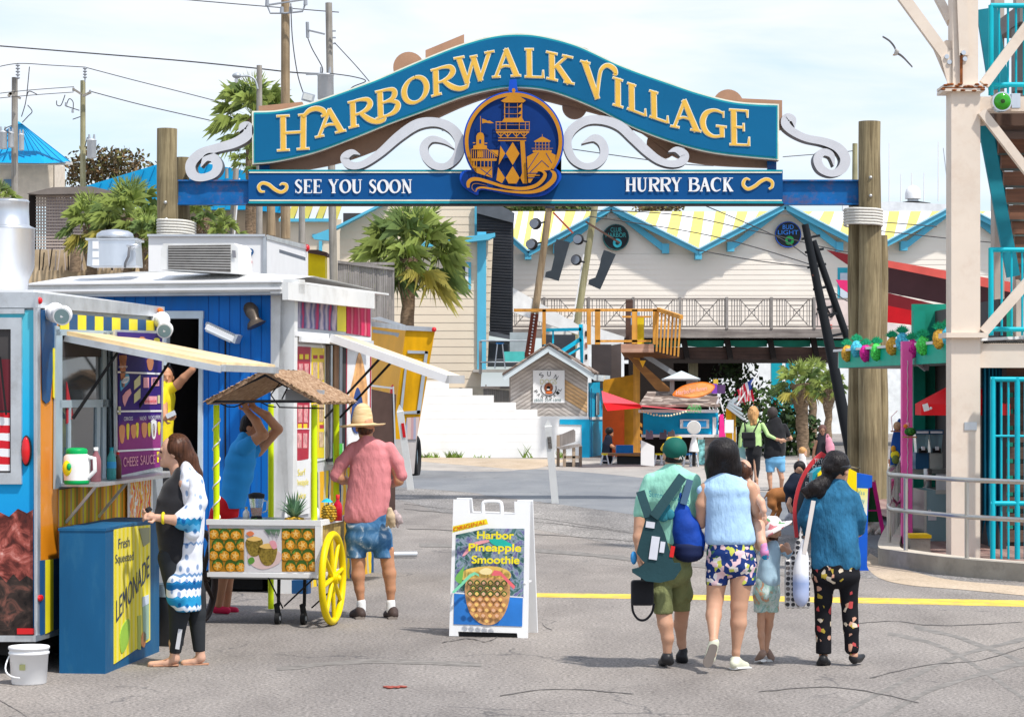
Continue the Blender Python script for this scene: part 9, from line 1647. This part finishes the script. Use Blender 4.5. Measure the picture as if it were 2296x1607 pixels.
ba=thing('shoulder_bag','royal blue shoulder bag with navy base between man in mint and the woman','bag',P(1540,1250,Y-.1));OG(ba,'bag_body',mat('bag_royal',(.006,.05,.32),.7,var=.3,scale=6,bmp=.3),Y-.12,st=[[(1526,1135,8,.03),(1530,1160,24,.06),(1540,1190,36,.09),(1547,1215,38,.1),(1546,1232,36,.1)]],ch=[[(1524,1128,5),(1575,1200,8)]],k=.03,wr=.003,bot=1243);OG(ba,'base',mat('bag_navy',(.008,.015,.06),.7),Y-.12,st=[[(1543,1226,38,.105),(1544,1240,36,.105)]],k=.02);mb=MB(mat('strap_slate',(.06,.12,.2)));mb.bar(P(1532,1130,Y-.17),P(1547,1075,Y-.13),.05,.015,None,(0,1,0));part('strap',mb,ba,True)
pb=thing('camera_pouch','small black pouch with a loop strap hanging low beside the olive shorts','pouch',P(1440,1390,Y-.1));OG(pb,'pouch',blackc,Y-.12,extra=[('b',tuple(P(1440,1328,Y-.12)),(.085,.05,.095),.025)],k=.01);mb=MB(blackc);mb.tube([Vector(p) for p in cat([tuple(P(x,y,Y-.12)) for x,y in((1417,1350),(1420,1372),(1432,1388),(1448,1388),(1462,1372),(1466,1352))],5)],.010,6);mb.tube([P(1440,1300,Y-.12),P(1438,1275,Y-.1)],.012,6);part('strap',mb,pb,True)
Y=17.85;t=person('woman with long black hair, sky blue blouse and floral shorts walking away carrying a baby',1640,0,Y,'family walking away');fc=(0,1,0)
pr=head(1622,1020,Y,0,fc)+PR(Y,ch=[[(1622,1035,15),(1624,1070,18)],[(1583,1095,15),(1574,1130,14),(1572,1175,11,.05)],[(1680,1095,17),(1698,1140,15,.02),(1706,1170,13,.08),(1700,1165,10,.25)],[(1608,1290,25,.0),(1603,1342,18.5),(1600,1380,17,-.05),(1600,1436,8.5,-.2),(1597,1466,9,-.24)],[(1663,1290,27),(1657,1358,18.5),(1656,1396,18),(1650,1462,8.5),(1650,1484,9,.02)]]+CO((1624,1070),(1638,1250),(1585,1098),(1680,1098),(1608,1290),(1663,1290)))
organic('body',grow(pr,.008,.03),sk3,t)
OG(t,'blouse',sky_c,Y,st=[[(1626,1080,46,.10),(1630,1100,60,.13),(1632,1130,56,.135),(1634,1165,56,.14),(1637,1195,60,.15),(1638,1212,60,.15)]],ch=[[(1590,1090,17),(1573,1100,15)],[(1668,1090,18),(1686,1100,14)]],k=.045,wr=.002,bot=1220,seed=12)
OG(t,'floral_shorts',flor,Y,st=[[(1638,1215,55,.14),(1639,1240,59,.15),(1640,1265,60,.15)]],ch=[[(1609,1260,29),(1607,1304,28)],[(1669,1260,30),(1668,1304,29)]],k=.03,wr=.002,bot=1311)
OG(t,'hair',hairk,Y,el=[(1622,1014,33,36,.135)],ch=[[(1614,1008,25),(1602,1046,23),(1592,1080,9)],[(1630,1010,25),(1643,1050,22),(1655,1090,7)],[(1622,1030,28),(1622,1076,12)],[(1635,1040,24),(1638,1084,10)]],k=.035,wr=.0015,wf=(40,40,2))
OG(t,'shoe',shoec,Y,ch=[[(1601,1440,12,-.20),(1592,1474,13,-.22)]],k=.01);mb=MB(sole_m);mb.M=None;mb.poly(pxpts(cat([(1602,1444),(1609,1450),(1603,1472),(1595,1493),(1581,1494),(1577,1482),(1586,1462),(1592,1446)],4,True),Y-.30),(0,.03,0));part('sole',mb,t,True);OG(t,'shoe',shoec,Y,ch=[[(1649,1480,13,0),(1660,1489,11,.1)],[(1646,1488,11,-.04),(1672,1491,9,.12)]],k=.02);mb=MB(sole_w);mb.tube([P(1645,1497,Y-.05),P(1676,1496,Y+.12)],.04,10,flat=.3);part('sole',mb,t,True)
bb_=person('baby with dark hair carried at the shoulder of the woman in the sky blue blouse',1680,1245,Y,'family walking away');pr=head(1668,1056,Y,.12,(-.3,1,0),.72)+PR(Y,ch=[[(1672,1075,9,.12),(1685,1100,18,.12),(1690,1150,20,.12)],[(1690,1105,9,.02),(1706,1125,8.5,-.04),(1712,1144,7.5,-.06)],[(1690,1150,16,.12),(1702,1180,13,.02),(1708,1215,10,-.04),(1713,1240,8,-.06)]])+hand(1712,1144,Y,-.06,(.1,0,-1),(1,0,.1),.55,.4)
organic('body',grow(pr,.007,.02),sk1,bb_);OG(bb_,'hair',hairb,Y,el=[(1667,1054,20,22,.072,.11)],k=.01);OG(bb_,'shirt',mat('cloth_salmon',(.66,.40,.36),.8),Y,ch=[[(1684,1098,20,.13),(1690,1150,22,.13)]],k=.02);OG(bb_,'sock',blot('sock_print',[(.4,(.02,.32,.62)),(.55,(.62,.25,.45))],8,.8,'NOISE'),Y,ch=[[(1711,1222,10,-.05),(1714,1238,9,-.06),(1716,1246,9,-.02)]],k=.01)
Y=18.3;t=person('little girl in floral sun hat, pale blue top and pastel shorts walking away',1718,0,Y,'family walking away')
pr=head(1730,1192,Y,0,(-.2,1,0),.82)+PR(Y,ch=[[(1733,1205,8),(1734,1222,9)],[(1752,1228,9),(1768,1240,8.5,0),(1764,1222,7,.1)],[(1712,1232,9),(1700,1225,7,.05),(1694,1205,6,.05)],[(1708,1360,11),(1706,1400,8),(1707,1425,7.5),(1710,1462,5)],[(1728,1360,12),(1724,1400,9,.05),(1719,1428,8.5,.08),(1718,1458,5.5,.08)]]+CO((1734,1218),(1722,1310),(1752,1230),(1712,1234),(1708,1358),(1728,1358),5))
organic('body',grow(pr,.007,.02),sk3,t);OG(t,'hair',hairb,Y,el=[(1731,1198,15,15,.07)],ch=[[(1738,1205,7),(1740,1218,4)]],k=.02)
OG(t,'top',mat('cloth_pale_blue',(.42,.60,.72),.8,bmp=.2),Y,st=[[(1733,1232,18,.08),(1729,1250,24,.09),(1725,1275,27,.10),(1723,1298,29,.11)]],ch=[[(1760,1236,11),(1770,1243,12)],[(1712,1235,9),(1706,1240,8)]],k=.025,wr=.003,bot=1312)
OG(t,'shorts',multi,Y,st=[[(1720,1308,30,.1),(1719,1330,32,.11)]],ch=[[(1706,1335,17),(1704,1366,16)],[(1731,1335,17),(1732,1366,16)]],k=.02,wr=.002,bot=1372)
for q in([(1710,1464,9,-.03),(1700,1477,8,.05)],[(1722,1460,8,.1),(1730,1474,8,.12)]):OG(t,'shoe',mat('shoe_taupe',(.33,.22,.17),.7),Y,ch=[q],k=.01);mb=MB(sole_w);mb.tube([P(q[0][0]+2,1480,Y+q[0][3]-.05),P(q[1][0]-3,1484,Y+q[1][3])],.026,8,flat=.4);part('sole',mb,t,True)
ht_=thing('sun_hat','white floral sun hat on the little girl','hat',P(1730,1180,Y));fl_w=blot('hat_floral',[(0,(.78,.72,.70)),(.55,(.62,.22,.25)),(.63,(.78,.72,.70)),(.86,(.15,.32,.15)),(.92,(.78,.74,.72))],26,.8);c=P(1729,1182,Y);mb=MB(fl_w);mb.M=Matrix.Translation(c)@Matrix.Rotation(R(-28),4,'Y')@Matrix.Translation(-c);mb.lathe(c,[(.075,-.01),(.16,-.035),(.165,-.028),(.078,.005)],32,cap=False);part('brim',mb,ht_,True);mb=MB(fl_w);mb.M=Matrix.Translation(c)@Matrix.Rotation(R(-10),4,'Y')@Matrix.Translation(-c);mb.lathe(c,[(.085,-.015),(.085,.04),(.06,.075),(.001,.09)],24,cap=False);part('crown',mb,ht_,True)
Y=18.1;t=person('woman with black ponytail, visor, denim jacket and black floral trousers walking away',1880,0,Y,'family walking away');fc=(.62,.78,0)
pr=head(1880,1052,Y,0,fc)+PR(Y,ch=[[(1878,1075,15),(1875,1100,17)],[(1846,1462,9,.05),(1846,1474,10,.03)],[(1912,1450,9,.02),(1914,1468,10,.0)],[(1802,1190,11,.1),(1815,1200,9,.2)],[(1925,1192,11,.1),(1915,1200,9,.2)]]+CO((1875,1100),(1875,1290),(1802,1190,.1),(1925,1190,.1),(1847,1345,.05),(1903,1345,.02))+[[(1847,1345,9,.05),(1846,1464,8,.05)],[(1903,1345,9,.02),(1911,1452,8,.02)]])+hand(1815,1200,Y,.2,(.5,1,0),(1,0,.2),.9,.6)+hand(1914,1200,Y,.2,(-.5,1,0),(1,0,.2),.9,.6)
organic('body',grow(pr,.008,.03),sk3,t)
OG(t,'denim_jacket',dn,Y,st=[[(1876,1092,28,.10),(1872,1112,52,.13),(1868,1140,58,.14),(1870,1175,58,.145),(1872,1210,58,.15),(1873,1240,60,.15),(1874,1266,60,.15)]],ch=[[(1822,1120,22),(1806,1160,21),(1802,1188,17,.05)],[(1912,1118,22),(1926,1160,21),(1927,1188,17,.05)],[(1876,1082,17),(1876,1095,19)]],k=.045,wr=.0025,bot=1277,seed=15,wf=(14,14,7))
OG(t,'floral_trousers',fpant,Y,st=[[(1874,1268,56,.14),(1874,1290,56,.15)]],ch=[[(1848,1290,27),(1846,1345,22,.02),(1846,1410,19,.04),(1847,1464,18.5,.04)],[(1902,1290,27),(1904,1345,22,.02),(1908,1410,19),(1910,1452,18.5,.0)]],k=.02,wr=.002,bot=1466)
OG(t,'hair',hairk,Y,el=[(1875,1040,30,32,.125),(1862,1050,22,24,.11)],ch=[[(1862,1062,12),(1848,1080,17,-.05),(1828,1095,19,-.08),(1810,1102,12,-.08),(1798,1100,5,-.08)],[(1835,1085,14,-.08),(1812,1110,11,-.08)],[(1848,1088,14,-.07),(1838,1112,8,-.08)]],k=.03,wr=.003,wf=(40,40,20),grain=.004)
OG(t,'shoe',shoe,Y,ch=[[(1846,1478,12,0),(1845,1486,11,.08)],[(1838,1487,9,.02),(1855,1485,9,.04)]],k=.02);OG(t,'shoe',shoe,Y,ch=[[(1913,1474,11,0),(1926,1476,10,.1)],[(1916,1481,8,0),(1935,1470,6,.1)]],k=.02)
vs_=thing('sun_visor','glossy black sun visor worn by the woman in denim','visor',P(1895,1050,Y));mb=MB(mat('visor_black',(.01,.01,.012),.15,coat=.5));c=P(1878,1046,Y);mb.tube([c+Vector((.086*math.cos(a),.10*math.sin(a),0)) for a in np.linspace(0,6.283,28)],.016,8,caps=False);part('band',mb,vs_,True);mb=MB(MATS['visor_black']);rg_=np.linspace(-.25,1.75,12);mb.strip([c+Vector((.08*math.cos(a),.095*math.sin(a),.012)) for a in rg_],[c+Vector((.17*math.cos(a)*(1 if a<1.2 else .9),.16*math.sin(a),-.012)) for a in rg_],(0,0,.006));part('brim',mb,vs_,True)
wb=thing('white_bag','white cloth shoulder bag with blue print beside the floral trousers','bag',P(1796,1340,Y-.1));OG(wb,'bag_body',vramp('bag_print',[(0,(.45,.50,.68)),(.35,(.30,.38,.60)),(.5,(.62,.66,.78)),(.56,(.78,.78,.80)),(1,(.78,.78,.80))],0,.33,.8,.2),Y-.14,st=[[(1801,1238,10,.03),(1799,1260,17,.05),(1796,1290,20,.06),(1796,1318,20,.06),(1797,1335,16,.05)]],k=.025,wr=.002);mb=MB(mat('strap_cream',(.66,.60,.56)));mb.bar(P(1803,1242,Y-.17),P(1824,1122,Y-.15),.032,.012,None,(0,1,0));part('strap',mb,wb,True)
tt=thing('spotted_tote','black grey and white spotted tote bag behind the white bag','bag',P(1787,1365,Y));
def dots():
 m,nt,b=nt_new('dots');v=coords(nt,(26,0,26));vo=N(nt,'ShaderNodeTexVoronoi',i_Scale=1,i_Randomness=.12);L(nt,v,vo.inputs['Vector']);s_=nt.nodes.new('ShaderNodeSeparateColor');L(nt,vo.outputs['Color'],s_.inputs[0]);cc=ramp(nt,s_.outputs[0],[(0,(.015,.015,.02)),(.5,(.16,.14,.13)),(.75,(.03,.03,.035))],'CONSTANT');L(nt,mix(nt,ramp(nt,vo.outputs['Distance'],[(.40,(0,0,0)),(.42,(1,1,1))]),cc,(.62,.60,.58)),b.inputs['Base Color']);return m
OG(tt,'bag_body',dots(),Y-.02,extra=[('b',tuple(P(1788,1308,Y-.02)),(.10,.05,.19),.02)],st=[[(1796,1215,8,.02),(1792,1245,16,.04),(1789,1275,26,.05)]],k=.03,wr=.002)
Y=50;cfl=lambda x,y:(1596.7+x*.1675,861+y*.1675)
t=person('woman with wavy blonde hair, lime jacket and black backpack, arm round the man in black',1690,0,Y,'walking couple');pr=head(1691,930,Y,0,(0,1,0),1)+PR(Y,ch=[[(1691,938,5.5),(1691,948,6)],[(1683,1080,4,.05),(1683,1090,4.5,.1)],[(1696,1075,4,-.1),(1696,1088,4.5,-.1)],[(1711,956,3.5,-.02),(1722,975,3.2,-.12),(1742,985,3.2,-.18),(1748,986,3.2,-.2)]]+CO((1691,948),(1690,1010),(1666,958),(1711,956),(1683,1080,.05),(1696,1075,-.1),4))+hand(1747,986,Y,-.21,(1,0,-.1),(0,0,1),1.05,.1)
organic('body',grow(pr,.012,.03),sk3,t);OG(t,'jacket',mat('cloth_lime',(.48,.70,.30),.85,var=.08),Y,st=[[(1690,948,14,.10),(1688,962,21,.13),(1688,982,21,.13),(1689,998,21,.13)]],ch=[[(1668,952,6.5),(1661,975,6),(1659,1000,5)],[(1710,952,6.5,-.02),(1722,975,5.5,-.12),(1742,985,4.3,-.18)]],k=.04,wr=.003,bot=1005)
OG(t,'trousers',blackc,Y,st=[[(1690,1003,20,.13),(1690,1015,20,.14)]],ch=[[(1683,1020,10),(1683,1055,7,.03),(1683,1083,5,.08)],[(1697,1020,10),(1698,1050,7,-.05),(1695,1080,5,-.1)]],k=.03)
OG(t,'hair',hairy,Y,el=[(1689,926,13,17,.115)],ch=[[(1688,930,10),(1685,952,4,-.08)],[(1690,930,12,-.02),(1691,948,6,-.08)]],k=.03,wr=.006,wf=(30,30,12),grain=.008);OG(t,'shoe',shoe,Y,ch=[[(1683,1092,5,.08),(1683,1094,4,.2)],[(1696,1090,5,-.1),(1696,1096,4,-.15)]],k=.02)
bp2=thing('backpack','small black backpack on the lime jacket','backpack',P(1678,1002,Y-.2));OG(bp2,'pack',blackc,Y-.2,extra=[('b',tuple(P(1680,990,Y-.2)),(.13,.07,.12),.03),('b',tuple(P(1678,976,Y-.24)),(.14,.05,.07),.02)],k=.01,h=.012);mb=MB(blackc);mb.bar(P(1672,968,Y-.17),P(1669,944,Y-.12),.03,.02);mb.bar(P(1690,968,Y-.17),P(1702,944,Y-.12),.03,.02);part('straps',mb,bp2,True)
mb=MB(mat('bag_aqua',(.40,.66,.66),.7));mb.poly(pxpts([(1659,990),(1669,992),(1673,1030),(1654,1022)],Y+.1),(0,.08,0));solo('shopping_bag','pale aqua bag hanging left of the blonde woman','bag',mb)
t=person('man in black t-shirt and light blue shorts walking with the blonde woman',1738,0,Y,'walking couple');pr=head(1732,928,Y,0,(.1,1,0),1.05)+PR(Y,ch=[[(1733,938,6.5),(1735,950,7)],[(1768,975,5,.02),(1773,983,4,0),(1764,985,3.5,.2)],[(1725,1050,7),(1726,1072,5.5),(1728,1095,3.8)],[(1748,1050,7),(1753,1072,5.5),(1752,1092,3.8,.1)]]+CO((1735,950),(1738,1020),(1716,965),(1768,972,.02),(1725,1050),(1748,1050),4))
organic('body',grow(pr,.012,.03),sk3,t);OG(t,'t_shirt',blackc,Y,st=[[(1737,950,18,.11),(1740,965,25,.14),(1739,985,26,.15),(1738,1005,26,.16),(1736,1020,26,.16)]],ch=[[(1716,955,8),(1714,975,6)],[(1759,955,8),(1768,975,7)]],k=.05,wr=.003,bot=1028);OG(t,'shorts',mat('cloth_light_denim',(.17,.42,.66),.85,var=.25,scale=4),Y,st=[[(1738,1024,24,.15),(1738,1034,24,.15)]],ch=[[(1727,1036,12),(1727,1054,11)],[(1749,1034,12),(1752,1052,10)]],k=.03,bot=1058)
OG(t,'hair',mat('hair_dark_grey',(.05,.04,.038),.6,bmp=.3),Y,el=[(1732,925,12,14,.11)],k=.01);
for q in([(1728,1098,4.5,-.02),(1724,1101,4.5,.1)],[(1752,1095,4.5,.1),(1755,1098,4.5,.2)]):OG(t,'sandal',mat('sandal_brown',(.16,.08,.05),.7),Y,ch=[q],k=.01)
Y=56;t=person('small blonde child in white dress sitting on the edge in the distance',1800,0,Y);organic('body',grow(head(1801,1013,Y,0,(.8,-.5,0),.85)+PR(Y,ch=[[(1800,1020,4),(1799,1030,5)],[(1792,1030,3),(1787,1045,2.5)],[(1795,1060,4,-.1),(1786,1062,3.5,-.25),(1782,1075,3,-.25)],[(1799,1030,5),(1799,1055,5),(1795,1060,4,-.1)],[(1799,1028,3),(1792,1030,3)]]),.013,.03),sk1,t);OG(t,'dress',mat('cloth_white',(.74,.70,.68),.8),Y,st=[[(1799,1026,9,.08),(1799,1040,10,.10),(1799,1055,12,.12),(1799,1068,12,.12)]],k=.03,wr=.004);OG(t,'hair',hairy,Y,el=[(1799,1010,9,9,.09)],ch=[[(1806,1010,4),(1808,1018,2)]],k=.02)
Y=62;t=person('woman in dark dress in the shade with a pink handbag on her shoulder',1846,0,Y);organic('body',grow(head(1844,966,Y,0,(0,-1,0),1)+PR(Y,ch=[[(1844,975,5),(1845,984,6)],[(1832,990,4),(1826,1005,3.5),(1823,1025,3)],[(1839,1050,4),(1839,1065,3)],[(1850,1050,4),(1850,1065,3)]]+CO((1845,982),(1844,1030),(1833,990),(1852,990),(1839,1050),(1850,1050),3.5)),.015,.03),sk4,t);eyes(t,1844,966,Y,0,(0,-1,0));OG(t,'dress',mat('cloth_charcoal',(.025,.025,.03),.85),Y,st=[[(1844,985,14,.10),(1843,1000,14,.12),(1843,1020,16,.14),(1844,1045,18,.15)]],k=.05);OG(t,'hair',mat('hair_dull',(.12,.06,.05),.6),Y,el=[(1844,961,9.5,10,.1,.03)],k=.01)
hb=thing('pink_handbag','pink handbag carried by the woman in the dark dress','bag',P(1861,1013,Y-.2));OG(hb,'bag_body',mat('bag_pink',(.68,.28,.36),.6),Y-.2,st=[[(1859,992,8,.08),(1861,1003,11,.10),(1862,1010,10,.1)]],k=.03);mb=MB(MATS['bag_pink']);mb.tube([Vector(p) for p in cat([tuple(P(x,y,Y-.2)) for x,y in((1853,990),(1853,978),(1856,974),(1860,982),(1864,990))],4)],.02,6);part('strap',mb,hb,True)
Y=37.5;t=person('person in black t-shirt crouching behind the brown dog, dark hair',1795,0,Y);organic('body',grow(head(1793,1052,Y,0,(.2,1,0),1)+PR(Y,ch=[[(1791,1062,8),(1789,1072,9)],[(1775,1110,6),(1768,1130,5,-.2),(1775,1145,5,-.2)],[(1780,1160,11,-.1),(1765,1185,8,-.3),(1785,1195,7,-.1)],[(1789,1072,8),(1785,1150,9),(1780,1160,9,-.1)],[(1787,1082,7),(1775,1108,6)]]),.012,.03),sk3,t);OG(t,'t_shirt',mat('cloth_navy',(.012,.018,.035),.85),Y,st=[[(1787,1078,22,.13),(1782,1095,28,.16),(1785,1120,26,.16),(1790,1145,24,.16)]],ch=[[(1772,1085,10),(1768,1105,8)]],k=.05,wr=.003);OG(t,'shorts',mat('cloth_grey_print',(.30,.30,.33),.85,var=.6,scale=10),Y,ch=[[(1790,1150,17,0),(1772,1165,13,-.2),(1782,1178,11,-.2)]],k=.03);OG(t,'hair',hairk,Y,el=[(1793,1046,14,14,.1)],k=.01)
Y=38.5;t=thing('brown_dog','short haired brown dog with thin tail standing behind the surfboard sign','dog',G(1755,1168));brn_d=mat('dog_coat',(.33,.13,.04),.7,var=.25,scale=5);s5='x'
OG(t,'body',brn_d,Y,st=[],ch=[[(1738,1110,17),(1760,1108,17),(1790,1112,20),(1812,1112,17)],[(1734,1112,15),(1731,1130,11,-.05),(1738,1142,6,-.05),(1730,1158,5,-.03),(1731,1166,5,-.06)],[(1740,1114,14,.1),(1742,1130,10,.12),(1748,1142,6,.12),(1742,1160,5,.12),(1741,1167,5,.08)],[(1806,1120,12,-.08),(1808,1145,7,-.08),(1806,1168,5,-.08)],[(1812,1118,12,.1),(1816,1145,7,.1),(1814,1166,5,.1)],[(1812,1105,14),(1830,1088,11),(1836,1080,13),(1850,1084,7)],[(1733,1102,5),(1722,1105,3),(1714,1116,2)],[(1828,1072,4,-.05),(1824,1082,3,-.08)]],k=.04,h=.011)
Y=34.8;t=thing('white_dog','white dog with red collar lying on the ground by the magenta easel','dog',G(1965,1198));OG(t,'body',mat('dog_white',(.66,.62,.57),.85,var=.12,scale=12,bmp=.3),Y,ch=[[(1950,1178,12),(1962,1183,15),(1973,1184,14)],[(1946,1168,9,-.05),(1942,1158,9,-.08),(1936,1160,5,-.12)],[(1976,1190,8,-.1),(1966,1195,6,-.16)],[(1950,1188,7,-.1),(1944,1196,5,-.15)],[(1944,1150,3,-.1),(1940,1146,2,-.1)]],k=.03,h=.01);mb=MB(red);mb.tube([P(1945,1168,Y-.03)+Vector((.06*math.cos(a),.06*math.sin(a),.02*math.cos(a))) for a in np.linspace(0,6.283,20)],.009,6,caps=False);part('collar',mb,t,True)
Y=24.9;t=person('person in yellow shirt in the blue trailer doorway with one arm raised, holding a phone',380,0,Y);pr=head(372,845,Y,0,(.3,-1,0),1)+PR(Y,ch=[[(372,862,11),(374,875,12)],[(398,862,11,-.1),(412,847,9,-.15),(432,828,7.5,-.18)],[(366,915,10,-.15),(370,935,7,-.25)],[(372,1120,17),(372,1200,12),(372,1270,9)],[(374,875,9),(372,1000,9),(372,1120,14)],[(374,882,8),(398,864,9,-.1)],[(372,884,8),(366,915,9,-.15)]])+hand(432,828,Y,-.18,(.5,0,1),(1,0,-.4),1,.5)+hand(368,938,Y,-.27,(1,0,.2),(0,0,1),1,.6)
organic('body',grow(pr,.01,.03),sk2,t);OG(t,'t_shirt',mat('cloth_yellow',(.80,.64,.02),.8,var=.08),Y,st=[[(374,872,18,.12),(372,895,22,.14),(370,930,22,.14),(369,965,22,.14),(369,1000,22,.14)]],ch=[[(380,875,14,-.05),(396,864,12,-.1)],[(364,880,13,-.1),(364,905,11,-.14)]],k=.04,wr=.002);OG(t,'hair',hairk,Y,el=[(372,836,19,19,.105,.03)],k=.01);OG(t,'trousers',blackc,Y,ch=[[(371,1000,24),(371,1130,20)]],k=.02);mb=MB(wht);mb.obox(P(383,929,Y-.3),(.10,.015,.05),(0,R(-25),0),mat('phone_pale',(.6,.62,.66),.3));part('phone',mb,t,True)
Y=69;t=person('person with dark hair in navy shirt sitting at the table under the red awning',1366,1040,Y);organic('body',grow(head(1368,970,Y,0,(.9,-.3,0),.95)+PR(Y,ch=[[(1366,978,4.5),(1364,985,5)],[(1364,985,5),(1366,996,4.5),(1372,1000,4,-.1),(1385,1008,3,-.3)]]),.015,.03),sk2,t);OG(t,'shirt',mat('cloth_navy',(.012,.018,.035)),Y,st=[[(1364,986,10,.12),(1362,998,13,.14),(1361,1012,13,.14),(1362,1030,13,.14)]],k=.05);OG(t,'hair',hairk,Y,el=[(1366,966,9.5,9,.1)],k=.01)
